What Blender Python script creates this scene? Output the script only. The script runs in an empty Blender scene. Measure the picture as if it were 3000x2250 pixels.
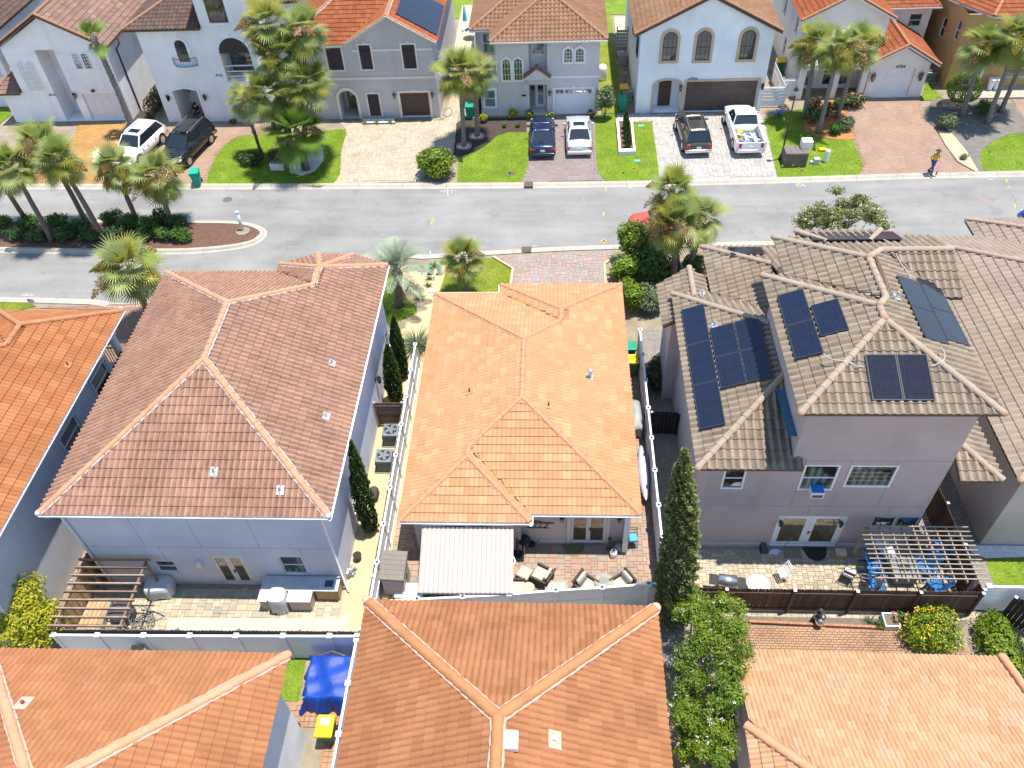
import bpy, math, random
import numpy as np
from mathutils import Vector, Matrix
random.seed(7); RNG = np.random.default_rng(7)
R = math.radians
SC = bpy.context.scene
COL = SC.collection
# ---------------------------------------------------------------- camera
YAW, PIT, ROL, FPX, CAMH = R(-4.585), R(46.21), R(-3.297), 2363.6, 30.5
_f = np.array([math.sin(YAW)*math.cos(PIT), math.cos(YAW)*math.cos(PIT), -math.sin(PIT)])
_r0 = np.array([math.cos(YAW), -math.sin(YAW), 0.0]); _u0 = np.cross(_r0, _f)
_r = math.cos(ROL)*_r0 + math.sin(ROL)*_u0; _u = np.cross(_r, _f)
cam = bpy.data.objects.new('camera', bpy.data.cameras.new('camera')); COL.objects.link(cam)
cam.data.sensor_fit = 'HORIZONTAL'; cam.data.sensor_width = 36.0; cam.data.lens = 36.0*FPX/3000.0
cam.data.clip_start = 0.5; cam.data.clip_end = 3000
_m = Matrix.Identity(4)
for _i in range(3):
 _m[_i][0] = _r[_i]; _m[_i][1] = _u[_i]; _m[_i][2] = -_f[_i]; _m[_i][3] = (0, 0, CAMH)[_i]
cam.matrix_world = _m
SC.camera = cam
CAMP = np.array([0, 0, CAMH])
# ---------------------------------------------------------------- world, sun, exposure
SUN = Vector((0.171, 0.047, 1.0)).normalized()
W = bpy.data.worlds.new('World'); SC.world = W; W.use_nodes = True
_nt = W.node_tree; _bg = _nt.nodes['Background']
_sky = _nt.nodes.new('ShaderNodeTexSky'); _sky.sky_type = 'NISHITA'; _sky.sun_disc = False
_sky.sun_elevation = math.asin(SUN.z); _sky.sun_rotation = math.atan2(SUN.x, SUN.y)
_sky.air_density = 1.2; _sky.dust_density = 0.15; _sky.ozone_density = 2.5
_nt.links.new(_sky.outputs[0], _bg.inputs[0]); _bg.inputs[1].default_value = 0.15
sun = bpy.data.objects.new('sun', bpy.data.lights.new('sun', 'SUN')); COL.objects.link(sun)
sun.data.energy = 4.6; sun.data.angle = R(0.53); sun.data.color = (1.0, 0.94, 0.86)
sun.rotation_euler = SUN.to_track_quat('Z', 'Y').to_euler(); sun.location = SUN*100
SC.view_settings.view_transform = 'Standard'; SC.view_settings.look = 'None'
SC.view_settings.exposure = 0.80; SC.view_settings.gamma = 1.0
SC.view_settings.use_curve_mapping = False
SC.cycles.max_bounces = 6; SC.cycles.diffuse_bounces = 3; SC.cycles.glossy_bounces = 3
SC.cycles.transmission_bounces = 4; SC.cycles.transparent_max_bounces = 6
SC.cycles.use_denoising = True
# ---------------------------------------------------------------- photo pixel -> place (a pixel is only a direction; z comes from what is touched)
GZ = 0.10
def src(p):
 if len(p) == 3:
  i, x, y = p
  if i == 9: return x*3000/2212.0, y*3000/2212.0
  return (i % 3)*1000 + x/2.212, (i//3)*750 + y/2.212
 return p
def G(p, z=GZ):
 x, y = src(p); d = _f + (x-1500)/FPX*_r - (y-1125)/FPX*_u
 t = (z-CAMH)/d[2]; return Vector((t*d[0], t*d[1], z))
def GP(i, pts, z=GZ): return [G((i, x, y), z) for x, y in pts]
def onY(p, y0):
 x, y = src(p); d = _f + (x-1500)/FPX*_r - (y-1125)/FPX*_u
 t = y0/d[1]; return Vector((t*d[0], y0, CAMH+t*d[2]))
def onX(p, x0):
 x, y = src(p); d = _f + (x-1500)/FPX*_r - (y-1125)/FPX*_u
 t = x0/d[0]; return Vector((x0, t*d[1], CAMH+t*d[2]))
def A(x, y): return (1880+x/3.6867, 660+y/3.6867)
def B(x, y): return (2400+x/3.6867, 640+y/3.6867)
# ---------------------------------------------------------------- objects
ORG = {}
def tag(o, label=None, cat=None, group=None, kind=None):
 if label: o['label'] = label
 if cat: o['category'] = cat
 if group: o['group'] = group
 if kind: o['kind'] = kind
 return o
def thing(name, label, cat, loc=(0, 0, 0), rz=0.0, group=None):
 o = bpy.data.objects.new(name, None); COL.objects.link(o)
 o.empty_display_size = 0.2
 o.location = loc; o.rotation_euler = (0, 0, rz)
 ORG[o] = Vector(loc)
 return tag(o, label, cat, group)
def dup(root, loc=None, rz=None, label=None, group=None, scale=None):
 r = root.copy(); COL.objects.link(r)
 if loc is not None: r.location = loc
 if rz is not None: r.rotation_euler = (0, 0, rz)
 if scale is not None: r.scale = (scale,)*3 if not hasattr(scale, '__len__') else scale
 if label: r['label'] = label
 if group: r['group'] = group
 for ch in list(root.children):
  c = ch.copy(); COL.objects.link(c); c.parent = r
  for gch in list(ch.children):
   d = gch.copy(); COL.objects.link(d); d.parent = c
 return r
def new_mesh(name, v, f, mat=None, smooth=False, tr=None, sv=None):
 me = bpy.data.meshes.new(name); me.from_pydata([tuple(q) for q in v], [], f)
 if mat: me.materials.append(mat)
 if smooth: me.polygons.foreach_set('use_smooth', [True]*len(me.polygons))
 if tr is not None:
  a = me.attributes.new('tr', 'FLOAT', 'FACE'); a.data.foreach_set('value', np.asarray(tr, dtype=np.float32))
 if sv is not None:
  a = me.attributes.new('sv', 'FLOAT', 'POINT'); a.data.foreach_set('value', np.asarray(sv, dtype=np.float32))
 me.update()
 return me
def add_obj(name, me, parent=None):
 o = bpy.data.objects.new(name, me); COL.objects.link(o)
 if parent: o.parent = parent
 return o
class MB:
 def __init__(self): self.v = []; self.f = []; self.tr = []
 def add(self, vs, fs, tr=0.5):
  n = len(self.v); self.v += [Vector(q) for q in vs]; self.f += [tuple(i+n for i in q) for q in fs]
  self.tr += [tr]*len(fs); return self
 def box(self, lo, hi, tr=0.5):
  a, b, c = lo; d, e, g = hi
  return self.add([(a,b,c),(d,b,c),(d,e,c),(a,e,c),(a,b,g),(d,b,g),(d,e,g),(a,e,g)],
   [(3,2,1,0),(4,5,6,7),(0,1,5,4),(1,2,6,5),(2,3,7,6),(3,0,4,7)], tr)
 def cbox(self, c, s, rz=0.0, tr=0.5, rx=0.0, ry=0.0):
  m = Matrix.Translation(c) @ Matrix.Rotation(rz, 4, 'Z') @ Matrix.Rotation(rx, 4, 'X') @ Matrix.Rotation(ry, 4, 'Y')
  x, y, z = s[0]/2, s[1]/2, s[2]/2
  vs = [m @ Vector(q) for q in ((-x,-y,-z),(x,-y,-z),(x,y,-z),(-x,y,-z),(-x,-y,z),(x,-y,z),(x,y,z),(-x,y,z))]
  return self.add(vs, [(3,2,1,0),(4,5,6,7),(0,1,5,4),(1,2,6,5),(2,3,7,6),(3,0,4,7)], tr)
 def bbox(self, c, s, b=0.03, rz=0.0, seg=2, tr=0.5):
  x, y, z = s; b = min(b, x*.49, y*.49, z*.49)
  def rr(k, zz):
   o = []
   for (cx, cy, a0) in ((x/2-b, y/2-b, 0), (-x/2+b, y/2-b, 90), (-x/2+b, -y/2+b, 180), (x/2-b, -y/2+b, 270)):
    for j in range(seg+1):
     a = R(a0+90*j/seg); o.append((cx+k*math.cos(a), cy+k*math.sin(a), zz))
   return o
  rings = [rr(b, -z/2)] + [rr(b*math.cos(t), z/2-b+b*math.sin(t)) for t in (0, R(45), R(90))]
  m = Matrix.Translation(c) @ Matrix.Rotation(rz, 4, 'Z')
  n = len(rings[0]); vs = [m @ Vector(q) for g in rings for q in g]; fs = []
  for k in range(len(rings)-1):
   for i in range(n):
    j = (i+1) % n; fs.append((k*n+i, k*n+j, (k+1)*n+j, (k+1)*n+i))
  fs.append(tuple(range(n-1, -1, -1))); fs.append(tuple((len(rings)-1)*n+i for i in range(n)))
  return self.add(vs, fs, tr)
 def prism(self, poly, z0, z1, tr=0.5):
  n = len(poly); a = sum(poly[i][0]*poly[(i+1) % n][1]-poly[(i+1) % n][0]*poly[i][1] for i in range(n))
  if a < 0: poly = poly[::-1]
  vs = [(q[0], q[1], z0) for q in poly] + [(q[0], q[1], z1) for q in poly]
  fs = [tuple(range(n-1, -1, -1)), tuple(range(n, 2*n))] + [(i, (i+1) % n, n+(i+1) % n, n+i) for i in range(n)]
  return self.add(vs, fs, tr)
 def beam(self, p, q, w, h, up=(0, 0, 1), tr=0.5):
  p = Vector(p); q = Vector(q); d = (q-p).normalized(); s = d.cross(Vector(up))
  if s.length < 1e-4: s = d.cross(Vector((1, 0, 0)))
  s.normalize(); t = s.cross(d)
  vs = [e + s*(a*w/2) + t*(b*h/2) for e in (p, q) for a, b in ((-1,-1),(1,-1),(1,1),(-1,1))]
  return self.add(vs, [(0,1,2,3),(7,6,5,4),(4,5,1,0),(5,6,2,1),(6,7,3,2),(7,4,0,3)], tr)
 def tube(self, pts, r, n=8, cap=True, tr=0.5):
  pts = [Vector(q) for q in pts]; m = len(pts)
  rs = [r]*m if not hasattr(r, '__len__') else list(r)
  vs = []; prev = None
  for i, p in enumerate(pts):
   d = (pts[min(i+1, m-1)]-pts[max(i-1, 0)])
   d = d.normalized() if d.length > 1e-9 else Vector((0, 0, 1))
   if prev is None: s = d.orthogonal().normalized()
   else:
    s = prev - d*prev.dot(d)
    s = s.normalized() if s.length > 1e-6 else d.orthogonal().normalized()
   prev = s; t = d.cross(s)
   for j in range(n):
    a = 2*math.pi*j/n; vs.append(p + s*(rs[i]*math.cos(a)) + t*(rs[i]*math.sin(a)))
  fs = [(i*n+j, i*n+(j+1) % n, (i+1)*n+(j+1) % n, (i+1)*n+j) for i in range(m-1) for j in range(n)]
  if cap: fs += [tuple(range(n-1, -1, -1)), tuple((m-1)*n+j for j in range(n))]
  return self.add(vs, fs, tr)
 def lathe(self, prof, c=(0, 0, 0), n=16, tr=0.5, sx=1.0, sy=1.0):
  vs = []; c = Vector(c)
  for (r, z) in prof:
   for j in range(n):
    a = 2*math.pi*j/n; vs.append(c+Vector((r*math.cos(a)*sx, r*math.sin(a)*sy, z)))
  m = len(prof)
  fs = [(i*n+j, i*n+(j+1) % n, (i+1)*n+(j+1) % n, (i+1)*n+j) for i in range(m-1) for j in range(n)]
  fs += [tuple(range(n-1, -1, -1)), tuple((m-1)*n+j for j in range(n))]
  return self.add(vs, fs, tr)
 def quad(self, a, b, c, d, tr=0.5): return self.add([a, b, c, d], [(0, 1, 2, 3)], tr)
 def build(self, name, mat, parent=None, smooth=False, world=True, tr=False):
  o = Vector((0, 0, 0))
  if parent is not None and world:
   o = ORG.get(parent, Vector((0, 0, 0)))
  me = new_mesh(name, [q-o for q in self.v], self.f, mat, smooth, self.tr if tr else None)
  ob = add_obj(name, me, parent)
  if parent is not None: ORG[ob] = o if world else Vector((0, 0, 0))
  return ob
# ---------------------------------------------------------------- materials
MATS = {}; PAVG = {}
ALB = .60   # the photograph is exposed bright: mineral surfaces keep their true, lower albedo
ALBSET = {'cap', 'mortar', 'kerb', 'shell', 'sandy', 'soil', 'grey', 'white', 'pale', 'paver', 'edging', 'dry', 'mulch'} - {'white', 'mulch'}
def nodes_of(name):
 m = bpy.data.materials.new(name); m.use_nodes = True
 nt = m.node_tree; b = nt.nodes['Principled BSDF']; MATS[name] = m
 return m, nt, b
def nd(nt, t, **k):
 n = nt.nodes.new(t)
 for a, v in k.items(): setattr(n, a, v)
 return n
def math_(nt, op, a, b=None, clamp=False):
 n = nd(nt, 'ShaderNodeMath', operation=op, use_clamp=clamp)
 for i, x in enumerate((a, b)):
  if x is None: continue
  if isinstance(x, (int, float)): n.inputs[i].default_value = x
  else: nt.links.new(x, n.inputs[i])
 return n.outputs[0]
def mixc(nt, fac, a, b, mode='MIX'):
 n = nd(nt, 'ShaderNodeMix', data_type='RGBA', blend_type=mode)
 for s, x in ((0, fac), (6, a), (7, b)):
  if isinstance(x, (int, float)): n.inputs[s].default_value = x
  elif isinstance(x, (tuple, list)): n.inputs[s].default_value = (*x[:3], 1.0)
  else: nt.links.new(x, n.inputs[s])
 return n.outputs[2]
def noise(nt, scale, detail=3, rough=.55, vec=None, dist=0.0):
 n = nd(nt, 'ShaderNodeTexNoise'); n.inputs['Scale'].default_value = scale
 n.inputs['Detail'].default_value = detail; n.inputs['Roughness'].default_value = rough; n.inputs['Distortion'].default_value = dist
 if vec is None: vec = nd(nt, 'ShaderNodeNewGeometry').outputs['Position']
 nt.links.new(vec, n.inputs['Vector']); return n.outputs[0]
def ramp(nt, fac, stops):
 n = nd(nt, 'ShaderNodeValToRGB'); e = n.color_ramp.elements
 while len(e) < len(stops): e.new(0.5)
 for k, (p, c) in enumerate(stops):
  e[k].position = p; e[k].color = (*c[:3], 1) if hasattr(c, '__len__') else (c, c, c, 1)
 nt.links.new(fac, n.inputs[0]); return n.outputs[0]
def bump(nt, b, h, strength=.3, dist=.02):
 n = nd(nt, 'ShaderNodeBump'); n.inputs['Strength'].default_value = strength; n.inputs['Distance'].default_value = dist
 nt.links.new(h, n.inputs['Height']); nt.links.new(n.outputs[0], b.inputs['Normal'])
def scaled(nt, sx, sy, sz):
 n = nd(nt, 'ShaderNodeVectorMath', operation='MULTIPLY'); n.inputs[1].default_value = (sx, sy, sz)
 nt.links.new(nd(nt, 'ShaderNodeNewGeometry').outputs['Position'], n.inputs[0]); return n.outputs[0]
def rnd_val(nt):
 at = nd(nt, 'ShaderNodeAttribute', attribute_name='tr'); ob = nd(nt, 'ShaderNodeObjectInfo')
 use = math_(nt, 'LESS_THAN', at.outputs['Fac'], 0.0001)
 return math_(nt, 'ADD', at.outputs['Fac'], math_(nt, 'MULTIPLY', use, ob.outputs['Random']))
def pm(name, col, rough=.7, var=.12, scale=2.0, fine=0.0, fscale=40.0, bmp=0.0, bscale=60.0, spec=.3, metal=0.0, stain=None, rnd=0.0, coat=0.0):
 if name in MATS: return MATS[name]
 m, nt, b = nodes_of(name)
 c = tuple(x*(ALB if name.split('_')[0] in ALBSET else 1.0) for x in col)
 lo = tuple(max(0, x*(1-var)) for x in c); hi = tuple(min(1, x*(1+var)) for x in c)
 out = mixc(nt, ramp(nt, noise(nt, scale, 5), [(.3, 0.), (.7, 1.)]), lo, hi)
 if fine > 0:
  out = mixc(nt, fine, out, ramp(nt, noise(nt, fscale, 3), [(.3, tuple(x*.45 for x in c)), (.7, tuple(min(1, x*1.5) for x in c))]))
 if stain:
  sc, sp, amt, sz = stain
  s = ramp(nt, noise(nt, 1.0, 5, .6, scaled(nt, sp, sp, sp*sz)), [(sc, 0.), (min(1, sc+.22), 1.)])
  out = mixc(nt, math_(nt, 'MULTIPLY', s, amt), out, tuple(x*.35 for x in c))
 if rnd > 0:
  rv = rnd_val(nt); k = math_(nt, 'ADD', math_(nt, 'MULTIPLY', rv, 2*rnd), 1-rnd)
  cc = nd(nt, 'ShaderNodeCombineColor')
  for i in range(3): nt.links.new(k, cc.inputs[i])
  out = mixc(nt, 1.0, out, cc.outputs[0], 'MULTIPLY')
 nt.links.new(out, b.inputs['Base Color'])
 b.inputs['Roughness'].default_value = rough; b.inputs['Metallic'].default_value = metal
 b.inputs['Specular IOR Level'].default_value = spec
 if coat: b.inputs['Coat Weight'].default_value = coat; b.inputs['Coat Roughness'].default_value = .05
 if bmp > 0: bump(nt, b, noise(nt, bscale, 4), bmp, .02)
 return m
def piece_mat(name, stops, rough=.75, streak=None, var=.15, fine=.25, fscale=30., bmp=.15, bscale=70., algae=0.0, spec=.25, groove=0.0):
 if name in MATS: return MATS[name]
 m, nt, b = nodes_of(name)
 stops = [(p, tuple(x*ALB*.97 for x in q)) for p, q in stops]; PAVG[name] = tuple(sum(q[i] for _, q in stops)/len(stops) for i in range(3))
 c = ramp(nt, rnd_val(nt), stops)
 br = ramp(nt, noise(nt, .6, 4), [(.3, 1-var), (.7, 1+var*.4)])
 c = mixc(nt, 1.0, c, br, 'MULTIPLY')
 if fine: c = mixc(nt, fine, c, ramp(nt, noise(nt, fscale, 4, .6), [(.3, .35), (.7, 1.0)]), 'MULTIPLY')
 if algae:
  s = math_(nt, 'MULTIPLY', ramp(nt, noise(nt, .45, 5, .6), [(.42, 0.), (.68, 1.)]), ramp(nt, noise(nt, 5., 4, .6), [(.35, .15), (.7, 1.)]))
  c = mixc(nt, math_(nt, 'MULTIPLY', s, algae), c, (.035, .03, .028))
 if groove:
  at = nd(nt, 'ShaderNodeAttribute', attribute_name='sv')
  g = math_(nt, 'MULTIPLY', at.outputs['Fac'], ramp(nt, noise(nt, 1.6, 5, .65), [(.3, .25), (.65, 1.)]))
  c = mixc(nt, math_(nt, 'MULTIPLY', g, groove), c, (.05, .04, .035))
 nt.links.new(c, b.inputs['Base Color']); b.inputs['Roughness'].default_value = rough
 b.inputs['Specular IOR Level'].default_value = spec
 if bmp: bump(nt, b, noise(nt, bscale, 3), bmp, .01)
 return m
def glass_mat(name, col=(.02, .03, .035), ior=2.0, rough=.03, folds=None):
 if name in MATS: return MATS[name]
 m, nt, b = nodes_of(name)
 b.inputs['Base Color'].default_value = (*col, 1); b.inputs['Roughness'].default_value = rough
 b.inputs['IOR'].default_value = ior
 if folds:
  wv = nd(nt, 'ShaderNodeTexWave', wave_type='BANDS', bands_direction='DIAGONAL' if folds[0] == 'v' else 'Z'); wv.inputs['Scale'].default_value = folds[1]; wv.inputs['Distortion'].default_value = folds[2]; wv.inputs['Detail'].default_value = 2
  nt.links.new(scaled(nt, 1, 1, 0 if folds[0] == 'v' else 1), wv.inputs['Vector'])
  c = mixc(nt, ramp(nt, wv.outputs[0], [(.25, 0.), (.75, 1.)]), tuple(x*.45 for x in col), col)
  nt.links.new(mixc(nt, ramp(nt, noise(nt, .9, 2), [(.44, 0.), (.52, 1.)]), c, (.015, .02, .022)), b.inputs['Base Color'])
 bump(nt, b, noise(nt, 1.3, 2), .08, .02)
 return m
def leaf_mat(name, stops, rough=.5, trans=.25, tint=None, patch=1.0):
 if name in MATS: return MATS[name]
 m, nt, b = nodes_of(name)
 c = ramp(nt, rnd_val(nt), stops)
 c = mixc(nt, 1.0, c, ramp(nt, noise(nt, patch, 3), [(.3, .72), (.7, 1.2)]), 'MULTIPLY')
 nt.links.new(c, b.inputs['Base Color']); b.inputs['Roughness'].default_value = rough
 b.inputs['Specular IOR Level'].default_value = .35
 tb = nd(nt, 'ShaderNodeBsdfTranslucent'); nt.links.new(c, tb.inputs[0])
 mx = nd(nt, 'ShaderNodeMixShader'); mx.inputs[0].default_value = trans
 nt.links.new(b.outputs[0], mx.inputs[1]); nt.links.new(tb.outputs[0], mx.inputs[2])
 nt.links.new(mx.outputs[0], nt.nodes['Material Output'].inputs[0])
 return m
# ---------------------------------------------------------------- walls, windows, doors
class Face:
 def __init__(self, p0, d, n): self.p0 = Vector(p0); self.d = Vector(d).normalized(); self.n = Vector(n).normalized()
 def pt(self, s, z, o=0.0): return self.p0 + self.d*s + Vector((0, 0, z)) + self.n*o
 def px(self, p):
  x, y = src(p); r = Vector(_f + (x-1500)/FPX*_r - (y-1125)/FPX*_u); c = Vector((0, 0, CAMH))
  t = (self.p0-c).dot(self.n)/r.dot(self.n); q = c+r*t-self.p0
  return q.dot(self.d), q.z
 def rect(self, p, q):
  a, b = self.px(p), self.px(q)
  return min(a[0], b[0]), max(a[0], b[0]), min(a[1], b[1]), max(a[1], b[1])
def FY(x0, y0): return Face((x0, y0, 0), (1, 0, 0), (0, -1, 0))      # wall looking towards -Y
def FX(x0, y0): return Face((x0, y0, 0), (0, 1, 0), (1, 0, 0))       # wall looking towards +X, s runs to +Y
def FXm(x0, y0): return Face((x0, y0, 0), (0, 1, 0), (-1, 0, 0))     # wall looking towards -X
def fbox(mb, F, s0, s1, z0, z1, o0, o1, tr=.5):
 vs = [F.pt(s, z, o) for o in (o0, o1) for s, z in ((s0, z0), (s1, z0), (s1, z1), (s0, z1))]
 return mb.add(vs, [(0,1,2,3),(7,6,5,4),(0,4,5,1),(1,5,6,2),(2,6,7,3),(3,7,4,0)], tr)
def rect_o(s0, s1, z0, z1): return [(s0, z0), (s1, z0), (s1, z1), (s0, z1)]
def arch_o(s0, s1, z0, zs, h=None, n=10):
 c = (s0+s1)/2; r = (s1-s0)/2; h = r if h is None else h
 return [(s0, z0), (s1, z0)] + [(c+r*math.cos(math.pi*k/n), zs+h*math.sin(math.pi*k/n)) for k in range(n+1)]
def slab(mb, F, out, o0, o1, tr=.5):
 n = len(out); vs = [F.pt(s, z, o0) for s, z in out] + [F.pt(s, z, o1) for s, z in out]
 return mb.add(vs, [tuple(range(n)), tuple(range(2*n-1, n-1, -1))] + [(i, n+i, n+(i+1) % n, (i+1) % n) for i in range(n)], tr)
def ring(mb, F, out, inn, o0, o1, tr=.5):
 n = len(out); vs = [F.pt(s, z, o) for L, o in ((out, o0), (inn, o0), (out, o1), (inn, o1)) for s, z in L]
 fs = []
 for i in range(n):
  j = (i+1) % n
  fs += [(2*n+i, 2*n+j, 3*n+j, 3*n+i), (i, j, 2*n+j, 2*n+i), (n+j, n+i, 3*n+i, 3*n+j)]
 return mb.add(vs, fs, tr)
def wall_face(mb, F, s0, s1, z0, z1, ops=(), depth=.14):
 S = sorted({s0, s1, *[min(max(o[k], s0), s1) for o in ops for k in (0, 1)]}); Z = sorted({z0, z1, *[min(max(o[k], z0), z1) for o in ops for k in (2, 3)]})
 for a, b in zip(S, S[1:]):
  for c, d in zip(Z, Z[1:]):
   m, q = (a+b)/2, (c+d)/2
   if any(o[0] < m < o[1] and o[2] < q < o[3] for o in ops): continue
   mb.quad(F.pt(a, c), F.pt(b, c), F.pt(b, d), F.pt(a, d))
 for o in ops:
  k = o[4] if len(o) > 4 else depth
  a, b, c, d = o[:4]
  mb.quad(F.pt(a, c), F.pt(a, d), F.pt(a, d, -k), F.pt(a, c, -k)); mb.quad(F.pt(b, c), F.pt(b, c, -k), F.pt(b, d, -k), F.pt(b, d))
  mb.quad(F.pt(a, d), F.pt(b, d), F.pt(b, d, -k), F.pt(a, d, -k)); mb.quad(F.pt(a, c), F.pt(a, c, -k), F.pt(b, c, -k), F.pt(b, c))
def window(par, F, r, frame, glass, rec=.08, fw=.05, rails=(.5,), munt=(0, 0), trim=None, tw=.1, name='window', sill=None, label=None):
 s0, s1, z0, z1 = r[:4]; e = .004
 s0 += e; s1 -= e; z0 += e; z1 -= e
 mb = MB(); ring(mb, F, rect_o(s0, s1, z0, z1), rect_o(s0+fw, s1-fw, z0+fw, z1-fw), -rec-.05, -rec+.03)
 for t in rails: zz = z0+(z1-z0)*t; fbox(mb, F, s0+fw, s1-fw, zz-.022, zz+.022, -rec-.03, -rec+.02)
 w = mb.build(name, frame, par)
 if label: w['label'] = label
 cuts = [z0+fw*.8] + [z0+(z1-z0)*t for t in rails] + [z1-fw*.8]
 for k in range(len(cuts)-1):
  p = MB(); fbox(p, F, s0+fw*.8, s1-fw*.8, cuts[k]+.003, cuts[k+1]-.003, -rec-.03+.006*k, -rec-.015+.006*k); p.build('pane', glass, w)
 if munt[0] or munt[1]:
  for i in range(munt[0]):
   q = MB(); x = s0+(s1-s0)*(i+1)/(munt[0]+1); fbox(q, F, x-.012, x+.012, z0+fw, z1-fw, -rec-.005, -rec+.012); q.build('muntin', frame, w)
  for i in range(munt[1]):
   q = MB(); z = z0+(z1-z0)*(i+1)/(munt[1]+1); fbox(q, F, s0+fw, s1-fw, z-.012, z+.012, -rec-.008, -rec+.01); q.build('muntin', frame, w)
 if trim:
  t = MB(); ring(t, F, rect_o(s0-tw, s1+tw, z0-tw, z1+tw), rect_o(s0, s1, z0, z1), .002, .045); t.build('trim', trim, w)
 if sill:
  t = MB(); fbox(t, F, s0-.1, s1+.1, z0-.12, z0-.004, .002, .09); t.build('sill', sill, w)
 return w
def arch_window(par, F, s0, s1, z0, zs, frame, glass, h=None, trim=None, tw=.13, fw=.05, munt=(1, 3), rail=None, key=None, o=.0, label=None):
 mb = MB(); ring(mb, F, arch_o(s0, s1, z0, zs, h), arch_o(s0+fw, s1-fw, z0+fw, zs, None if h is None else h-fw), o+.006, o+.055)
 top = zs+(h or (s1-s0)/2)
 if rail is not None: fbox(mb, F, s0+fw, s1-fw, z0+(top-z0)*rail-.02, z0+(top-z0)*rail+.02, o+.012, o+.045)
 w = mb.build('window', frame, par)
 if label: w['label'] = label
 p = MB(); slab(p, F, arch_o(s0+fw*.9, s1-fw*.9, z0+fw*.9, zs, None if h is None else h-fw), o+.005, o+.022); p.build('pane', glass, w)
 c = (s0+s1)/2; r = (s1-s0)/2
 for i in range(munt[0]):
  x = s0+(s1-s0)*(i+1)/(munt[0]+1); zt = zs+(h or r)*math.sqrt(max(0, 1-((x-c)/r)**2))
  q = MB(); fbox(q, F, x-.012, x+.012, z0+fw, zt-fw, o+.02, o+.036); q.build('muntin', frame, w)
 for i in range(munt[1]):
  z = z0+(zs-z0)*(i+1)/munt[1]; q = MB(); fbox(q, F, s0+fw, s1-fw, z-.012, z+.012, o+.021, o+.034); q.build('muntin', frame, w)
 if trim:
  t = MB(); ring(t, F, arch_o(s0-tw, s1+tw, z0-tw, zs, None if h is None else h+tw), arch_o(s0, s1, z0, zs, h), o+.004, o+.06); t.build('trim', trim, w)
 if key:
  t = MB(); slab(t, F, [(c-.06, top+tw*.2), (c+.06, top+tw*.2), (c+.1, top+tw+.1), (c-.1, top+tw+.1)], o+.004, o+.1); t.build('keystone', key, w)
 return w
def glazed_door(par, F, r, frame, glass, n=2, rec=.06, fw=.12, handle=None, kick=.2, name='french_door'):
 s0, s1, z0, z1 = r[:4]; w = (s1-s0)/n
 mb = MB(); ring(mb, F, rect_o(s0+.004, s1-.004, z0+.004, z1-.004), rect_o(s0+.05, s1-.05, z0+.03, z1-.05), -rec-.06, -rec+.05)
 for k in range(n):
  a, b = s0+.05+(w-.1/n)*k, s0+.05+(w-.1/n)*(k+1)
  ring(mb, F, rect_o(a+.004, b-.004, z0+.032, z1-.052), rect_o(a+fw, b-fw, z0+kick, z1-.05-fw), -rec-.03, -rec+.015)
 d = mb.build(name, frame, par)
 for k in range(n):
  a, b = s0+.05+(w-.1/n)*k, s0+.05+(w-.1/n)*(k+1)
  p = MB(); fbox(p, F, a+fw-.02, b-fw+.02, z0+kick-.02, z1-.05-fw+.02, -rec-.02, -rec-.005); p.build('pane', glass, d)
 if handle:
  h = MB(); x = (s0+s1)/2+.06; h.cbox(F.pt(x, z0+1.0, -rec+.03), (.05, .03, .2)); h.tube([F.pt(x, z0+1.03, -rec+.04), F.pt(x+.1, z0+1.03, -rec+.05)], .012, 6); h.build('handle', handle, d)
 return d
def garage_door(par, F, r, mat, cols=4, rows=4, rec=.12, label=None, lites=None, seal=None):
 s0, s1, z0, z1 = r[:4]
 mb = MB(); fbox(mb, F, s0+.003, s1-.003, z0, z1-.003, -rec-.06, -rec)
 g = mb.build('garage_door', mat, par)
 if label: g['label'] = label
 H = (z1-z0)/rows
 for j in range(rows):
  for i in range(cols):
   a, b = s0+(s1-s0)*i/cols, s0+(s1-s0)*(i+1)/cols; c, d = z0+H*j, z0+H*(j+1)
   p = MB(); m = .05
   if lites is not None and j == rows-1:
    fbox(p, F, a+m*1.6, b-m*1.6, c+m*2, d-m*2, -rec-.01, -rec+.006); p.build('pane', lites, g)
    q = MB()
    for t in (.25, .5, .75): q.beam(F.pt((a+b)/2, c+m*2, -rec+.012), F.pt(a+m*1.6+(b-a-m*3.2)*t, d-m*2, -rec+.012), .02, .012, F.n)
    q.build('muntin', mat, g)
   else:
    ring(p, F, rect_o(a+m, b-m, c+m, d-m), rect_o(a+m+.03, b-m-.03, c+m+.03, d-m-.03), -rec-.01, -rec+.012)
    slab(p, F, rect_o(a+m+.05, b-m-.05, c+m+.05, d-m-.05), -rec-.01, -rec+.008); p.build('panel', mat, g)
 if seal is not None:
  p = MB(); fbox(p, F, s0+.01, s1-.01, z0+.004, z0+.07, -rec-.02, -rec+.02); p.build('bottom_seal', seal, g)
 return g
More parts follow.
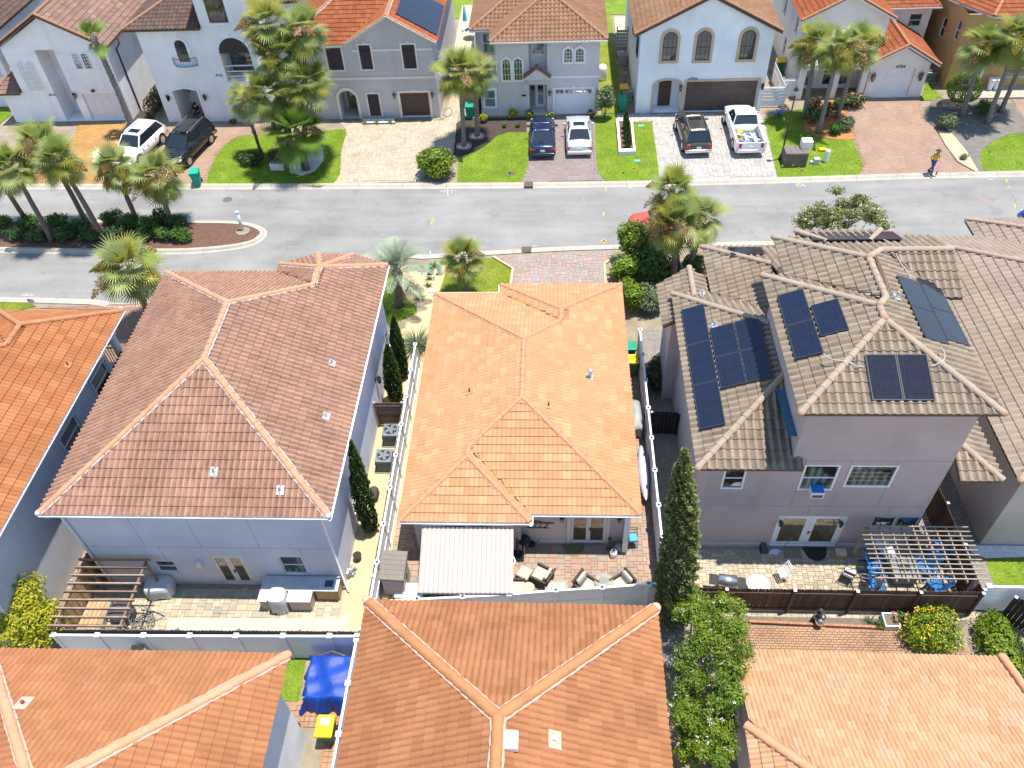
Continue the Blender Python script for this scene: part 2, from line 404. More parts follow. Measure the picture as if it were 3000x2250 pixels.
def wall_lamp(name, label, F, s, z, metal, glow, sc=1.0, group=None):
 p = F.pt(s, z, .0); t = thing(name, label, 'wall lamp', p, 0, group)
 mb = MB(); c = F.pt(s, z, .14*sc)
 fbox(mb, F, s-.05*sc, s+.05*sc, z-.1*sc, z+.1*sc, .003, .03); mb.beam(F.pt(s, z+.08*sc, .02), F.pt(s, z+.2*sc, .14*sc), .02, .02, (1, 0, 0.1))
 mb.lathe([(.09*sc, .1*sc), (.1*sc, .12*sc), (.03*sc, .2*sc), (.012*sc, .25*sc)], c, 6); mb.lathe([(.03*sc, -.16*sc), (.06*sc, -.14*sc), (.06*sc, -.11*sc)], c, 6)
 for k in range(6):
  a = k*math.pi/3; q = Vector((math.cos(a), math.sin(a), 0))
  mb.beam(c+q*.055*sc+Vector((0, 0, -.12*sc)), c+q*.088*sc+Vector((0, 0, .1*sc)), .012*sc, .012*sc, (0, 1, .1))
 mb.build('bracket', metal, t)
 g = MB(); g.lathe([(.045*sc, -.11*sc), (.075*sc, .1*sc)], c, 6); g.build('glass', glow, t)
 return t
# ---------------------------------------------------------------- clay tile roofs
def tile_profile(style, nu):
 t = np.linspace(0, 1, nu+1)
 if style == 'S':      # one high roll and a pan
  h = np.where(t < .62, np.sin(np.pi*np.clip(t/.62, 0, 1)), -.18*np.sin(np.pi*np.clip((t-.62)/.38, 0, 1)))
 else:                 # two low rolls
  h = np.abs(np.sin(2*np.pi*t))**.8*.9 - .1
 return t, h
class Roof:
 def __init__(self, house, mat, deck, cap, style='S', w=.30, e=.36, amp=.055, stagger=False, n_ind=300, mortar=None, cap_r=.125, thick=.048):
  self.house = house; self.mat = mat; self.cap = cap; self.style = style; self.w = w; self.e = e; self.amp = amp; self.stagger = stagger
  self.deck = MB(); self.tops = []; self.deckmat = deck; self.full = []; self.V = []; self.SV = []; self.F = []; self.T = []; self.n = 0; self.n_ind = n_ind
  self.caps = []; self.mortar = mortar; self.mort = MB(); self.cap_r = cap_r; self.thick = thick; self.fin = None
  self.nu = 10 if style == 'S' else 12
  t, h = tile_profile(style, self.nu); self.t = t; self.h = h*amp
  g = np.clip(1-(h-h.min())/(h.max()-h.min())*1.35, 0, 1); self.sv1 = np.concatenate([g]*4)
 def plane(self, pts, u0=None, slab=True):
  P = np.array([tuple(p) for p in pts]); u = P[1]-P[0]; u[2] = 0; u /= np.linalg.norm(u)
  n = np.zeros(3)
  for i in range(len(P)):
   a, b = P[i]-P[0], P[(i+1) % len(P)]-P[0]; n += np.cross(a, b)
  if n[2] < 0: n = -n
  n -= u*(n@u); n /= np.linalg.norm(n); v = np.cross(n, u)
  if v[2] < 0: u = -u; v = np.cross(n, u)
  o = P[0]
  uv = np.stack([(P-o)@u, (P-o)@v], 1); vmax = uv[:, 1].max(); vmin = min(0.0, uv[:, 1].min())
  def span(vv):
   vv = min(max(vv, vmin+.01), vmax-.03); xs = []
   for i in range(len(uv)):
    a, b = uv[i], uv[(i+1) % len(uv)]
    if (a[1]-vv)*(b[1]-vv) <= 0 and abs(a[1]-b[1]) > 1e-9: xs.append(a[0]+(b[0]-a[0])*(vv-a[1])/(b[1]-a[1]))
   return (min(xs), max(xs)) if xs else (0, 0)
  if slab:
   d = np.array([0, 0, .14]); Q = [q-n*((q-o)@n) for q in P]; top = [Vector(q-n*.02) for q in Q]; bot = [Vector(q-n*.02-d) for q in Q]; k = len(P); self.tops.append(len(self.deck.f))
   f = [tuple(range(k)), tuple(range(2*k-1, k-1, -1))] + [(i, k+i, k+(i+1) % k, (i+1) % k) for i in range(k)]
   self.deck.add(top+bot, f)
  w, e, L = self.w, self.e, self.e*1.12
  rows = int(math.ceil((vmax-vmin)/e)); t, h, th = self.t, self.h, self.thick
  umin = uv[:, 0].min(); uoff = (umin if u0 is None else u0)
  nu = self.nu
  for r in range(rows):
   vf = vmin + r*e - .04; vb = min(vf+L, vmax); fl, fh = span(vf); bl, bh = span(vb)
   if vb-vf < .05: continue
   sh = (w/2 if (self.stagger and r % 2) else 0.0) - w
   lo, hi = min(fl, bl), max(fh, bh)
   c0 = int(math.floor((lo-uoff-sh)/w))-1; c1 = int(math.ceil((hi-uoff-sh)/w))+1
   for c in range(c0, c1):
    us = uoff+sh+c*w; ml, mh = (fl+bl)/2, (fh+bh)/2
    ov = min(us+w, max(fh, mh))-max(us, min(fl, ml))
    if ov < .02*w: continue
    uu = us+t*w*1.02
    uf = np.clip(uu, fl, fh); ub = np.clip(uu, bl, bh)
    jit = random.uniform(-.004, .004)
    clipped = (uf != uu).any() or (ub != uu).any() or vb < vf+L-1e-6
    if not clipped:
     self.full.append((o+u*us+v*vf+n*jit, u, v, n)); continue
    hf = h+th+jit; hb = h+.006+jit
    top = np.concatenate([o+np.outer(uf, u)+v*vf+np.outer(hf, n), o+np.outer(ub, u)+v*vb+np.outer(hb, n)])
    lip = np.concatenate([top[:nu+1], top[:nu+1]-n*th*1.05])
    self._joined(np.concatenate([top, lip]))
 def _faces(self):
  nu = self.nu; k = nu+1
  return [(i, i+1, k+i+1, k+i) for i in range(nu)] + [(2*k+nu+1+i, 2*k+nu+1+i+1, 2*k+i+1, 2*k+i) for i in range(nu)]
 def _joined(self, vs):
  b = self.n; self.V.append(vs); self.SV.append(self.sv1); self.n += len(vs)
  fs = self._faces(); self.F += [tuple(i+b for i in q) for q in fs]; self.T += [random.uniform(.02, 1)]*len(fs)
 def base(self):
  nu, t, h, th = self.nu, self.t, self.h, self.thick; L = self.e*1.12
  uu = t*self.w*1.02; z = np.zeros(nu+1)
  top = np.concatenate([np.stack([uu, z, h+th], 1), np.stack([uu, z+L, h+.006], 1)])
  lip = np.concatenate([top[:nu+1], top[:nu+1]-[0, 0, th*1.05]])
  return np.concatenate([top, lip])
 def ridge(self, p, q, lift=.02, ends=True, r=None):
  p, q = Vector(p), Vector(q); d = q-p; L = d.length; d.normalize(); s = d.cross(Vector((0, 0, 1))).normalized(); nn = s.cross(d)
  k = max(1, round(L/.40)); st = L/k; r = r or self.cap_r
  for i in range(k): self.caps.append((p+d*(st*i)+nn*(lift+random.uniform(-.004, .004)), d, s, nn, st, r))
  if self.mortar is not None:
   for sd in (-1, 1):
    m = max(3, int(L/.16)); pts = []
    for j in range(m+1):
     pts.append(p+d*(L*j/m)+s*(sd*(r*1.02+random.uniform(-.012, .015)))+nn*(lift-.035+random.uniform(-.01, .01)))
    self.mort.tube(pts, [random.uniform(.035, .062) for _ in pts], 5)
 def finish(self):
  ro = self.deck.build('roof', self.deckmat, self.house); self.obj = ro; ro.data.materials.append(self.cap)
  for i in self.tops: ro.data.polygons[i].material_index = 1
  o = ORG[ro]; on = np.array(o)
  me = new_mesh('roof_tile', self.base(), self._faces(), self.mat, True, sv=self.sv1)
  sc = []
  for i, (c, u, v, n) in enumerate(self.full):
   d = CAMP-c; dist = np.linalg.norm(d); pr = c-CAMP; dep = pr@_f
   x, y = (pr@_r)/dep*FPX, (pr@_u)/dep*FPX
   inside = abs(x) < 1490 and abs(y) < 1115
   sc.append((0 if inside else 1, dist/max(.05, (d@n)/dist)**.5, i))
  sc.sort(); pick = {s[2] for s in sc[:self.n_ind]}
  base = self.base()
  for i, (c, u, v, n) in enumerate(self.full):
   M3 = np.stack([u, v, n], 1)
   if i in pick:
    ob = add_obj('roof_tile', me, ro)
    m = Matrix([[*M3[0], c[0]-o.x], [*M3[1], c[1]-o.y], [*M3[2], c[2]-o.z], [0, 0, 0, 1]])
    ob.matrix_local = m
   else: self._joined(base@M3.T+c)
  if self.V:
   V = np.concatenate(self.V)-on
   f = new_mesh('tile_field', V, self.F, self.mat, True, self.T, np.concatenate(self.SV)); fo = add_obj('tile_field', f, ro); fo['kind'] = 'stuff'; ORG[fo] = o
  cache = {}
  for (p, d, s, nn, st, r) in self.caps:
   key = (round(st, 2), r)
   if key not in cache:
    vs, fs = [], []; m = 9; L = st*1.14
    for (y, rr) in ((0, r*1.06), (L, r*.88)):
     for j in range(m): a = math.pi*(j/(m-1))*1.16-.08*math.pi; vs.append((rr*math.cos(a), y, rr*math.sin(a)*.85))
    for j in range(m): a = math.pi*(j/(m-1))*1.16-.08*math.pi; vs.append((r*1.06*math.cos(a), 0, r*1.06*math.sin(a)*.85))
    for j in range(m): a = math.pi*(j/(m-1))*1.16-.08*math.pi; vs.append((r*.9*math.cos(a), 0, r*.9*math.sin(a)*.85))
    fs = [(j+1, j, m+j, m+j+1) for j in range(m-1)] + [(2*m+j, 2*m+j+1, 3*m+j+1, 3*m+j) for j in range(m-1)]
    cache[key] = new_mesh('ridge_cap', vs, fs, self.cap, True)
   ob = add_obj('ridge_cap', cache[key], ro)
   ob.matrix_local = Matrix([[s[k], d[k], nn[k], p[k]-o[k]] for k in range(3)] + [[0, 0, 0, 1]])
  if self.mort.v: self.mort.build('mortar', self.mortar, ro, True)
  return ro
 def end_ball(self, p, mat=None, r=None):
  r = r or self.cap_r*1.08; mb = MB(); mb.lathe([(.02, r*.95), (r*.6, r*.8), (r*.95, r*.35), (r, 0), (r*.8, -r*.4)][::-1], Vector(p)+Vector((0, 0, .03)), 10)
  self.house_end = mb.build('hip_end', mat or self.cap, self.obj, True)
def gutter(house, p, q, mat, out, r=.065, brackets=True):
 p, q, out = Vector(p), Vector(q), Vector(out).normalized(); d = (q-p).normalized(); mb = MB()
 prof = [(-.005, .0), (-.005, -.11), (.10, -.11), (.13, -.02), (.145, -.02), (.145, .004), (.12, .004), (.09, -.095), (.006, -.095), (.006, .0)]
 vs = [e+out*a+Vector((0, 0, b)) for e in (p, q) for a, b in prof]; n = len(prof)
 mb.add(vs, [(i, (i+1) % n, n+(i+1) % n, n+i) for i in range(n)] + [tuple(range(n-1, -1, -1)), tuple(range(n, 2*n))])
 if brackets:
  k = int((q-p).length/1.1)
  for i in range(k): c = p+(q-p)*((i+.5)/k); mb.beam(c+out*.004+Vector((0, 0, -.012)), c+out*.135+Vector((0, 0, -.012)), .02, .012)
 return mb.build('gutter', mat, house)
def downpipe(house, pts, mat, r=.045): return MB().tube(pts, r, 8).build('downpipe', mat, house, True)
def vent_pipe(roof, p, n, pipe, flash, h=.32, r=.045, plate=.34, capped=False):
 p = Vector(p); n = Vector(n).normalized(); u = n.orthogonal().normalized(); u = Vector((1, 0, 0)) - n*n.x; u.normalize(); v = n.cross(u)
 mb = MB(); c = p+n*.085
 vs = [c+u*(a*plate/2)+v*(b*plate*.62)+n*z for z in (-.09, 0) for a, b in ((-1, -1), (1, -1), (1, 1), (-1, 1))]
 mb.add(vs, [(3,2,1,0),(4,5,6,7),(0,1,5,4),(1,2,6,5),(2,3,7,6),(3,0,4,7)])
 f = mb.build('flashing', flash, roof)
 t = MB(); t.tube([c-n*.02, c+Vector((0, 0, h))], [r*1.25, r], 10)
 if capped: t.lathe([(r*1.1, h-.02), (r*2.1, h), (r*2.1, h+.05), (r*.4, h+.12)], c, 12)
 t.build('vent_pipe', pipe, roof, False)
 return f
# ---------------------------------------------------------------- paving
def inside(poly, x, y):
 c = False; n = len(poly)
 for i in range(n):
  (a, b), (d, e) = poly[i][:2], poly[(i+1) % n][:2]
  if (b > y) != (e > y) and x < (d-a)*(y-b)/(e-b)+a: c = not c
 return c
def sheet(name, poly, z, mat, kind='structure', parent=None, thick=.0):
 mb = MB()
 if thick: mb.prism([(p[0], p[1]) for p in poly], z-thick, z)
 else:
  n = len(poly); a = sum(poly[i][0]*poly[(i+1) % n][1]-poly[(i+1) % n][0]*poly[i][1] for i in range(n))
  q = poly if a > 0 else poly[::-1]; mb.add([(p[0], p[1], z) for p in q], [tuple(range(n))])
 o = mb.build(name, mat, parent)
 if kind and parent is None: o['kind'] = kind
 return o
def tess_sheet(name, poly, z, mat, kind='structure'):
 from mathutils.geometry import tessellate_polygon
 vs = [Vector((p[0], p[1], z)) for p in poly]; t = tessellate_polygon([vs]); mb = MB()
 fs = []
 for tri in t:
  a, b, c = (vs[i] for i in tri); fs.append(tri if (b-a).cross(c-a).z > 0 else tri[::-1])
 mb.add(vs, fs); o = mb.build(name, mat)
 if kind: o['kind'] = kind
 return o
def paver_field(name, poly, z, bed, mat, pattern='ashlar', unit=.15, n_ind=300, ang=0.0, h=.045, gap=.012, holes=(), jit=.0025):
 bed = pm('bed_'+mat.name, tuple(x*.8 for x in PAVG[mat.name]), .95, .2, 3, .3, 30) if mat.name in PAVG else bed
 root = tess_sheet(name, poly, z-.02 if pattern != 'ashlar' else z-.008, bed); ORG[root] = Vector((0, 0, 0))
 ca, sa = math.cos(ang), math.sin(ang); c0 = (sum(p[0] for p in poly)/len(poly), sum(p[1] for p in poly)/len(poly))
 loc = [((p[0]-c0[0])*ca+(p[1]-c0[1])*sa, -(p[0]-c0[0])*sa+(p[1]-c0[1])*ca) for p in poly]
 x0, x1 = min(p[0] for p in loc), max(p[0] for p in loc); y0, y1 = min(p[1] for p in loc), max(p[1] for p in loc)
 rects = []
 if pattern == 'ashlar':
  nx, ny = int((x1-x0)/unit)+2, int((y1-y0)/unit)+2; occ = np.zeros((nx, ny), bool)
  kinds = [(2, 2), (3, 2), (2, 1), (1, 2), (2, 3)]; wts = [4, 3.5, 1.5, 1., 1.]
  for j in range(ny):
   for i in range(nx):
    if occ[i, j]: continue
    for a, b in random.choices(kinds, wts, k=4)+[(1, 1)]:
     if i+a <= nx and j+b <= ny and not occ[i:i+a, j:j+b].any():
      occ[i:i+a, j:j+b] = True; rects.append((x0+i*unit, y0+j*unit, a*unit, b*unit)); break
 elif pattern == 'brick':
  a, b = unit*2, unit
  for j in range(int((y1-y0)/b)+2):
   for i in range(-1, int((x1-x0)/a)+2): rects.append((x0+(i+.5*(j % 2))*a, y0+j*b, a, b))
 elif pattern == 'grid':
  for j in range(int((y1-y0)/unit)+2):
   for i in range(int((x1-x0)/unit)+2): rects.append((x0+i*unit, y0+j*unit, unit, unit))
 items = []
 for (a, b, w, d) in rects:
  ok = True
  for (px, py) in ((a+.12*w, b+.12*d), (a+.88*w, b+.12*d), (a+.88*w, b+.88*d), (a+.12*w, b+.88*d)):
   wx, wy = c0[0]+px*ca-py*sa, c0[1]+px*sa+py*ca
   if not inside(poly, wx, wy) or any(inside(hh, wx, wy) for hh in holes): ok = False; break
  if ok:
   cx, cy = a+w/2, b+d/2; items.append((c0[0]+cx*ca-cy*sa, c0[1]+cx*sa+cy*ca, w, d))
 def geo(w, d):
  x, y, k = w/2-gap/2, d/2-gap/2, .008
  return [(-x,-y,-h),(x,-y,-h),(x,y,-h),(-x,y,-h),(-x,-y,-k),(x,-y,-k),(x,y,-k),(-x,y,-k),(-x+k,-y+k,0),(x-k,-y+k,0),(x-k,y-k,0),(-x+k,y-k,0)], \
               [(0,1,5,4),(1,2,6,5),(2,3,7,6),(3,0,4,7),(4,5,9,8),(5,6,10,9),(6,7,11,10),(7,4,8,11),(8,9,10,11)]
 def key(it):
  p = np.array([it[0], it[1], z])-CAMP; dep = p@_f; x, y = (p@_r)/dep*FPX, (p@_u)/dep*FPX
  return (0 if abs(x) < 1490 and abs(y) < 1115 else 1, np.linalg.norm(p)/math.sqrt(it[2]*it[3]))
 items.sort(key=key); cache = {}; mb = MB()
 for i, (x, y, w, d) in enumerate(items):
  zz = z+.02+random.uniform(-jit, jit)
  if i < n_ind:
   k = (round(w, 3), round(d, 3))
   if k not in cache: cache[k] = new_mesh('paver', *geo(w, d), mat)
   o = add_obj('paver', cache[k], root); o.location = (x, y, zz); o.rotation_euler = (0, 0, ang)
  else:
   vs, fs = geo(w, d); mb.add([(x+q[0]*ca-q[1]*sa, y+q[0]*sa+q[1]*ca, zz+q[2]) for q in vs], fs, random.uniform(.02, 1))
 if mb.v: o = mb.build('paver_field', mat, root, tr=True); o['kind'] = 'stuff'
 return root
# ---------------------------------------------------------------- plants
L_PALM = leaf_mat('palm_leaf', [(0, (.38, .34, .055)), (.3, (.25, .31, .065)), (.7, (.30, .36, .11)), (1, (.41, .44, .18))], .36, .42, patch=.8)
L_PALMO = leaf_mat('palm_leaf_old', [(0, (.34, .27, .06)), (.5, (.27, .27, .05)), (1, (.4, .33, .08))], .5, .22)
L_FAN = leaf_mat('fan_palm_leaf', [(0, (.13, .22, .025)), (.5, (.19, .30, .04)), (1, (.27, .37, .07))], .4, .25)
L_PINDO = leaf_mat('pindo_leaf', [(0, (.2, .25, .16)), (.5, (.26, .32, .21)), (1, (.34, .40, .27))], .45, .2)
L_FLOW = leaf_mat('palm_flower', [(0, (.28, .25, .03)), (.5, (.34, .29, .05)), (1, (.4, .34, .09))], .8, .15)
L_SEED = leaf_mat('palm_seed', [(0, (.3, .2, .08)), (.5, (.4, .28, .12)), (1, (.48, .35, .17))], .85, .1)
L_DARK = leaf_mat('leaf_dark', [(0, (.03, .07, .014)), (.5, (.05, .105, .022)), (1, (.095, .16, .04))], .45, .2)
L_MID = leaf_mat('leaf_mid', [(0, (.04, .1, .012)), (.5, (.07, .16, .02)), (1, (.13, .23, .035))], .42, .25)
L_LIME = leaf_mat('leaf_lime', [(0, (.08, .15, .012)), (.5, (.16, .25, .018)), (1, (.28, .34, .03))], .42, .3)
L_CYP = leaf_mat('cypress_leaf', [(0, (.035, .075, .018)), (.5, (.08, .15, .034)), (1, (.14, .22, .055))], .6, .15, patch=3.)
L_CYPB = leaf_mat('cypress_leaf_pale', [(0, (.13, .17, .05)), (.5, (.24, .28, .10)), (1, (.36, .38, .16))], .6, .15, patch=3.)
L_GREY = leaf_mat('leaf_greyed', [(0, (.09, .13, .06)), (.5, (.14, .19, .09)), (1, (.22, .27, .14))], .5, .2)
L_YEL = leaf_mat('leaf_yellow', [(0, (.22, .26, .02)), (.5, (.35, .36, .02)), (1, (.5, .45, .03))], .45, .3)
L_BRN = leaf_mat('leaf_bronze', [(0, (.05, .045, .02)), (.5, (.09, .08, .03)), (1, (.14, .12, .05))], .5, .15)
P_WHITE = leaf_mat('petal_white', [(0, (.75, .72, .66)), (1, (.85, .84, .8))], .6, .2)
P_PINK = leaf_mat('petal_pink', [(0, (.6, .1, .12)), (1, (.75, .3, .3))], .6, .2)
P_YEL = leaf_mat('petal_yellow', [(0, (.75, .5, .01)), (1, (.85, .68, .03))], .6, .2)
BARK = pm('bark', (.17, .135, .105), .9, .3, 6, .35, 30, .5, 25)
def bark_rings(name, c):
 m, nt, b = nodes_of(name); w = nd(nt, 'ShaderNodeTexWave', wave_type='BANDS', bands_direction='Z'); w.inputs['Scale'].default_value = 2.6; w.inputs['Distortion'].default_value = 3.5; w.inputs['Detail'].default_value = 3
 nt.links.new(nd(nt, 'ShaderNodeNewGeometry').outputs['Position'], w.inputs['Vector'])
 k = mixc(nt, ramp(nt, w.outputs[0], [(.25, 0.), (.75, 1.)]), tuple(x*.5 for x in c), tuple(x*1.25 for x in c)); k = mixc(nt, .5, k, ramp(nt, noise(nt, 9, 4, .7), [(.3, .35), (.7, 1.15)]), 'MULTIPLY')
 nt.links.new(k, b.inputs['Base Color']); b.inputs['Roughness'].default_value = .95; bump(nt, b, w.outputs[0], .5, .02); return m
BARKP = pm('palm_bark_plain', (.15, .12, .1), .95, .3, 5, .4, 24, .6, 18)
BARKP = bark_rings('palm_bark', (.19, .155, .125)); BARKG = bark_rings('palm_bark_grey', (.27, .235, .2))
def fan_mesh(elev, seed, blade=.95, pet=.75, nl=26, mat=None, droop=1.0, name='frond'):
 rg = random.Random(seed); vs, fs, tr = [], [], []
 el = R(elev); pts = []; p = Vector((0.05, 0, 0)); a = el
 for k in range(6):
  pts.append(p.copy()); p = p+Vector((math.cos(a), 0, math.sin(a)))*(pet/5); a -= droop*.05
 tip = pts[-1]; w = .022
 for k in range(5):
  q, r_ = pts[k], pts[k+1]; b = len(vs)
  vs += [q+Vector((0, -w, 0)), q+Vector((0, w, 0)), r_+Vector((0, w*.8, 0)), r_+Vector((0, -w*.8, 0))]; fs.append((b, b+1, b+2, b+3)); tr.append(.9)
 d0 = Vector((math.cos(a), 0, math.sin(a))); side = Vector((0, 1, 0)); up = side.cross(d0)*-1
 if up.z < 0 and abs(elev) < 89: up = -up
 for i in range(nl):
  t = i/(nl-1)*2-1; ang = t*R(118)
  fold = .22*abs(t)
  base = tip + d0*(.16*(1-abs(t)))
  dr = (d0*math.cos(ang)+side*math.sin(ang)+up*fold).normalized()
  ln = blade*(1.0-.28*abs(t)**2)*rg.uniform(.88, 1.08); wd = .04*rg.uniform(.85, 1.2)
  per = dr.cross(up).normalized()
  c = base; b = len(vs); seg = 4; dd = dr.copy(); col = rg.uniform(.0, 1.)
  for k in range(seg+1):
   wk = wd*(.35, 1.0, .85, .5, .06)[k]
   vs += [c-per*wk, c+per*wk]
   c = c+dd*(ln/seg); dd = (dd+Vector((0, 0, -1))*(droop*(.06+.16*k*.6)*rg.uniform(.7, 1.5))).normalized()
  for k in range(seg): fs.append((b+2*k, b+2*k+1, b+2*k+3, b+2*k+2)); tr.append(max(.02, min(1, col*.6+.2)))
 me = new_mesh(name, vs, fs, mat or L_PALM, False)
 return me
def feather_mesh(elev, seed, L=2.0, nl=40, mat=None, curl=1.0, ll=.5, name='frond'):
 rg = random.Random(seed); vs, fs = [], []; a = R(elev); p = Vector((.05, 0, 0)); pts = []; n = 12
 for k in range(n+1):
  pts.append((p.copy(), a)); p = p+Vector((math.cos(a), 0, math.sin(a)))*(L/n); a -= curl*.16*(.4+k/n)
 for k in range(n):
  q, r_ = pts[k][0], pts[k+1][0]; w = .03*(1-k/n)+.006; b = len(vs)
  vs += [q+Vector((0, -w, 0)), q+Vector((0, w, 0)), r_+Vector((0, w, 0)), r_+Vector((0, -w, 0))]; fs.append((b, b+1, b+2, b+3))
 for i in range(nl):
  t = .16+.84*i/(nl-1); k = min(n-1, int(t*n)); f = t*n-k; c = pts[k][0].lerp(pts[k+1][0], f); aa = pts[k][1]
  d = Vector((math.cos(aa), 0, math.sin(aa))); up = Vector((-math.sin(aa), 0, math.cos(aa)))
  for sd in (-1, 1):
   ln = ll*math.sin(math.pi*(.15+.8*t))*rg.uniform(.85, 1.1)+.08
   dr = (d*.62+Vector((0, sd, 0))*.75+up*.35*rg.uniform(.6, 1.3)).normalized(); per = dr.cross(up).normalized()*.014
   m = c+dr*ln*.55; e = m+(dr+Vector((0, 0, -.45))).normalized()*ln*.45; b = len(vs)
   vs += [c-per*.6, c+per*.6, m+per, m-per, e]; fs += [(b, b+1, b+2, b+3), (b+3, b+2, b+4)]
 return new_mesh(name, vs, fs, mat or L_PINDO, False)
def plume_mesh(seed, L=.9, mat=None, n=560):
 rg = random.Random(seed); vs, fs = [], []
 for i in range(n):
  t = rg.random()**.8; a = rg.uniform(0, 6.283); r_ = .3*math.sin(math.pi*min(1, t*.9+.08))*math.sqrt(rg.random())
  c = Vector((.45+t*L*1.25, r_*math.cos(a), r_*math.sin(a)+.45*t-.8*t*t)); s = rg.uniform(.022, .055)
  u = Vector((rg.gauss(0, 1), rg.gauss(0, 1), rg.gauss(0, 1))).normalized(); v = u.orthogonal().normalized(); b = len(vs)
  vs += [c-u*s*1.6, c+v*s*.55, c+u*s*1.6, c-v*s*.55]; fs.append((b, b+1, b+2, b+3))
 return new_mesh('flower_stalk', vs, fs, mat or L_FLOW)
FAN = {}
def fan_set(kind):
 if kind not in FAN:
  if kind == 'sabal':
   FAN[kind] = [(e, [fan_mesh(e, 10*k+i, droop=d) for i in range(2)]) for k, (e, d) in enumerate(((78, .7), (55, .9), (32, 1.1), (10, 1.2), (-15, 1.1), (-42, .8)))]
  elif kind == 'old':
   FAN[kind] = [(e, [fan_mesh(e, 500+k, mat=L_PALMO, droop=.7) for _ in (0,)]) for k, e in enumerate((-35, -58))]
  elif kind == 'big':
   FAN[kind] = [(e, [fan_mesh(e, 300+10*k+i, blade=1.15, pet=1.05, nl=32, mat=L_FAN, droop=.55) for i in range(2)]) for k, e in enumerate((75, 50, 28, 5, -25))]
  elif kind == 'washi':
   FAN[kind] = [(e, [fan_mesh(e, 400+k, blade=.85, pet=.6, nl=24, mat=L_FAN, droop=.4) for _ in (0,)]) for k, e in enumerate((82, 62, 40, -50))]
  elif kind == 'pindo':
   FAN[kind] = [(e, [feather_mesh(e, 600+10*k+i, 2.1, 34) for i in range(2)]) for k, e in enumerate((80, 62, 42, 22))]
  elif kind == 'tuft':
   FAN[kind] = [(e, [feather_mesh(e, 700+k, .9, 16, mat=L_MID, ll=.16)]) for k, e in enumerate((75, 50, 30))]
 return FAN[kind]
PLUMES = None
def palm(label, base, top, kind='sabal', n=34, scale=1.0, r0=.17, r1=.13, flowers=2, old=3, boots=True, group=None, bark=None, name='palm_tree', seed=0, lean=None):
 global PLUMES
 rg = random.Random(seed+int(base[0]*31+base[1]*17)); base = Vector(base); top = Vector(top)
 t = thing(name, label, 'palm tree', base, 0, group)
 d = top-base; m = 9; pts = []; rs = []
 for k in range(m+1):
  f = k/m; p = base+d*f; bow = math.sin(math.pi*f)*.05*d.length*.4
  p += Vector((bow*rg.uniform(.2, .5), bow*.2, 0)); pts.append(p); rs.append((r0*1.35 if k == 0 else r0+(r1-r0)*f)*rg.uniform(.96, 1.05))
 pts[0].z -= .03
 mb = MB(); mb.tube(pts, rs, 10)
 if boots:
  L = d.length; nb = int(L/.085)
  f0 = boots if isinstance(boots, float) else .35
  for i in range(nb):
   f = f0+(1-f0)*i/nb; k = min(m-1, int(f*m)); c = pts[k].lerp(pts[k+1], f*m-k); rr = rs[k]
   a = i*2.399+rg.uniform(-.2, .2); o = Vector((math.cos(a), math.sin(a), 0)); s = Vector((-o.y, o.x, 0)); b0 = c+o*rr*.85
   w = .05; e = b0+o*rg.uniform(.05, .13)+Vector((0, 0, rg.uniform(.1, .2)))
   mb.add([b0-s*w, b0+s*w, e+s*w*.45, e-s*w*.45, b0-s*w+Vector((0, 0, .07)), b0+s*w+Vector((0, 0, .07))], [(0, 1, 2, 3), (4, 3, 2, 5), (0, 3, 4), (1, 5, 2)])
 mb.build('trunk', bark or BARKP, t, True)
 hb = MB(); hb.lathe([(r1*1.1, -.35), (r1*1.5, -.1), (r1*1.2, .15), (.02, .42)], top, 8); cr = hb.build('crown', bark or BARKP, t)
 o = ORG[cr]; F = fan_set(kind); a = rg.uniform(0, 6)
 n = int(n*.8) if kind == 'sabal' else n
 for i in range(n):
  f = i/n; e, ms = F[min(len(F)-1, int(f*len(F)))]
  ob = add_obj('frond', rg.choice(ms), cr); a += 2.399963
  ob.location = top-o+Vector((0, 0, .16-.3*f)); ob.rotation_euler = (rg.uniform(-.25, .25), rg.uniform(-.12, .12), a+rg.uniform(-.2, .2))
  s = scale*rg.uniform(.85, 1.1)*(.8 if f < .1 else 1); ob.scale = (s, s, s)
 if old:
  Fo = fan_set('old')
  for i in range(old):
   e, ms = rg.choice(Fo); ob = add_obj('frond', ms[0], cr); ob.location = top-o+Vector((0, 0, -.15)); ob.rotation_euler = (0, 0, rg.uniform(0, 6.28)); s = scale*rg.uniform(.7, .95); ob.scale = (s, s, s); ob['label'] = 'yellowed old frond'
 if PLUMES is None: PLUMES = [plume_mesh(1, .95), plume_mesh(2, 1.05, L_SEED), plume_mesh(3, .85, L_SEED)]
 for i in range(flowers):
  ob = add_obj('flower_stalk', rg.choice(PLUMES), cr); ob.location = top-o; az = rg.uniform(3.3, 6.1) if rg.random() < .75 else rg.uniform(0, 6.28)
  ob.rotation_euler = (0, rg.uniform(-.7, .1), az); s = scale*rg.uniform(1.0, 1.3); ob.scale = (s, s, s)
 return t
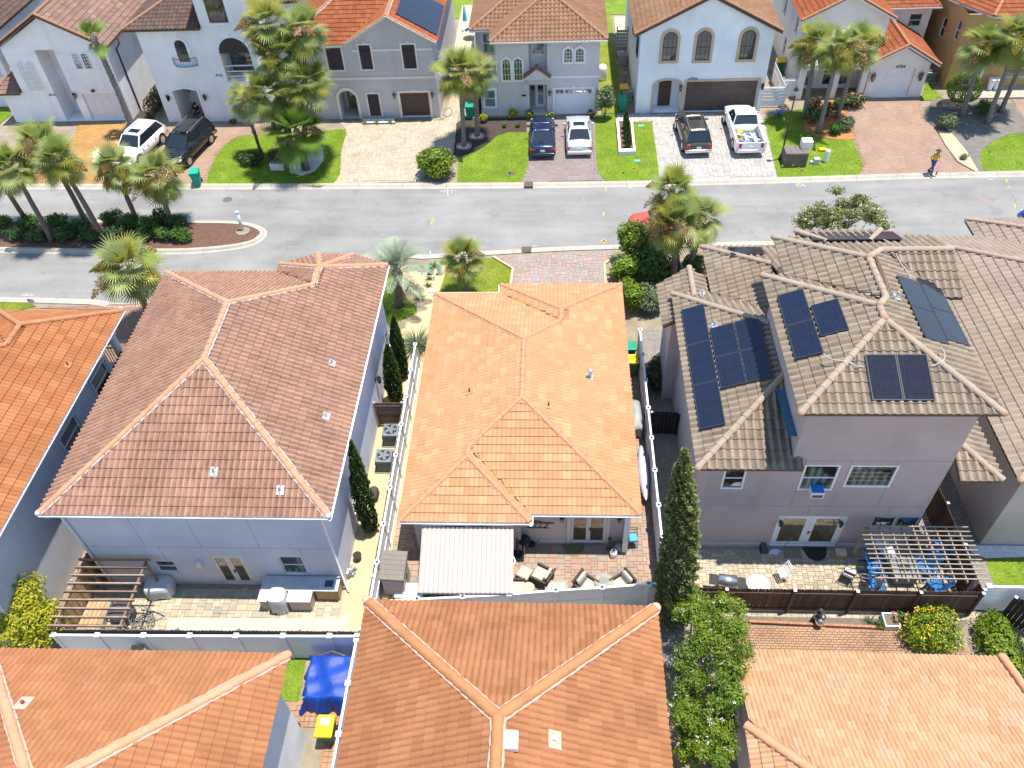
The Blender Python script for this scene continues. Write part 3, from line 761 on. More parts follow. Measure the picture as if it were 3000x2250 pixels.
def leaf_cloud(blobs, n, size, rg, up=.35, hollow=.55, asp=.5, jag=.25):
 vs = []; fs = []; tr = []
 vol = np.array([b[3]*b[4]*b[5] for b in blobs])**.67; vol = vol/vol.sum()
 ks = rg.choice(len(blobs), n, p=vol)
 dirs = rg.normal(size=(n, 3)); dirs /= np.linalg.norm(dirs, axis=1)[:, None]
 rad = hollow+(1-hollow)*rg.random(n)**.5
 ph = rg.uniform(0, 6.28, (6, 1)); wv = rg.normal(size=(6, 3))*3.2
 mod = 1+jag*np.sin(dirs@wv.T+ph.T).mean(1)*1.6
 B_ = np.array([[*b] for b in blobs])[ks]
 c = B_[:, :3]+dirs*B_[:, 3:6]*(rad*mod)[:, None]
 nn = dirs*1.0+rg.normal(size=(n, 3))*.55+[0, 0, up]; nn /= np.linalg.norm(nn, axis=1)[:, None]
 t = rg.normal(size=(n, 3)); u = np.cross(nn, t); u /= np.linalg.norm(u, axis=1)[:, None]; v = np.cross(nn, u)
 s = size*rg.uniform(.6, 1.35, n)[:, None]
 q = np.stack([c-u*s, c-v*s*asp+nn*s*.12, c+u*s, c+v*s*asp+nn*s*.12], 1).reshape(-1, 3)
 fs = np.arange(4*n).reshape(-1, 4)
 base = rg.uniform(.02, 1, n); clump = (np.sin(c@np.array([2.3, 1.7, 2.9])*1.6)+1)/2
 return q, fs.tolist(), np.clip(base*.7+clump*.3, .02, 1)
def shrub(label, base, size, n=1800, leaf=.07, mat=None, cat='shrub', name='shrub', group=None, seed=1, blobs=None, flowers=None, nf=60, fsize=.05, stem=True, up=.35, hollow=.5, jag=.3, asp=.5):
 rg = np.random.default_rng(seed+int(abs(base[0])*100+abs(base[1])*10)); base = Vector(base); w, d, h = size
 t = thing(name, label, cat, base, 0, group)
 if blobs is None:
  blobs = [(0, 0, h*.5, w*.42, d*.42, h*.45)]
  for k in range(6):
   a = rg.uniform(0, 6.28); blobs.append((math.cos(a)*w*.24, math.sin(a)*d*.24, h*rg.uniform(.35, .72), w*rg.uniform(.2, .3), d*rg.uniform(.2, .3), h*rg.uniform(.2, .3)))
 q, fs, tr = leaf_cloud(blobs, n, leaf, rg, up, hollow, asp, jag); q[:, 2] = np.maximum(q[:, 2], .01)
 add_obj('foliage', new_mesh('foliage', q, fs, mat or L_MID, False, np.repeat(tr, 1)), t)
 if stem:
  mb = MB()
  for k in range(5):
   b = blobs[min(len(blobs)-1, k)]; mb.tube([(0, 0, -.02), (b[0]*.4, b[1]*.4, b[2]*.5), (b[0], b[1], b[2]+b[5]*.4)], [.035, .025, .01], 5)
  mb.build('stem', BARK, t, world=False)
 if flowers is not None:
  mb = MB(); q, fs, tr = leaf_cloud(blobs, nf*4, fsize, rg, .9, .97, .8, jag)
  keep = [i for i in range(nf*4) if q[4*i, 2] > h*.3][:nf*2]
  vs = np.concatenate([q[4*i:4*i+4] for i in keep]); add_obj('blossom', new_mesh('blossom', vs, [(4*i, 4*i+1, 4*i+2, 4*i+3) for i in range(len(keep))], flowers, False, rg.uniform(.02, 1, len(keep))), t)
 return t
def cypress(label, base, h, r, n=5200, mat=None, leaf=.06, group=None, seed=3, shape=None, lean=(0, 0), name='cypress_tree', bump_amt=.22):
 rg = np.random.default_rng(seed); base = Vector(base); t = thing(name, label, 'cypress', base, 0, group)
 f = rg.random(n)**.85
 prof = np.interp(f, *(shape or ([0, .06, .3, .6, .85, 1], [.55, .85, 1., .82, .45, .05])))
 a = rg.uniform(0, 6.283, n); z = f*h
 lump = 1+bump_amt*np.sin(a*5+z*2.3+1.3*np.sin(z*4.1))*np.sin(z*5.3+a*2)+.1*np.sin(a*11+z*9)
 rr = r*prof*lump*(.72+.28*rg.random(n)**.4)
 c = np.stack([rr*np.cos(a)+lean[0]*f**1.4, rr*np.sin(a)+lean[1]*f**1.4, z+.05], 1)
 out = np.stack([np.cos(a), np.sin(a), np.zeros(n)], 1)
 ax = out*.55+np.array([0, 0, .8])+rg.normal(size=(n, 3))*.3; ax /= np.linalg.norm(ax, axis=1)[:, None]
 sd = np.cross(ax, out+rg.normal(size=(n, 3))*.6); sd /= np.linalg.norm(sd, axis=1)[:, None]
 s = leaf*rg.uniform(.7, 1.4, n)[:, None]
 q = np.stack([c-ax*s, c+sd*s*.55, c+ax*s*1.2, c-sd*s*.55], 1).reshape(-1, 3)
 q[:, 2] = np.maximum(q[:, 2], .01)
 tr = np.clip(rg.uniform(.02, .75, n)+.25*(lump-1)/.3, .02, 1)
 add_obj('crown', new_mesh('crown', q, np.arange(4*n).reshape(-1, 4).tolist(), mat or L_CYP, False, tr), t)
 MB().tube([(0, 0, -.02), (lean[0]*.3, lean[1]*.3, h*.5), (lean[0], lean[1], h*.94)], [r*.22, r*.12, .01], 6).build('trunk', BARK, t, world=False)
 return t
def tuft(label, base, n=14, scale=.6, mat=None, name='ornamental_grass', cat='plant', group=None, seed=5, L=.9):
 rg = random.Random(seed+int(base[0]*91)); t = thing(name, label, cat, base, 0, group); mb = MB()
 for i in range(n*4):
  a = rg.uniform(0, 6.28); o = Vector((math.cos(a), math.sin(a), 0)); s = Vector((-o.y, o.x, 0)); e = rg.uniform(.25, 1.3); ln = L*scale*rg.uniform(.6, 1.1); p = o*rg.uniform(0, .1)*scale; d = (o*math.cos(e)+Vector((0, 0, math.sin(e)))); w = .018*scale/.6; b = []
  for k in range(4): b += [p-s*w*(1-k/3.2), p+s*w*(1-k/3.2)]; p = p+d*ln/3; d = (d+Vector((0, 0, -.38))).normalized()
  b = [Vector((q.x, q.y, max(.01, q.z))) for q in b]
  mb.add(b, [(0, 1, 3, 2), (2, 3, 5, 4), (4, 5, 7, 6)], rg.uniform(.05, 1))
 mb.build('blade_clump', mat or L_GREY, t, world=False, tr=True)
 return t
# ================================================================ SETTING
m_soil = pm('soil', (.30, .25, .18), .95, .25, .8, .3, 25, .4, 30)
m_sand = pm('sandy_soil', (.42, .35, .25), .95, .25, 1.2, .3, 30, .4, 30)
m_mulch = pm('mulch_dark', (.06, .045, .036), .95, .35, 6, .5, 22, .8, 22)
m_mulchb = pm('mulch_brown', (.13, .07, .05), .95, .35, 6, .5, 22, .8, 22)
m_mulcho = pm('mulch_orange', (.38, .17, .06), .95, .35, 5, .45, 24, .8, 22)
m_greysand = pm('grey_sand', (.26, .24, .21), .95, .25, 2, .35, 28, .5, 26)
m_conc = pm('kerb_concrete', (.62, .57, .47), .85, .12, 1.5, .18, 30, .2, 40, stain=(.55, .5, .35, 1))
m_shell = pm('shell_gravel', (.80, .64, .38), .9, .15, 1.6, .4, 16, .9, 16)
m_shellw = pm('shell_gravel_pale', (.82, .74, .55), .9, .12, 1.6, .35, 16, .9, 16)
m_gravelg = pm('grey_gravel', (.36, .32, .28), .9, .2, 1.6, .6, 14, 1.0, 14)
m_gravelw = pm('gravel_white', (.62, .62, .61), .85, .1, 2, .35, 14, .9, 14)
def asphalt():
 m, nt, b = nodes_of('asphalt')
 c = ramp(nt, noise(nt, .22, 6, .62), [(.28, (.175, .172, .162)), (.5, (.225, .22, .208)), (.72, (.285, .277, .262))])
 st = ramp(nt, noise(nt, 1.0, 5, .6, scaled(nt, .10, .9, 1)), [(.45, 0.), (.68, 1.)])
 c = mixc(nt, math_(nt, 'MULTIPLY', st, .4), c, (.34, .33, .305))
 dk = ramp(nt, noise(nt, .55, 8, .7), [(.56, 0.), (.74, 1.)])
 c = mixc(nt, math_(nt, 'MULTIPLY', dk, .5), c, (.115, .113, .11))
 oil = ramp(nt, noise(nt, .9, 4, .5, dist=1.5), [(.68, 0.), (.76, 1.)])
 c = mixc(nt, math_(nt, 'MULTIPLY', oil, .45), c, (.10, .098, .095))
 vo = nd(nt, 'ShaderNodeTexVoronoi', feature='DISTANCE_TO_EDGE'); vo.inputs['Scale'].default_value = .22; vo.inputs['Randomness'].default_value = 1.0
 wv = nd(nt, 'ShaderNodeVectorMath', operation='ADD'); nz = nd(nt, 'ShaderNodeTexNoise'); nz.inputs['Scale'].default_value = .8; nz.inputs['Detail'].default_value = 5
 gp_ = nd(nt, 'ShaderNodeNewGeometry').outputs['Position']; nt.links.new(gp_, nz.inputs['Vector']); nt.links.new(gp_, wv.inputs[0]); nt.links.new(nz.outputs[1], wv.inputs[1]); nt.links.new(wv.outputs[0], vo.inputs['Vector'])
 cr = math_(nt, 'MULTIPLY', ramp(nt, vo.outputs['Distance'], [(.0, 1.), (.006, 0.)]), ramp(nt, noise(nt, .3, 3), [(.56, 0.), (.68, .45)]))
 c = mixc(nt, cr, c, (.07, .068, .065))
 c = mixc(nt, .45, c, ramp(nt, noise(nt, 14, 5, .8), [(.3, .45), (.7, 1.15)]), 'MULTIPLY')
 nt.links.new(c, b.inputs['Base Color']); b.inputs['Roughness'].default_value = .85; b.inputs['Specular IOR Level'].default_value = .3
 bump(nt, b, noise(nt, 45, 3), .35, .01); return m
m_asph = asphalt()
def lawn_mat(name, a, b_, c_, dry=.25):
 m, nt, b = nodes_of(name)
 c = ramp(nt, noise(nt, .9, 5, .6), [(.3, a), (.55, b_), (.75, c_)])
 c = mixc(nt, math_(nt, 'MULTIPLY', ramp(nt, noise(nt, .5, 5, .65), [(.55, 0.), (.75, 1.)]), dry), c, (.2, .18, .045))
 c = mixc(nt, .5, c, ramp(nt, noise(nt, 9, 5, .75), [(.3, .3), (.7, 1.15)]), 'MULTIPLY')
 nt.links.new(c, b.inputs['Base Color']); b.inputs['Roughness'].default_value = .7; b.inputs['Specular IOR Level'].default_value = .2
 bump(nt, b, noise(nt, 30, 4, .7), .9, .03); return m
m_lawn = lawn_mat('lawn', (.12, .20, .013), (.175, .265, .018), (.25, .32, .03), .4)
m_lawnd = lawn_mat('lawn_dry', (.135, .185, .014), (.20, .245, .02), (.28, .29, .035), .5)
# ground, street
sheet('ground', [(-400, -200), (400, -200), (400, 700), (-400, 700)], -.06, m_soil)
kn = GP(3, [(-1500, 250), (0, 266), (600, 281), (1000, 286)], 0) + GP(1, [(300, 1668), (540, 1650), (950, 1625), (1500, 1595)], 0) + GP(2, [(200, 1570), (1700, 1540), (3600, 1500)], 0)
kf = GP(0, [(-1200, 1233), (400, 1228), (1500, 1228), (2212, 1226)], 0) + GP(1, [(1500, 1218)], 0) + GP(2, [(600, 1190), (1500, 1160), (2212, 1146), (3600, 1110)], 0)
def smooth(pl, k=8):
 out = []; n = len(pl)
 for i in range(n-1):
  p0, p1, p2, p3 = pl[max(0, i-1)], pl[i], pl[i+1], pl[min(n-1, i+2)]
  for j in range(k):
   t = j/k; out.append(.5*((2*p1)+(p2-p0)*t+(2*p0-5*p1+4*p2-p3)*t*t+(3*p1-p0-3*p2+p3)*t**3))
 return out+[pl[-1]]
kn = smooth(kn, 6); kf = smooth(kf, 4)
street = tess_sheet('street', [(p.x, p.y) for p in kn] + [(p.x, p.y) for p in reversed(kf)], 0.0, m_asph)
def kerb(name, pl, side, closed=False, sec=3.05, prof=((0, .005), (.22, .018), (.34, .10), (.42, .118), (.58, .118), (.58, -.04), (0, -.04))):
 pl = [Vector((p[0], p[1], 0)) for p in pl]
 if closed: pl = pl+[pl[0]]
 d = [0.0]
 for a, b in zip(pl, pl[1:]): d.append(d[-1]+(b-a).length)
 def at(s):
  s = min(max(s, 0), d[-1])
  for i in range(len(pl)-1):
   if d[i+1] >= s: return pl[i].lerp(pl[i+1], (s-d[i])/max(1e-6, d[i+1]-d[i]))
  return pl[-1]
 def nrm(s):
  t = (at(s+.3)-at(s-.3)); t.normalize(); return Vector((-t.y, t.x, 0))*side
 root = bpy.data.objects.new(name, None); COL.objects.link(root); root['kind'] = 'structure'; ORG[root] = Vector((0, 0, 0))
 k = max(1, int(d[-1]/sec)); st = d[-1]/k
 for i in range(k):
  m = 5; rings = []
  for j in range(m+1):
   s = st*i+.007+(st-.014)*j/m; p = at(s); q = nrm(s); rings.append([p+q*a+Vector((0, 0, b)) for a, b in prof])
  n = len(prof); mb = MB(); fs = [(j*n+a, j*n+(a+1) % n, (j+1)*n+(a+1) % n, (j+1)*n+a) for j in range(m) for a in range(n)]
  fs += [tuple(range(n)), tuple(m*n+a for a in range(n-1, -1, -1))]
  if side < 0: fs = [f[::-1] for f in fs]
  mb.add([p for g in rings for p in g], fs); mb.build('kerb_section', m_conc, root)
 return root
kerb('kerb_near', kn, -1); kerb('kerb_far', kf, 1)
nb = [Vector((p.x, p.y-.57, 0)) for p in kn]; fb = [Vector((p.x, p.y+.57, 0)) for p in kf]
tess_sheet('near_ground', [(p.x, p.y) for p in nb] + [(90, -30), (-90, -30)], .06, m_sand)
tess_sheet('far_ground', [(p.x, p.y) for p in reversed(fb)] + [(-90, 160), (90, 160)], .06, m_sand)
# island with its own kerb
isl = GP(0, [(-700, 1420), (0, 1420), (700, 1428), (1300, 1430), (1500, 1432), (1620, 1445), (1700, 1472), (1735, 1508), (1712, 1548), (1640, 1592), (1480, 1625), (1250, 1645), (1060, 1650)], 0) + GP(3, [(600, -8), (0, -20), (-1500, -30)], 0)
isl_i = smooth(isl[:14], 4)+isl[14:]
kerb('island_kerb', isl_i, -1, sec=2.4, prof=((0, .004), (.18, .012), (.26, .12), (.30, .14), (.46, .14), (.46, -.04), (0, -.04)))
_ib = []
for k in range(len(isl_i)):
 d_ = isl_i[min(k+1, len(isl_i)-1)]-isl_i[max(k-1, 0)]; d_.normalize(); _ib.append((isl_i[k].x+d_.y*.44, isl_i[k].y-d_.x*.44))
tess_sheet('island_bed', _ib, .11, m_mulchb)
# lawns
LAWNS = []
def lawn(i, pts, mat=None, name='lawn'):
 p = smooth(GP(i, pts)+GP(i, pts)[:1], 3)[:-1] if len(pts) > 6 else GP(i, pts)
 LAWNS.append([(q.x, q.y) for q in p]); return tess_sheet(name, LAWNS[-1], .10, mat or m_lawn)
lawn(9, [(445, 396), (462, 345), (490, 308), (530, 293), (590, 290), (670, 286), (746, 280), (737, 320), (722, 396), (600, 398)])
lawn(1, [(750, 1186), (765, 1020), (860, 985), (940, 940), (1010, 880), (1090, 855), (1205, 855), (1215, 960), (1200, 1100), (1150, 1183), (950, 1186)])
p_l3 = [(1645, 740), (1775, 735), (1785, 790), (2015, 790), (2052, 1062), (2060, 1169), (1715, 1173), (1660, 1110), (1645, 900)]
LAWNS.append([(q.x, q.y) for q in GP(1, p_l3)]); tess_sheet('lawn', LAWNS[-1], .10, m_lawn)
LAWNS.append([(q.x, q.y) for q in GP(2, [(525, 770), (700, 720), (790, 700), (800, 760), (780, 840), (880, 885), (1100, 905), (1175, 1075), (1140, 1136), (615, 1149)])]); tess_sheet('lawn', LAWNS[-1], .10, m_lawn)
lawn(2, [(2600, 830), (2212, 855), (2100, 875), (1990, 930), (1935, 980), (1925, 1050), (1955, 1112), (2212, 1112), (2600, 1100)])
lawn(2, [(1590, 500), (1645, 590), (1700, 650), (1540, 650)], m_lawn)
lawn(4, [(630, 257), (690, 60), (905, 20), (985, 10), (1110, 85), (1095, 257)], m_lawnd)
lawn(4, [(250, 440), (292, 130), (350, 100), (420, 270), (490, 330), (490, 370), (340, 435)], m_lawn)
lawn(3, [(-300, 300), (180, 300), (235, 322), (150, 345), (-300, 430)], m_lawnd)
lawn(8, [(1870, 262), (1960, 302), (2300, 296), (2300, 485), (2030, 492), (1950, 290)], m_lawn)
lawn(6, [(1850, 930), (1985, 940), (1935, 1228), (1790, 1220)], m_lawn)
lawn(0, [(-200, 690), (0, 660), (70, 690), (70, 745), (0, 800), (-200, 800)], m_lawn)
# lawns and pool ground behind the far houses
sheet('back_lawn', [(-80, 76), (70, 76), (70, 120), (-80, 120)], .10, m_lawn)
sheet('back_patio', [(-9.0, 66), (-5.4, 66), (-5.4, 79), (-9.0, 79)], .11, pm('pale_deck', (.72, .62, .46), .85, .1, 2, .2, 20))
sheet('back_patio', [(5.2, 68), (9, 68), (9, 75.5), (5.2, 75.5)], .11, MATS['pale_deck'])
sheet('side_strip', [(3.4, 57.6), (5.0, 57.6), (5.0, 76), (3.4, 76)], .10, m_lawnd)
# planting beds
def bed(i, pts, mat, name='planting_bed', z=.115): return tess_sheet(name, [(q.x, q.y) for q in GP(i, pts)], z, mat)
bed(1, [(745, 800), (800, 765), (900, 765), (1200, 762), (1203, 856), (1090, 854), (1010, 879), (940, 939), (860, 984), (768, 1018), (730, 1000), (740, 900)], m_mulch)
bed(0, [(828, 795), (870, 770), (900, 700), (1000, 760), (965, 800), (930, 870), (870, 912), (770, 905), (785, 860)], m_mulch)
bed(2, [(790, 700), (960, 650), (1200, 640), (1185, 690), (1060, 705), (1110, 905), (1000, 905), (880, 885), (785, 842)], m_mulcho)
bed(2, [(1620, 640), (1900, 640), (2300, 690), (2300, 850), (2100, 874), (1990, 929), (1934, 980), (1924, 1050), (1954, 1110), (1900, 1112), (1780, 1050), (1700, 940), (1640, 830), (1560, 760)], m_greysand)
bed(2, [(1655, 850), (1740, 860), (1840, 980), (1915, 1108), (1890, 1108), (1785, 1045), (1705, 940)], m_shell, z=.122)
bed(4, [(340, 440), (490, 372), (490, 330), (420, 270), (350, 100), (420, 60), (560, 55), (650, 60), (690, 60), (630, 257), (600, 265), (600, 500), (560, 600), (440, 760), (330, 760), (240, 520)], m_shell, name='gravel_bed')
bed(0, [(1860, 990), (1940, 960), (2010, 950), (2090, 960), (2100, 1040), (2040, 1110), (1960, 1140), (1880, 1120), (1850, 1060)], m_gravelw, name='gravel_bed', z=.12)
sheet('side_gravel', [(-8.95, 14.2), (-6.9, 14.2), (-6.2, 33), (-8.95, 36.5)], .095, m_shell)
sheet('side_gravel', [(3.75, 13.8), (5.9, 13.8), (5.9, 33.2), (4.4, 33.2)], .095, m_gravelg)
sheet('side_gravel', [(16.3, 15.9), (17.2, 15.9), (18.2, 18.2), (18.2, 34), (15.3, 34), (15.3, 21)], .09, m_gravelg)
bed(8, [(1790, 120), (1850, 215), (2300, 220), (2300, 290), (1960, 300), (1870, 262)], m_gravelw, name='gravel_bed', z=.105)
bed(6, [(330, 775), (2260, 775), (2260, 640), (2200, 690), (1090, 690), (1080, 770)], m_shellw, name='gravel_bed', z=.128)
# ---------------------------------------------------------------- pavings
m_bedsand = pm('paver_sand', (.28, .24, .19), .95, .2, 3, .3, 30)
pv_multi = piece_mat('patio_stone', [(0, (.62, .36, .24)), (.2, (.66, .45, .33)), (.4, (.55, .42, .34)), (.55, (.68, .5, .34)), (.7, (.44, .42, .38)), (.85, (.70, .46, .30)), (1, (.50, .36, .29))])
pv_drive = piece_mat('drive_stone', [(0, (.58, .38, .30)), (.3, (.62, .47, .40)), (.6, (.52, .47, .43)), (.8, (.66, .5, .4)), (1, (.45, .42, .42))])
pv_cream = piece_mat('cream_paver', [(0, (.74, .60, .42)), (.4, (.82, .70, .52)), (.8, (.78, .66, .50)), (1, (.66, .55, .42))], fine=.3)
pv_tan = piece_mat('tan_paver', [(0, (.66, .54, .37)), (.4, (.78, .65, .46)), (.8, (.84, .72, .52)), (1, (.58, .48, .36))], algae=.2)
pv_buff = piece_mat('buff_paver', [(0, (.68, .57, .39)), (.4, (.84, .72, .50)), (.75, (.88, .77, .55)), (1, (.6, .54, .43))], algae=.3)
pv_mauve = piece_mat('mauve_paver', [(0, (.42, .33, .29)), (.4, (.50, .40, .36)), (.8, (.46, .37, .35)), (1, (.56, .45, .39))])
pv_white = piece_mat('white_paver', [(0, (.62, .56, .50)), (.4, (.76, .71, .64)), (.8, (.70, .66, .61)), (1, (.80, .76, .70))])
pv_brick = piece_mat('brick_paver', [(0, (.62, .36, .20)), (.4, (.70, .43, .26)), (.8, (.66, .40, .25)), (1, (.56, .36, .24))], algae=.5)
pv_red = piece_mat('red_paver', [(0, (.50, .28, .18)), (.4, (.58, .34, .23)), (.8, (.52, .34, .26)), (1, (.62, .4, .28))])
pv_rose = piece_mat('rose_paver', [(0, (.60, .38, .26)), (.4, (.66, .44, .32)), (.8, (.62, .42, .30)), (1, (.68, .48, .36))], fine=.3)
pv_rust = piece_mat('rust_paver', [(0, (.70, .36, .10)), (.4, (.76, .43, .15)), (.8, (.72, .40, .14)), (1, (.78, .48, .2))], fine=.3)
def pave(name, i, pts, mat, pattern='ashlar', unit=.15, n_ind=300, ang=0.0, holes=(), z=.10):
 return paver_field(name, [(q.x, q.y) for q in GP(i, pts)], z, m_bedsand, mat, pattern, unit, n_ind, ang, holes=holes)
paver_field('central_patio', [(-7.22, 15.58), (4.2, 16.55), (4.24, 31.0), (3.02, 31.0), (3.02, 19.42), (-1.5, 19.42), (-1.5, 18.98), (-6.04, 18.98), (-6.04, 21.5), (-7.22, 21.5)], .10, m_bedsand, pv_multi, 'ashlar', .14)
pave('central_driveway', 9, [(1068, 553), (1326, 539), (1309, 575), (1309, 690), (1106, 690), (1110, 582), (1085, 560)], pv_drive, 'ashlar', .13)
paver_field('blue_house_patio', [(-20.6, 16.95), (-8.95, 16.95), (-8.95, 14.9), (-15.8, 14.9), (-16.2, 14.15), (-20.6, 14.15)], .10, m_bedsand, pv_buff, 'ashlar', .15)
paver_field('tan_house_patio', [(5.6, 19.2), (16.6, 19.2), (16.9, 16.05), (5.45, 16.05)], .10, m_bedsand, pv_tan, 'ashlar', .105)
pave('brick_patio', 8, [(300, 730), (1400, 762), (1480, 830), (1640, 850), (1850, 880), (1860, 1010), (300, 960)], pv_brick, 'brick', .105)
pave('left_house_driveway', 3, [(150, 335), (995, 300), (985, 420), (870, 700), (720, 800), (600, 640), (700, 480), (790, 355)], pv_red, 'brick', .12, 200)
pave('side_paving', 6, [(1830, 1232), (2120, 1205), (2212, 1260), (2212, 1400), (1950, 1390)], pv_brick, 'grid', .2, 120)
pave('side_paving', 6, [(2080, 1480), (2200, 1480), (2150, 1700), (2060, 1700)], pv_brick, 'grid', .2, 60)
paver_field('side_paving', [(-21.05, 14.6), (-20.62, 14.6), (-20.62, 20.5), (-21.05, 20.5)], .10, m_bedsand, pv_multi, 'grid', .2, 60)
# far-side drives: stones of 8 to 10 pixels
pave('cream_driveway', 9, [(732, 264), (958, 260), (975, 205), (1004, 200), (988, 262), (978, 335), (905, 392), (723, 397), (748, 280)], pv_cream, 'ashlar', .16, 300)
pave('sedan_driveway', 1, [(1215, 768), (1640, 764), (1645, 900), (1660, 1110), (1713, 1174), (1150, 1184), (1200, 1100), (1216, 960)], pv_mauve, 'brick', .14, 300)
pave('white_driveway', 2, [(-430, 742), (492, 722), (525, 770), (614, 1150), (-150, 1167), (-160, 1064), (-197, 788), (-420, 790)], pv_white, 'ashlar', .15, 300)
pave('rose_driveway', 2, [(1062, 704), (1200, 642), (1537, 642), (1558, 760), (1638, 830), (1698, 940), (1778, 1052), (1895, 1113), (1860, 1121), (1145, 1138), (1177, 1075), (1112, 905)], pv_rose, 'brick', .12, 300)
pave('suv_driveway', 0, [(1075, 799), (1725, 797), (1700, 860), (1520, 895), (1420, 980), (1338, 1150), (1330, 1192), (1000, 1192), (960, 1000), (1045, 850)], pv_rose, 'brick', .14, 200)
pave('rust_driveway', 0, [(500, 797), (828, 797), (780, 880), (770, 960), (800, 1192), (130, 1192), (250, 1000), (480, 900)], pv_rust, 'brick', .14, 200)
pave('right_driveway', 2, [(2120, 640), (2500, 640), (2500, 800), (2230, 800)], pv_rose, 'brick', .12, 60)
# concrete edging of the central drive and lawn
m_edge = pm('edging', (.78, .60, .36), .85, .12, 2, .2, 30)
for pts in ([(985, 8), (1112, 84), (1096, 200)], [(1760, 10), (1705, 55), (1712, 200)]):
 q = GP(4, pts); mb = MB()
 for a, b in zip(q, q[1:]): mb.beam(a+Vector((0, 0, .04)), b+Vector((0, 0, .04)), .16, .12)
 o = mb.build('concrete_edging', m_edge); o['kind'] = 'structure'
# utility paint on the asphalt, manhole, drains
m_py = pm('mark_yellow', (.42, .33, .06), .7, .15, 8, .4, 30); m_pw = pm('mark_white', (.42, .42, .41), .7, .15, 8, .4, 30); m_pr = pm('paint_red', (.55, .08, .06), .7, .15, 8, .3, 30)
def stroke(i, a, b, w, mat):
 p, q = G((i, *a), .004), G((i, *b), .004); d = (q-p).normalized(); s = Vector((-d.y, d.x, 0))*w/2
 o = MB().add([p-s, q-s*.7, q+s*.8, p+s], [(0, 1, 2, 3)]).build('paint_mark', mat); o['kind'] = 'structure'
for a, b in (((580, 1450), (600, 1418)), ((1698, 1372), (1700, 1398)), ((1714, 1212), (1714, 1236)), ((1680, 1562), (1720, 1562)), ((1700, 1550), (1702, 1578))): stroke(1, a, b, .14, m_py)
for a, b in (((755, 1188), (757, 1212)), ((800, 1340), (804, 1370)), ((2150, 1320), (2154, 1350)), ((2096, 1158), (2100, 1180)), ((2105, 1212), (2125, 1210))): stroke(2, a, b, .12, m_py)
for a, b in (((640, 1238), (745, 1236)), ((690, 1224), (690, 1270)), ((670, 1232), (672, 1252)), ((715, 1230), (716, 1250)), ((1240, 1594), (1275, 1590)), ((575, 1625), (582, 1655)), ((562, 1650), (600, 1648)), ((1860, 1216), (1890, 1218))): stroke(1, a, b, .07, m_pw)
for a, b in (((730, 1200), (800, 1206)), ((745, 1190), (747, 1208)), ((775, 1192), (790, 1210)), ((1985, 1164), (2015, 1162))): stroke(2, a, b, .07, m_pw)
for a, b in (((135, 252), (218, 258)), ((160, 246), (190, 244)), ((205, 246), (206, 262))): stroke(3, a, b, .07, m_pw)
for a, b in (((1525, 1224), (1570, 1230)), ((1905, 1292), (1962, 1306)), ((1070, 1158), (1096, 1162))): stroke(2, a, b, .06, m_pr)
mh = MB(); c = G((0, 1474, 1294), 0); mh.lathe([(.33, .001), (.33, .008), (.3, .012)], c, 24); o = mh.build('manhole_cover', pm('iron', (.12, .11, .1), .7, .2, 6, .3, 40, .4, 50), None); tag(o, 'round grey iron manhole cover in the asphalt beside the island', 'manhole')
m_iron = pm('rusty_iron', (.10, .06, .045), .8, .3, 6, .3, 40)
def drain(i, a, b, label):
 p, q = G((i, *a), .03), G((i, *b), .03); t = thing('storm_drain', label, 'drain', (p+q)/2, 0, 'storm drains in the kerbs')
 x0, x1, y0, y1 = min(p.x, q.x), max(p.x, q.x), min(p.y, q.y), max(p.y, q.y)
 MB().box((x0-.04, y0-.04, .0), (x1+.04, y1+.04, .121)).build('frame', m_iron, t)
 n = 9
 for k in range(n): MB().box((x0+(x1-x0)*(k+.25)/n, y0, .12), (x0+(x1-x0)*(k+.75)/n, y1, .14)).build('bar', pm('iron_bar', (.2, .15, .12), .7, .2, 6), t)
 MB().box((x0, y0, .119), (x1, y1, .124)).build('pit', pm('pit_black', (.008, .008, .008), .9), t)
drain(1, (1188, 1217), (1240, 1186), 'rusty barred storm drain in the kerb in front of the sedans')
drain(1, (1172, 1642), (1228, 1608), 'rusty barred storm drain in the kerb at the multicoloured stone driveway')
# ================================================================ HOUSES
def stucco(name, col, stain=(.56, .9, .22, .16)): return pm(name, col, .88, .10, .5, .12, 35, .35, 55, .2, stain=stain)
st_blue = stucco('stucco_bluegrey', (.60, .615, .67)); st_beige = stucco('stucco_beige', (.60, .54, .49)); st_taupe = stucco('stucco_taupe', (.44, .375, .36), (.6, .35, .5, .35))
st_tan = stucco('stucco_tan', (.50, .44, .38)); st_grey = stucco('stucco_grey', (.50, .52, .55)); st_white = stucco('stucco_white', (.80, .80, .81)); st_lav = stucco('stucco_lavender', (.52, .49, .50))
st_rosy = stucco('stucco_rosy_grey', (.60, .555, .555)); st_cool = stucco('stucco_cool_white', (.80, .83, .86)); st_cream = stucco('stucco_cream', (.80, .76, .72)); st_ochre = stucco('stucco_ochre', (.52, .33, .13))
w_white = pm('white_trim', (.80, .80, .79), .5, .05, 2, .05, 30); w_cream = pm('cream_trim', (.74, .68, .60), .6, .06, 2); w_tan = pm('tan_trim', (.52, .40, .28), .7, .08, 2); w_bronze = pm('bronze_frame', (.06, .045, .04), .5, .1, 3); w_redbr = pm('redbrown_frame', (.20, .09, .08), .6, .1, 3)
w_fascia = pm('fascia_white', (.74, .75, .76), .6, .06, 2); w_brown = pm('fascia_brown', (.12, .075, .055), .7, .15, 3); w_blk = pm('black_metal', (.02, .02, .022), .45, .1, 4, spec=.5)
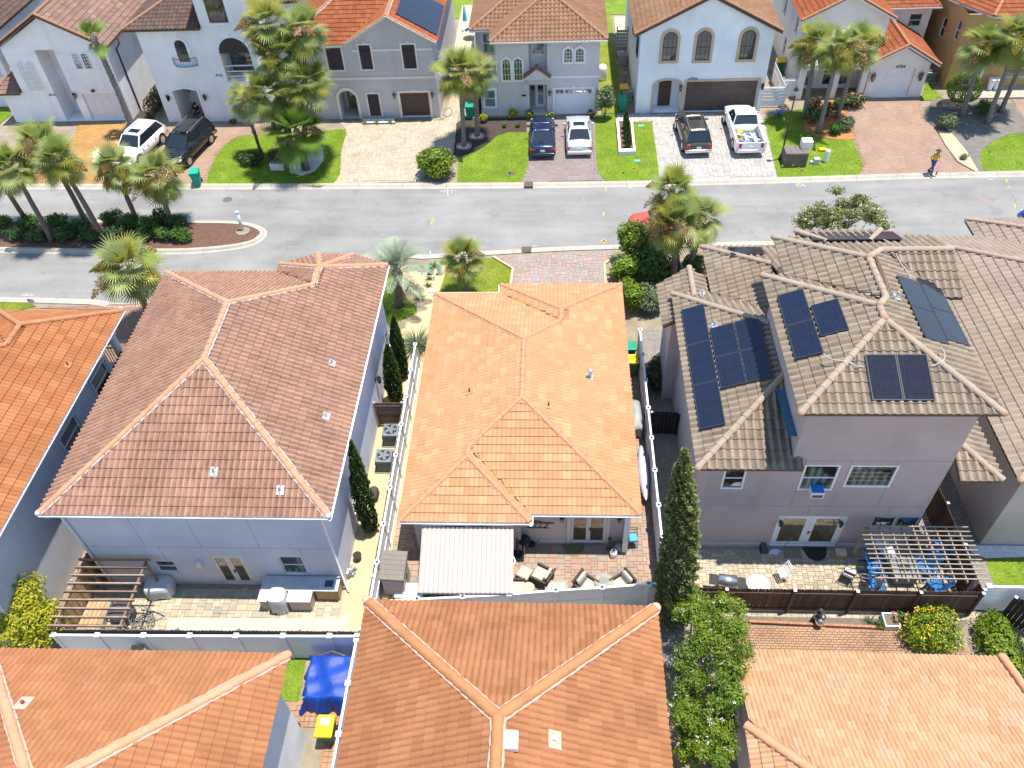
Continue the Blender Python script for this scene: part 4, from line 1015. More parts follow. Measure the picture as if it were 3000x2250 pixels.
gl = glass_mat('window_glass', (.03, .045, .05), 2.1); gl_bright = glass_mat('window_glass_blinds', (.42, .45, .44), 1.9, .08, ('h', 4., .2)); gl_cur = glass_mat('window_glass_curtain', (.17, .22, .19), 2.0, .03, ('v', 2.2, 1.5)); gl_blue = glass_mat('window_glass_sky', (.10, .17, .22), 2.2)
gl_gold = glass_mat('window_glass_gold', (.10, .085, .05), 2.3); gl_gridw = glass_mat('window_glass_pale', (.55, .57, .55), 1.8, .1)
mort_grey = pm('mortar_grey', (.66, .66, .62), .9, .15, 6, .3, 40); mort_pink = pm('mortar_pink', (.95, .58, .44), .9, .15, 5, .3, 40)
metal_pl = pm('flashing_metal', (.55, .58, .6), .4, .1, 5, metal=.7, spec=.5)
def tile_mat(n, a, b, c, algae=0., **k): return piece_mat(n, [(0, a), (.5, b), (1, c)], .9, spec=.06, var=.14, fine=.28, fscale=26, algae=algae, **k)
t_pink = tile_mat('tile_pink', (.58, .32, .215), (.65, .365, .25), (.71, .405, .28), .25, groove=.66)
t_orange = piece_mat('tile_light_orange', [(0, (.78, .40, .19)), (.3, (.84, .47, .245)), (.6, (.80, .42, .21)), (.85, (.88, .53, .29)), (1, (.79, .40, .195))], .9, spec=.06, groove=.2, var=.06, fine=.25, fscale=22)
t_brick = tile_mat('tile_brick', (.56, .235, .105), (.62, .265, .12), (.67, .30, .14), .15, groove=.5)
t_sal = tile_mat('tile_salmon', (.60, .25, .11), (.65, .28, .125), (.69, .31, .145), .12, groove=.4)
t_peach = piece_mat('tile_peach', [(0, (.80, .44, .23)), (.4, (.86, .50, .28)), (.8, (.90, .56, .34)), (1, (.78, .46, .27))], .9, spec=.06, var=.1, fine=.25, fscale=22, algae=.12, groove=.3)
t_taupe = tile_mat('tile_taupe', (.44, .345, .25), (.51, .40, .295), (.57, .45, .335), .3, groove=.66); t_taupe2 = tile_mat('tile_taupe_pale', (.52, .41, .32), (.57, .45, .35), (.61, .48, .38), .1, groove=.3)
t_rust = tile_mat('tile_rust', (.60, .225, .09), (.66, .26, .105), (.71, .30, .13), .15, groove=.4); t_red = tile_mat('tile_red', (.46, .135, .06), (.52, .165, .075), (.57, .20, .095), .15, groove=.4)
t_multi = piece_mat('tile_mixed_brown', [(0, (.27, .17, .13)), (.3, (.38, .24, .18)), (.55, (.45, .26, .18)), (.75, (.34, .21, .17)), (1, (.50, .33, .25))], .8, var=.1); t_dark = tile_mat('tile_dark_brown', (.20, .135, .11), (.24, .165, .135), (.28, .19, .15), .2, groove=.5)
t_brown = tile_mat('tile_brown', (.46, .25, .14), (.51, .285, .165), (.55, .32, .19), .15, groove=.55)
c_pink = pm('cap_pink', (.80, .39, .22), .8, .12, 2, .15, 30); c_orange = pm('cap_orange', (.80, .38, .21), .8, .1, 2, .15, 30); c_brick = pm('cap_brick', (.62, .29, .12), .8, .18, 2, .2, 30); c_taupe = pm('cap_taupe', (.52, .40, .30), .85, .12, 2, .15, 30, stain=(.6, 1.2, .4, 1)); c_end = pm('cap_end', (.56, .34, .21), .85, .12, 2, .15, 30)
c_rust = pm('cap_rust', (.60, .27, .13), .8, .12, 2, .15, 30); c_brown = pm('cap_brown', (.46, .25, .14), .8, .12, 2, .15, 30); c_peach = pm('cap_peach', (.82, .43, .24), .8, .12, 2, .2, 30)
V = Vector
def rectwalls(mb, x0, x1, y0, y1, z0, z1, skip=''):
 if 'S' not in skip: mb.quad((x0, y0, z0), (x1, y0, z0), (x1, y0, z1), (x0, y0, z1))
 if 'N' not in skip: mb.quad((x0, y1, z0), (x0, y1, z1), (x1, y1, z1), (x1, y1, z0))
 if 'W' not in skip: mb.quad((x0, y0, z0), (x0, y0, z1), (x0, y1, z1), (x0, y1, z0))
 if 'E' not in skip: mb.quad((x1, y0, z0), (x1, y1, z0), (x1, y1, z1), (x1, y0, z1))
def joints(par, F, mat, hs=(), vs=()):
 mb = MB()
 for (a, b, z) in hs: fbox(mb, F, a, b, z-.008, z+.008, -.002, .004)
 for (s, a, b) in vs: fbox(mb, F, s-.008, s+.008, a, b, -.002, .0035)
 return mb.build('control_joint', mat, par)
m_joint = pm('joint_line', (.30, .30, .33), .9); m_jointt = pm('joint_line_taupe', (.24, .2, .2), .9)
# ---------------------------------------------------------------- N2: blue-grey two-storey house
h = thing('house', 'blue-grey two-storey house with weathered pink hip roof and white gutters', 'house', (-14, 24, .06))
zE, x0, x1, y0, y1 = 5.72, -19.62, -8.47, 16.87, 31.43
R1, R2 = V((-14.05, 22.45, 8.45)), V((-14.08, 25.87, 8.45)); J = V((-11.25, 28.75, 7.05)); P = V((-11.25, 30.06, 7.05)); CL, CR = V((-13.93, 32.05, zE)), V((x1, 31.9, zE)); FA, FB = G((780+485/3.1725, 720+80/3.1725), zE), G((780+800/3.1725, 720+85/3.1725), zE)
SW, SE, NW = V((x0, y0, zE)), V((x1, y0, zE)), V((x0, y1, zE)); VL = V((-13.93, y1, zE))
r = Roof(h, t_pink, w_fascia, c_pink, 'S', .235, .36, .06, mortar=mort_grey)
r.plane([SW, SE, R1]); r.plane([SE, CR, P, J, R2, R1]); r.plane([NW, SW, R1, R2]); r.plane([VL, NW, R2, J]); r.plane([CL, VL, J, P]); r.plane([FA, CL, P]); r.plane([FB, FA, P]); r.plane([CR, FB, P])
for a, b in ((SW, R1), (SE, R1), (R1, R2), (NW, R2), (J, R2), (J, P), (CL, P), (FA, P), (FB, P), (CR, P)): r.ridge(a, b, .03)
ro = r.finish(); r.end_ball(SE, mort_grey); r.end_ball(SW, mort_grey)
def on_plane(p, a, b, c):
 n = (b-a).cross(c-a).normalized(); x, y = src(p); d = V(_f+(x-1500)/FPX*_r-(y-1125)/FPX*_u); o = V((0, 0, CAMH)); t = (a-o).dot(n)/d.dot(n)
 return o+d*t, (n if n.z > 0 else -n)
for p, pl in (((3, 1392, 1400), (SW, SE, R1)), ((3, 1820, 1520), (SW, SE, R1)), ((3, 2150, 700), (SE, CR, P)), ((3, 2112, 1045), (SE, CR, P))):
 q, n = on_plane(p, *pl); vent_pipe(ro, q, n, metal_pl, metal_pl, .22, .04, .30)
F = FY(-19.2, 17.2); ops = [F.rect((6, 988, 320), (6, 1166, 394)), F.rect((6, 1350, 290), (6, 1663, 476)), F.rect((6, 1797, 292), (6, 1999, 407))]
ops[1] = (ops[1][0], ops[1][1], .1, ops[1][3]); mb = MB(); wall_face(mb, F, 0, 10.25, .06, 5.62, ops)
E_ = FX(-8.95, 17.2); eo = [E_.rect((1003, 1545), (1031, 1520)), E_.rect((1105, 1085), (1116, 1052)), E_.rect((4, 262, 800), (4, 285, 700))]
eo = [(a, max(b, a+.8), max(.9, c), min(2.3, d) if d > c+.5 else 2.2) for a, b, c, d in eo]; eo = [(3.0, 3.95, .95, 2.3), (13.2, 14.0, 1.0, 2.3)]
wall_face(mb, E_, 0, 13.85, .06, 5.62, eo); rectwalls(mb, -19.2, -8.95, 17.2, 31.05, .06, 5.62, 'SE'); mb.prism([(-13.5, 31.06), (-8.95, 31.06), (-8.95, 31.45), (FB.x-.1, FB.y-.45), (FA.x+.1, FA.y-.45), (-13.5, 31.6)], .06, 5.6)
mb.build('wall', st_blue, h)
window(h, F, ops[0], w_white, gl); window(h, F, ops[2], w_cream, gl_cur); glazed_door(h, F, ops[1], w_cream, gl_gold, handle=w_blk)
window(h, E_, eo[0], w_white, gl_cur, trim=w_white); window(h, E_, eo[1], w_white, gl_gold, trim=w_white)
joints(h, F, m_joint, [(0, 10.25, 2.95)], [(2.6, 2.95, 5.6), (4.9, 2.95, 5.6), (7.3, 2.95, 5.6), (6.5, 2.3, 2.95), (8.9, 2.1, 2.95), (3.1, 1.9, 2.95)])
gutter(h, (x0+.02, y0, zE), (x1, y0, zE), w_white, (0, -1, 0)); gutter(h, (x1, y0-.14, zE), (x1, 31.9, zE), w_white, (1, 0, 0))
downpipe(h, [(-8.62, 16.78, 5.6), (-8.9, 17.1, 5.3), (-8.9, 17.1, .35), (-8.75, 16.85, .18)], w_white); downpipe(h, [(-19.4, 16.8, 5.6), (-19.1, 17.1, 5.2), (-19.1, 17.1, .2)], w_white)
MB().cbox(F.pt(*F.px((6, 1295, 330)), .09), (.22, .16, .3)).build('utility_box', w_cream, h)
wall_lamp('wall_lantern', 'dark lantern on the sunny side wall of the blue-grey house', E_, 10.2, 2.1, w_blk, gl_bright, 1.3)
# ---------------------------------------------------------------- N3: central single-storey house
h = thing('house', 'single-storey beige house with fresh light orange tile roof and striped awning', 'house', (-1.5, 26, .06)); HC = h
zE, x0, x1 = 2.78, -6.47, 3.43
A1, A2, A3, A4 = V((x0, 18.69, zE)), V((-1.1, 18.69, zE)), V((-1.1, 19.1, zE)), V((x1, 19.1, zE)); NE_, NM, NM2, NW_ = V((x1, 33.89, zE)), V((-2.98, 33.89, zE)), V((-2.98, 33.15, zE)), V((x0, 33.15, zE))
R1, R2 = V((-1.53, 24.05, 4.53)), V((-1.54, 27.75, 4.53)); Q1, Q2 = V((-3.79, 21.37, 3.73)), V((-3.79, 21.80, 3.73)); J, P = V((.21, 29.75, 3.91)), V((.21, 30.6, 3.91))
r = Roof(h, t_orange, w_fascia, c_orange, 'V', .40, .38, .042, stagger=True, mortar=c_orange, cap_r=.115)
r.plane([A1, A2, Q1]); r.plane([A2, A3, Q2, Q1]); r.plane([A3, A4, R1, Q2]); r.plane([A4, NE_, P, J, R2, R1]); r.plane([NW_, A1, Q1, Q2, R1, R2]); r.plane([NM2, NW_, R2, J]); r.plane([NM, NM2, J, P]); r.plane([NE_, NM, P])
for a, b in ((A1, Q1), (A2, Q1), (Q1, Q2), (Q2, R1), (A4, R1), (R1, R2), (NW_, R2), (J, R2), (J, P), (NM, P), (NE_, P)): r.ridge(a, b, .02)
ro = r.finish()
for p, pl, c in (((4, 1608, 790), (A4, NE_, R1), True), ((4, 835, 885), (A1, NW_, R1), False), ((4, 1340, 975), (A4, NE_, R1), False)):
 q, n = on_plane(p, *pl); vent_pipe(ro, q, n, metal_pl if c else pm('pipe_rust', (.25, .08, .05), .6), metal_pl if c else t_orange, .42 if c else .22, .06 if c else .035, .3, c)
mb = MB(); F = FY(-6.02, 19.45); FL = FY(-6.02, 19.0)
so = F.rect((7, 1485, 28), (7, 1712, 205)); so = (so[0], so[1], .1, 2.2)
wall_face(mb, F, 4.5, 9.0, .06, 2.72, [so]); wall_face(mb, FL, 0, 4.5, .06, 2.72, [(1.1, 3.4, .1, 2.2)])
E_ = FX(2.98, 19.45); wall_face(mb, E_, 0, 13.9, .06, 2.72, [(3, 3.9, .9, 2.1), (8, 8.9, .9, 2.1)]); rectwalls(mb, -6.02, 2.98, 19.0, 33.3, .06, 2.72, 'SE'); mb.quad((-1.52, 19.0, .06), (-1.52, 19.45, .06), (-1.52, 19.45, 2.72), (-1.52, 19.0, 2.72))
mb.box((2.83, 19.0, .06), (3.0, 19.44, 2.7)); mb.build('wall', st_beige, h)
MB().box((2.80, 18.96, .1), (3.03, 18.999, 2.7)).build('corner_post', w_white, h); fb = MB(); fbox(fb, F, 4.52, so[0]-.14, .06, .32, .003, .05); fb.build('base_trim', w_cream, h)
d = glazed_door(h, F, so, w_white, gl_gold, n=2, fw=.09, kick=.12, handle=w_blk, name='sliding_door')
glazed_door(h, FL, (1.1, 3.4, .1, 2.2), w_white, gl, n=2, fw=.09, name='sliding_door'); window(h, E_, (3, 3.9, .9, 2.1), w_white, gl); window(h, E_, (8, 8.9, .9, 2.1), w_white, gl)
tm = MB(); ring(tm, F, rect_o(so[0]-.14, so[1]+.14, .07, so[3]+.12), rect_o(so[0], so[1], .07, so[3]), .004, .06); tm.build('door_trim', w_cream, h)
gutter(h, A1, A2, w_white, (0, -1, 0)); gutter(h, A3, A4, w_white, (0, -1, 0)); gutter(h, A2+V((0, -.14, 0)), A3, w_white, (1, 0, 0), brackets=False); gutter(h, NM2, NW_, w_white, (0, 1, 0)); gutter(h, NM, NM2, w_white, (-1, 0, 0), brackets=False)
for k, s in enumerate((F.px((7, 1430, 42))[0], F.px((7, 1800, 45))[0])): wall_lamp('wall_lantern', ('black lantern beside the sliding door, next to the metal palm art', 'black lantern beside the sliding door, next to the corner post')[k], F, s, 2.05, w_blk, gl_bright, 1.0, 'lanterns by the sliding door')
# metal palm wall art
t = thing('wall_art', 'rusty metal cut-out of palm trees hung on the beige wall', 'wall art', F.pt(5.6, 1.75)); mt = pm('rusty_art', (.17, .13, .07), .7, .25, 8, metal=.4)
a0, a1 = F.px((7, 1205, 100)), F.px((7, 1345, 100)); mb = MB(); fbox(mb, F, a0[0], a1[0], a0[1]-.02, a0[1]+.03, .01, .03); mb.build('base_bar', mt, t)
for k, (sx, lean, hh) in enumerate(((.08, .12, .38), (.36, .1, .46), (.6, .16, .36), (.88, .25, .34))):
 s = a0[0]+(a1[0]-a0[0])*sx*.8+.05; mb = MB(); tp = (s+lean, a0[1]+hh); mb.beam(F.pt(s, a0[1], .02), F.pt(tp[0], tp[1], .02), .03, .015, F.n)
 for a in range(8):
  an = R(200*a/7-10); mb.beam(F.pt(tp[0], tp[1], .022+.001*a), F.pt(tp[0]+.2*math.cos(an), tp[1]+.11*math.sin(an), .022+.001*a), .035, .006, F.n)
 mb.build('palm_cutout', mt, t)
# ---------------------------------------------------------------- N4: taupe house with solar panels
h = thing('house', 'tall taupe house with stepped brown tile roofs carrying solar panels', 'house', (11, 24, .06)); HT = h
zT, zL, k = 9.2, 6.0, .38
r = Roof(h, t_taupe, w_brown, c_taupe, 'S', .305, .40, .075, mortar=None, cap_r=.135, n_ind=300)
T1, T2, T3 = V((8.45, 18.95, zT)), V((15.25, 18.95, zT)), V((8.45, 26.5, zT)); K1, K2 = V((11.85, 22.36, 10.49)), V((11.85, 23.1, 10.49)); K3, K4 = V((12.33, 23.75, 10.31)), V((12.33, 26.2, 10.31)); FLc = V((9.39, 29.1, zT)); K5 = V((13.15, 27.12, 9.99)); WG = V((16.0, 27.12, 9.99)); WR, WL_ = V((16.0, 25.1, zT)), V((15.25, 25.1, zT)); FR = V((16.0, 29.1, zT))
TV = V((9.39, 26.5, zT))
r.plane([T1, T2, K1]); r.plane([T2, WL_, K5, K4, K3, K2, K1]); r.plane([T3, T1, K1, K2]); r.plane([FLc, TV, K3, K4]); r.plane([TV, T3, K2, K3], slab=True); r.plane([WL_, WR, WG, K5]); r.plane([FR, FLc, K4, K5, WG])
L1, L2, L3 = V((5.33, 19.0, zL)), V((8.9, 19.0, zL)), V((5.38, 29.2, zL)); L2b = V((9.25, 19.0, zL)); HA = V((8.9, 22.55, 7.35)); HB = V((8.9, 25.65, 7.35)); LV = V((7.2, 29.2, zL)); LV2 = V((8.95, 27.4, 6.67)); LB1, LB2 = V((7.2, 32.75, zL)), V((14.5, 32.75, zL)); HB2 = V((9.84, 30.1, 7.0))
r.plane([L1, L2b, V((9.25, 22.55, 7.3)), HA]); r.plane([L3, L1, HA, HB]); r.plane([LV, L3, HB, V((9.84, 25.65, 7.35)), V((9.84, 26.56, 6.99))]); r.plane([LB1, LV, LV2, V((9.84, 26.56, 6.99)), HB2]); r.plane([LB2, LB1, HB2, V((9.84, 28.72, 7.5)), V((14.5, 28.72, 7.5))])
# entry gable at the left
g0, g1, gr0, gr1, gq0, gq1 = V((4.85, 27.6, 5.45)), V((4.85, 30.5, 5.45)), V((6.35, 27.9, 6.02)), V((6.35, 31.15, 6.02)), V((7.3, 28.6, 5.66)), V((7.3, 30.6, 5.66))
r.plane([g1, g0, gr0, gr1]); r.plane([gq0, gq1, gr1, gr0])
for a, b in ((T1, K1), (T2, K1), (K1, K2), (T3, K2), (K3, K2), (K3, K4), (FLc, K4), (K5, K4), (WG, K5), (L1, HA), (L3, HB), (LB1, HB2), (gr1, gr0)): r.ridge(a, b, .045)
S1, S2, S3 = V((15.1, 18.9, 5.5)), V((16.65, 19.5, 5.5)), V((16.65, 22.0, 5.5)); ST = V((15.3, 20.6, 6.1)); r.plane([S1, V((16.65, 18.9, 5.5)), V((15.3, 20.3, 6.05)), V((15.1, 20.3, 6.05))]); r.plane([V((16.65, 18.9, 5.5)), V((16.65, 22.2, 5.5)), V((15.3, 22.2, 6.05)), V((15.3, 20.3, 6.05))]); r.ridge(V((16.65, 18.9, 5.5)), V((15.3, 20.3, 6.05)), .045)
BF = [V((10.4, 29.55, zT)), V((14.0, 29.55, zT))]; r.plane([BF[1], BF[0], V((11.3, 28.2, 9.62)), V((13.1, 28.2, 9.62))]); r.ridge(BF[0], V((11.3, 28.2, 9.62)), .045); r.ridge(BF[1], V((13.1, 28.2, 9.62)), .045)
ro = r.finish()
for q in (T1, T2, T3, FLc, L1, L3, LB1): r.end_ball(q, c_end)
for q in (K1, K2, K4): r.end_ball(q+V((0, 0, .03)), c_end, .15)
F = FY(5.85, 19.4); ops = [F.rect((5, 290, 1368), (5, 425, 1512)), F.rect((5, 795, 1355), (5, 965, 1520)), F.rect((5, 1095, 1358), (5, 1340, 1500)), F.rect((8, 625, 25), (8, 985, 228)), F.rect((8, 1245, 33), (8, 1370, 90)), F.rect((8, 1400, 36), (8, 1520, 95))]
ops[0] = (.62, 1.5, ops[0][2], ops[0][3]); ops[3] = (ops[3][0], ops[3][1], .1, ops[3][3])
w4 = ops[4]; ops[4] = (w4[0], w4[1], w4[3]-.8, w4[3]); w5 = ops[5]; ops[5] = (w5[0], w5[1], w5[3]-.8, w5[3])
mb = MB(); wall_face(mb, F, 0, 9.0, .06, 5.9, ops); wall_face(mb, F, 3.05, 9.0, 5.9, 9.1, []); mb.quad((8.9, 19.4, 5.9), (8.9, 26.1, 5.9), (8.9, 26.1, 9.1), (8.9, 19.4, 9.1))
EXR = 14.85; mb.quad((EXR, 19.4, .06), (EXR, 28.7, .06), (EXR, 28.7, 9.1), (EXR, 19.4, 9.1)); mb.quad((9.84, 26.1, 5.9), (9.84, 28.7, 5.9), (9.84, 28.7, 9.1), (9.84, 26.1, 9.1)); mb.quad((8.9, 26.1, 5.9), (9.84, 26.1, 5.9), (9.84, 26.1, 9.1), (8.9, 26.1, 9.1)); mb.quad((9.84, 28.7, 5.9), (EXR, 28.7, 5.9), (EXR, 28.7, 9.1), (9.84, 28.7, 9.1))
mb.add([(9.84, 30.1, 6.95), (9.84, 28.7, 6.95), (9.84, 28.7, 7.5)], [(0, 1, 2)]); mb.box((14.851, 25.5, .06), (15.6, 28.69, 9.1)); WL = FXm(5.85, 19.4); wo = [WL.rect((5, 10, 1030), (5, 32, 1190)), (7.6, 8.5, 3.6, 5.0), (9.2, 9.8, 3.6, 5.0)]; wo[0] = (2.0, 2.9, 3.6, 5.0)
wall_face(mb, WL, 0, 9.4, .06, 5.9, wo); rectwalls(mb, 5.85, 9.84, 19.4, 28.8, .06, 5.9, 'SWE'); rectwalls(mb, 7.65, 14.1, 28.81, 32.3, .06, 5.9, 'S'); mb.box((5.3, 28.0, .06), (7.2, 30.2, 5.35))
gp = [(5.0, 5.4), (7.25, 5.4), (7.25, 5.6), (6.35, 5.95)]; mb.build('wall', st_taupe, h)
for o in wo: window(h, WL, o, w_white, gl)
window(h, F, ops[0], w_white, gl_cur, fw=.08, rec=.03); window(h, F, ops[1], w_white, gl_cur, fw=.08, rec=.03); window(h, F, ops[2], w_white, gl_cur, fw=.08, rec=.03, rails=()); window(h, F, ops[4], w_white, gl, rails=()); window(h, F, ops[5], w_white, gl, rails=()); glazed_door(h, F, ops[3], w_white, gl_gold, fw=.2, kick=.26, handle=w_blk)
joints(h, F, m_jointt, [(0, 9.0, 3.05), (3.05, 9, 6.0)], [(3.6, 3.05, 6.0), (5.2, 3.05, 4.0), (7.0, 3.05, 6.0), (4.4, 2.5, 3.05), (7.6, 2.4, 3.05), (5.3, 4.8, 6.0)])
bs = MB(); fbox(bs, F, 0, ops[3][0]-.03, .06, .34, .003, .035); fbox(bs, F, ops[3][1]+.03, 9.0, .06, .34, .003, .035); bs.build('base_trim', pm('taupe_base', (.58, .54, .52), .8), h)
for kx, s in enumerate((F.px((8, 628, 75))[0], F.px((8, 1015, 80))[0])): wall_lamp('wall_lantern', ('black lantern on the taupe wall, on the cypress side of the french doors', 'black lantern on the taupe wall, on the pergola side of the french doors')[kx], F, s, 1.95, w_blk, gl_bright, 1.0, 'lanterns by the french doors')
a = MB(); s, z = F.px((5, 855, 1520)); a.cbox(F.pt(s, z+.15, .16), (.5, .42, .34)); acu = thing('window_air_conditioner', 'white window air conditioner under a blue cover in the taupe wall', 'air conditioner', F.pt(s, z)); a.build('casing', w_white, acu); a = MB(); a.cbox(F.pt(s, z+.335, .16), (.46, .38, .03)); a.build('cover', pm('blue_tarp', (.02, .16, .5), .4, .15, 5), acu); a = MB(); fbox(a, F, s-.2, s+.2, z+.03, z+.2, .371, .378); a.build('grille', pm('grille_brown', (.1, .08, .07), .7), acu)
for p, pl in (((5, 210, 455), (L3, L1, HA)), (A(660, 748), (g1, g0, gr0))): q, n = on_plane(p, *pl); vent_pipe(ro, q, n, metal_pl, metal_pl, .2, .04, .25)
q, n = on_plane((5, 1380, 275), T2, WL_, K4); vent_pipe(ro, q, n, metal_pl, metal_pl, .25, .045, .28)
# flashing strip along the tower's foot
MB().box((8.55, 19.6, 7.2), (8.88, 25.3, 7.22)).build('flashing', pm('blue_flashing', (.06, .17, .26), .4, .2, 4, metal=.5), h)
# ---------------------------------------------------------------- N5: tan house at the right edge
h = thing('house', 'tan stucco house with pale brown tile roof next to the solar-panel house', 'house', (23, 26, .06))
zE = 5.3; r = Roof(h, t_taupe2, w_brown, c_taupe, 'S', .305, .40, .055, cap_r=.13)
a, b, c, d = V((17.4, 19.05, zE)), V((28.4, 19.05, zE)), V((28.4, 34.3, zE)), V((17.4, 34.3, zE)); p, q = V((22.9, 24.6, 7.4)), V((22.9, 28.8, 7.4))
r.plane([a, b, p]); r.plane([b, c, q, p]); r.plane([c, d, q]); r.plane([d, a, p, q])
for s, e in ((a, p), (b, p), (p, q), (c, q), (d, q)): r.ridge(s, e, .045)
e0, e1, e2, e3 = V((21.2, 36.0, 5.2)), V((26.5, 36.0, 5.2)), V((23.8, 33.6, 6.2)), V((21.2, 34.2, 5.2)); r.plane([e1, e0, e2]); r.plane([e0, e3, V((23.8, 32.0, 6.2)), e2]); r.ridge(e0, e2, .045)
ro = r.finish(); r.end_ball(a, c_end); mb = MB(); rectwalls(mb, 18.05, 27.8, 19.6, 33.8, .06, 5.25); mb.box((21.7, 33.81, .06), (26, 35.4, 5.15)); mb.build('wall', st_tan, h)
Fw = FY(18.05, 19.6); window(h, Fw, (1.6, 2.6, .9, 2.1), w_white, gl, rec=-.06)
# ---------------------------------------------------------------- N1: house at the left edge
h = thing('house', 'grey house with rust orange hip roof and a black railed upstairs porch', 'house', (-26.6, 20, .06))
zE = 5.9; xe = -20.64; r = Roof(h, t_rust, w_brown, c_rust, 'V', .36, .40, .04, cap_r=.13, mortar=None)
a, b, c, d = V((xe, 13.9, zE)), V((xe, 28.3, zE)), V((-26.7, 28.3, zE)), V((-26.7, 27.36, zE)); N, K, M1, M2 = V((-23.67, 25.65, 7.42)), V((-23.67, 24.35, 7.42)), V((-26.64, 21.36, 8.9)), V((-26.64, 19.9, 8.9)); e, f = V((-32.64, 27.36, zE)), V((-32.64, 13.9, zE))
r.plane([a, b, N, K, M1, M2]); r.plane([b, c, N]); r.plane([c, d, K, N]); r.plane([d, e, M1, K]); r.plane([e, f, M2, M1]); r.plane([f, a, M2])
for s, t2 in ((b, N), (c, N), (K, N), (K, M1), (M1, M2), (a, M2), (e, M1)): r.ridge(s, t2, .04)
ro = r.finish(); q, n = on_plane((3, 440, 712), a, b, N); vent_pipe(ro, q, n, pm('pipe_rust', (.25, .08, .05), .6), c_rust, .2, .035, .26)
gutter(h, (xe, 13.9, zE), (xe, 28.3, zE), w_white, (1, 0, 0)); E_ = FX(-21.1, 14.3); eo = [E_.rect((3, 360, 1160), (3, 470, 1070)), E_.rect((3, 570, 790), (3, 665, 715))]; eo = [(o[0], o[0]+1.5, 3.6, 4.9) for o in eo]
mb = MB(); wall_face(mb, E_, 0, 10.2, .06, 5.8, eo); rectwalls(mb, -32.2, -21.1, 14.3, 24.5, .06, 5.8, 'E'); mb.box((-26.2, 24.51, .06), (-21.1, 27.9, 2.9)); mb.build('wall', st_grey, h)
for o in eo: window(h, E_, o, w_white, gl, trim=st_grey, tw=.14)
co = MB(); co.lathe([(.2, 2.9), (.2, 5.75)], (-21.35, 27.6, 0), 14); co.build('column', w_white, h, True); co = MB(); co.lathe([(.2, 2.9), (.2, 5.75)], (-25.9, 27.6, 0), 14); co.build('column', w_white, h, True)
rl = MB(); rl.box((-21.18, 24.55, 3.95), (-21.12, 27.5, 4.0)); rl.box((-25.8, 27.76, 3.95), (-21.3, 27.82, 4.0))
for kx in range(20): rl.box((-21.165, 24.6+.147*kx, 2.9), (-21.135, 24.63+.147*kx, 3.95))
for kx in range(30): rl.box((-25.7+.147*kx, 27.775, 2.9), (-25.67+.147*kx, 27.805, 3.95))
rl.build('railing', w_blk, h)
# ---------------------------------------------------------------- bottom row
h = thing('house', 'white house with salmon hip roof beside the blue tarp yard', 'house', (-13.9, 5, .06))
zE = 5.5; k = .5; a, b, c, d = V((-19.0, 11.55, zE)), V((-8.82, 11.55, zE)), V((-8.82, -2, zE)), V((-19.0, -2, zE)); p, q = V((-13.9, 6.45, 8.05)), V((-13.9, 3.1, 8.05))
r = Roof(h, t_sal, w_brown, c_peach, 'V', .40, .40, .045, stagger=False, mortar=mort_pink, cap_r=.15); r.plane([b, a, p]); r.plane([c, b, p, q]); r.plane([a, d, q, p]); r.plane([d, c, q])
for s, e in ((a, p), (b, p), (p, q), (c, q), (d, q)): r.ridge(s, e, .03)
ro = r.finish(); r.end_ball(b, c_peach, .16); q2, n = on_plane((6, 155, 1250), b, a, p); vent_pipe(ro, q2, n, pm('pipe_rust', (.25, .08, .05), .6), mort_pink, .14, .05, .42)
mb = MB(); rectwalls(mb, -18.5, -9.25, -1.5, 10.85, .06, 5.42); mb.build('wall', st_cool, h)
h = thing('house', 'house with brick red hip roof, mortar-edged ridge and pale roof vent', 'house', (-1.6, 5, .06))
zE = 5.5; a, b, c, d = V((-6.48, 13.54, zE)), V((3.33, 13.46, zE)), V((3.33, -3, zE)), V((-6.48, -3, zE)); p, q = V((-1.6, 8.62, 8.28)), V((-1.6, 2.0, 8.28))
r = Roof(h, t_brick, w_brown, c_brick, 'V', .40, .40, .05, stagger=True, mortar=mort_pink, cap_r=.17); r.plane([b, a, p]); r.plane([c, b, p, q]); r.plane([a, d, q, p]); r.plane([d, c, q])
for s, e in ((a, p), (b, p), (p, q), (c, q), (d, q)): r.ridge(s, e, .03)
ro = r.finish(); r.end_ball(b, mort_pink, .18); r.end_ball(a, mort_pink, .18)
q2, n = on_plane((7, 1375, 1480), c, b, p); vent_pipe(ro, q2, n, metal_pl, mort_pink, .12, .045, .40)
q2, n = on_plane((7, 1083, 1490), c, b, p); mb = MB(); mb.bbox(q2+n*.12, (.42, .5, .24), .04); vb = mb.build('roof_vent', pm('vent_pink_white', (.8, .72, .7), .6), ro)
mb = MB(); rectwalls(mb, -6.05, 2.9, -2.5, 13.0, .06, 5.42); mb.build('wall', st_cream, h)
h = thing('house', 'low house with peach tile gable roof behind the brick patio', 'house', (11, 8, .06))
zE = 2.9; k = .45; a, b = V((6.25, 13.22, zE)), V((15.5, 13.15, zE)); yr = 4.0; zr = zE+k*(13.2-yr); W0 = V((6.0, 10.1, 4.25)); c = V((15.4, yr, zr)); e = V((12.1, yr, zr)); wv = V((6.0, 1.0, 4.25))
r = Roof(h, t_peach, w_fascia, c_peach, 'V', .31, .36, .05, stagger=True, mortar=None, cap_r=.15); r.plane([b, a, V((6.1, 10.15, zE+k*3.05)), e, c]); r.plane([wv, W0, e, V((12.1, 1.0, zr))], u0=0); r.plane([V((6, -2, zE)), V((15.4, -2, zE)), c, e]); r.ridge(W0, e, .035); r.ridge(b+V((0, 0, .03)), c, .05); ro = r.finish(); r.end_ball(b, c_peach, .17)
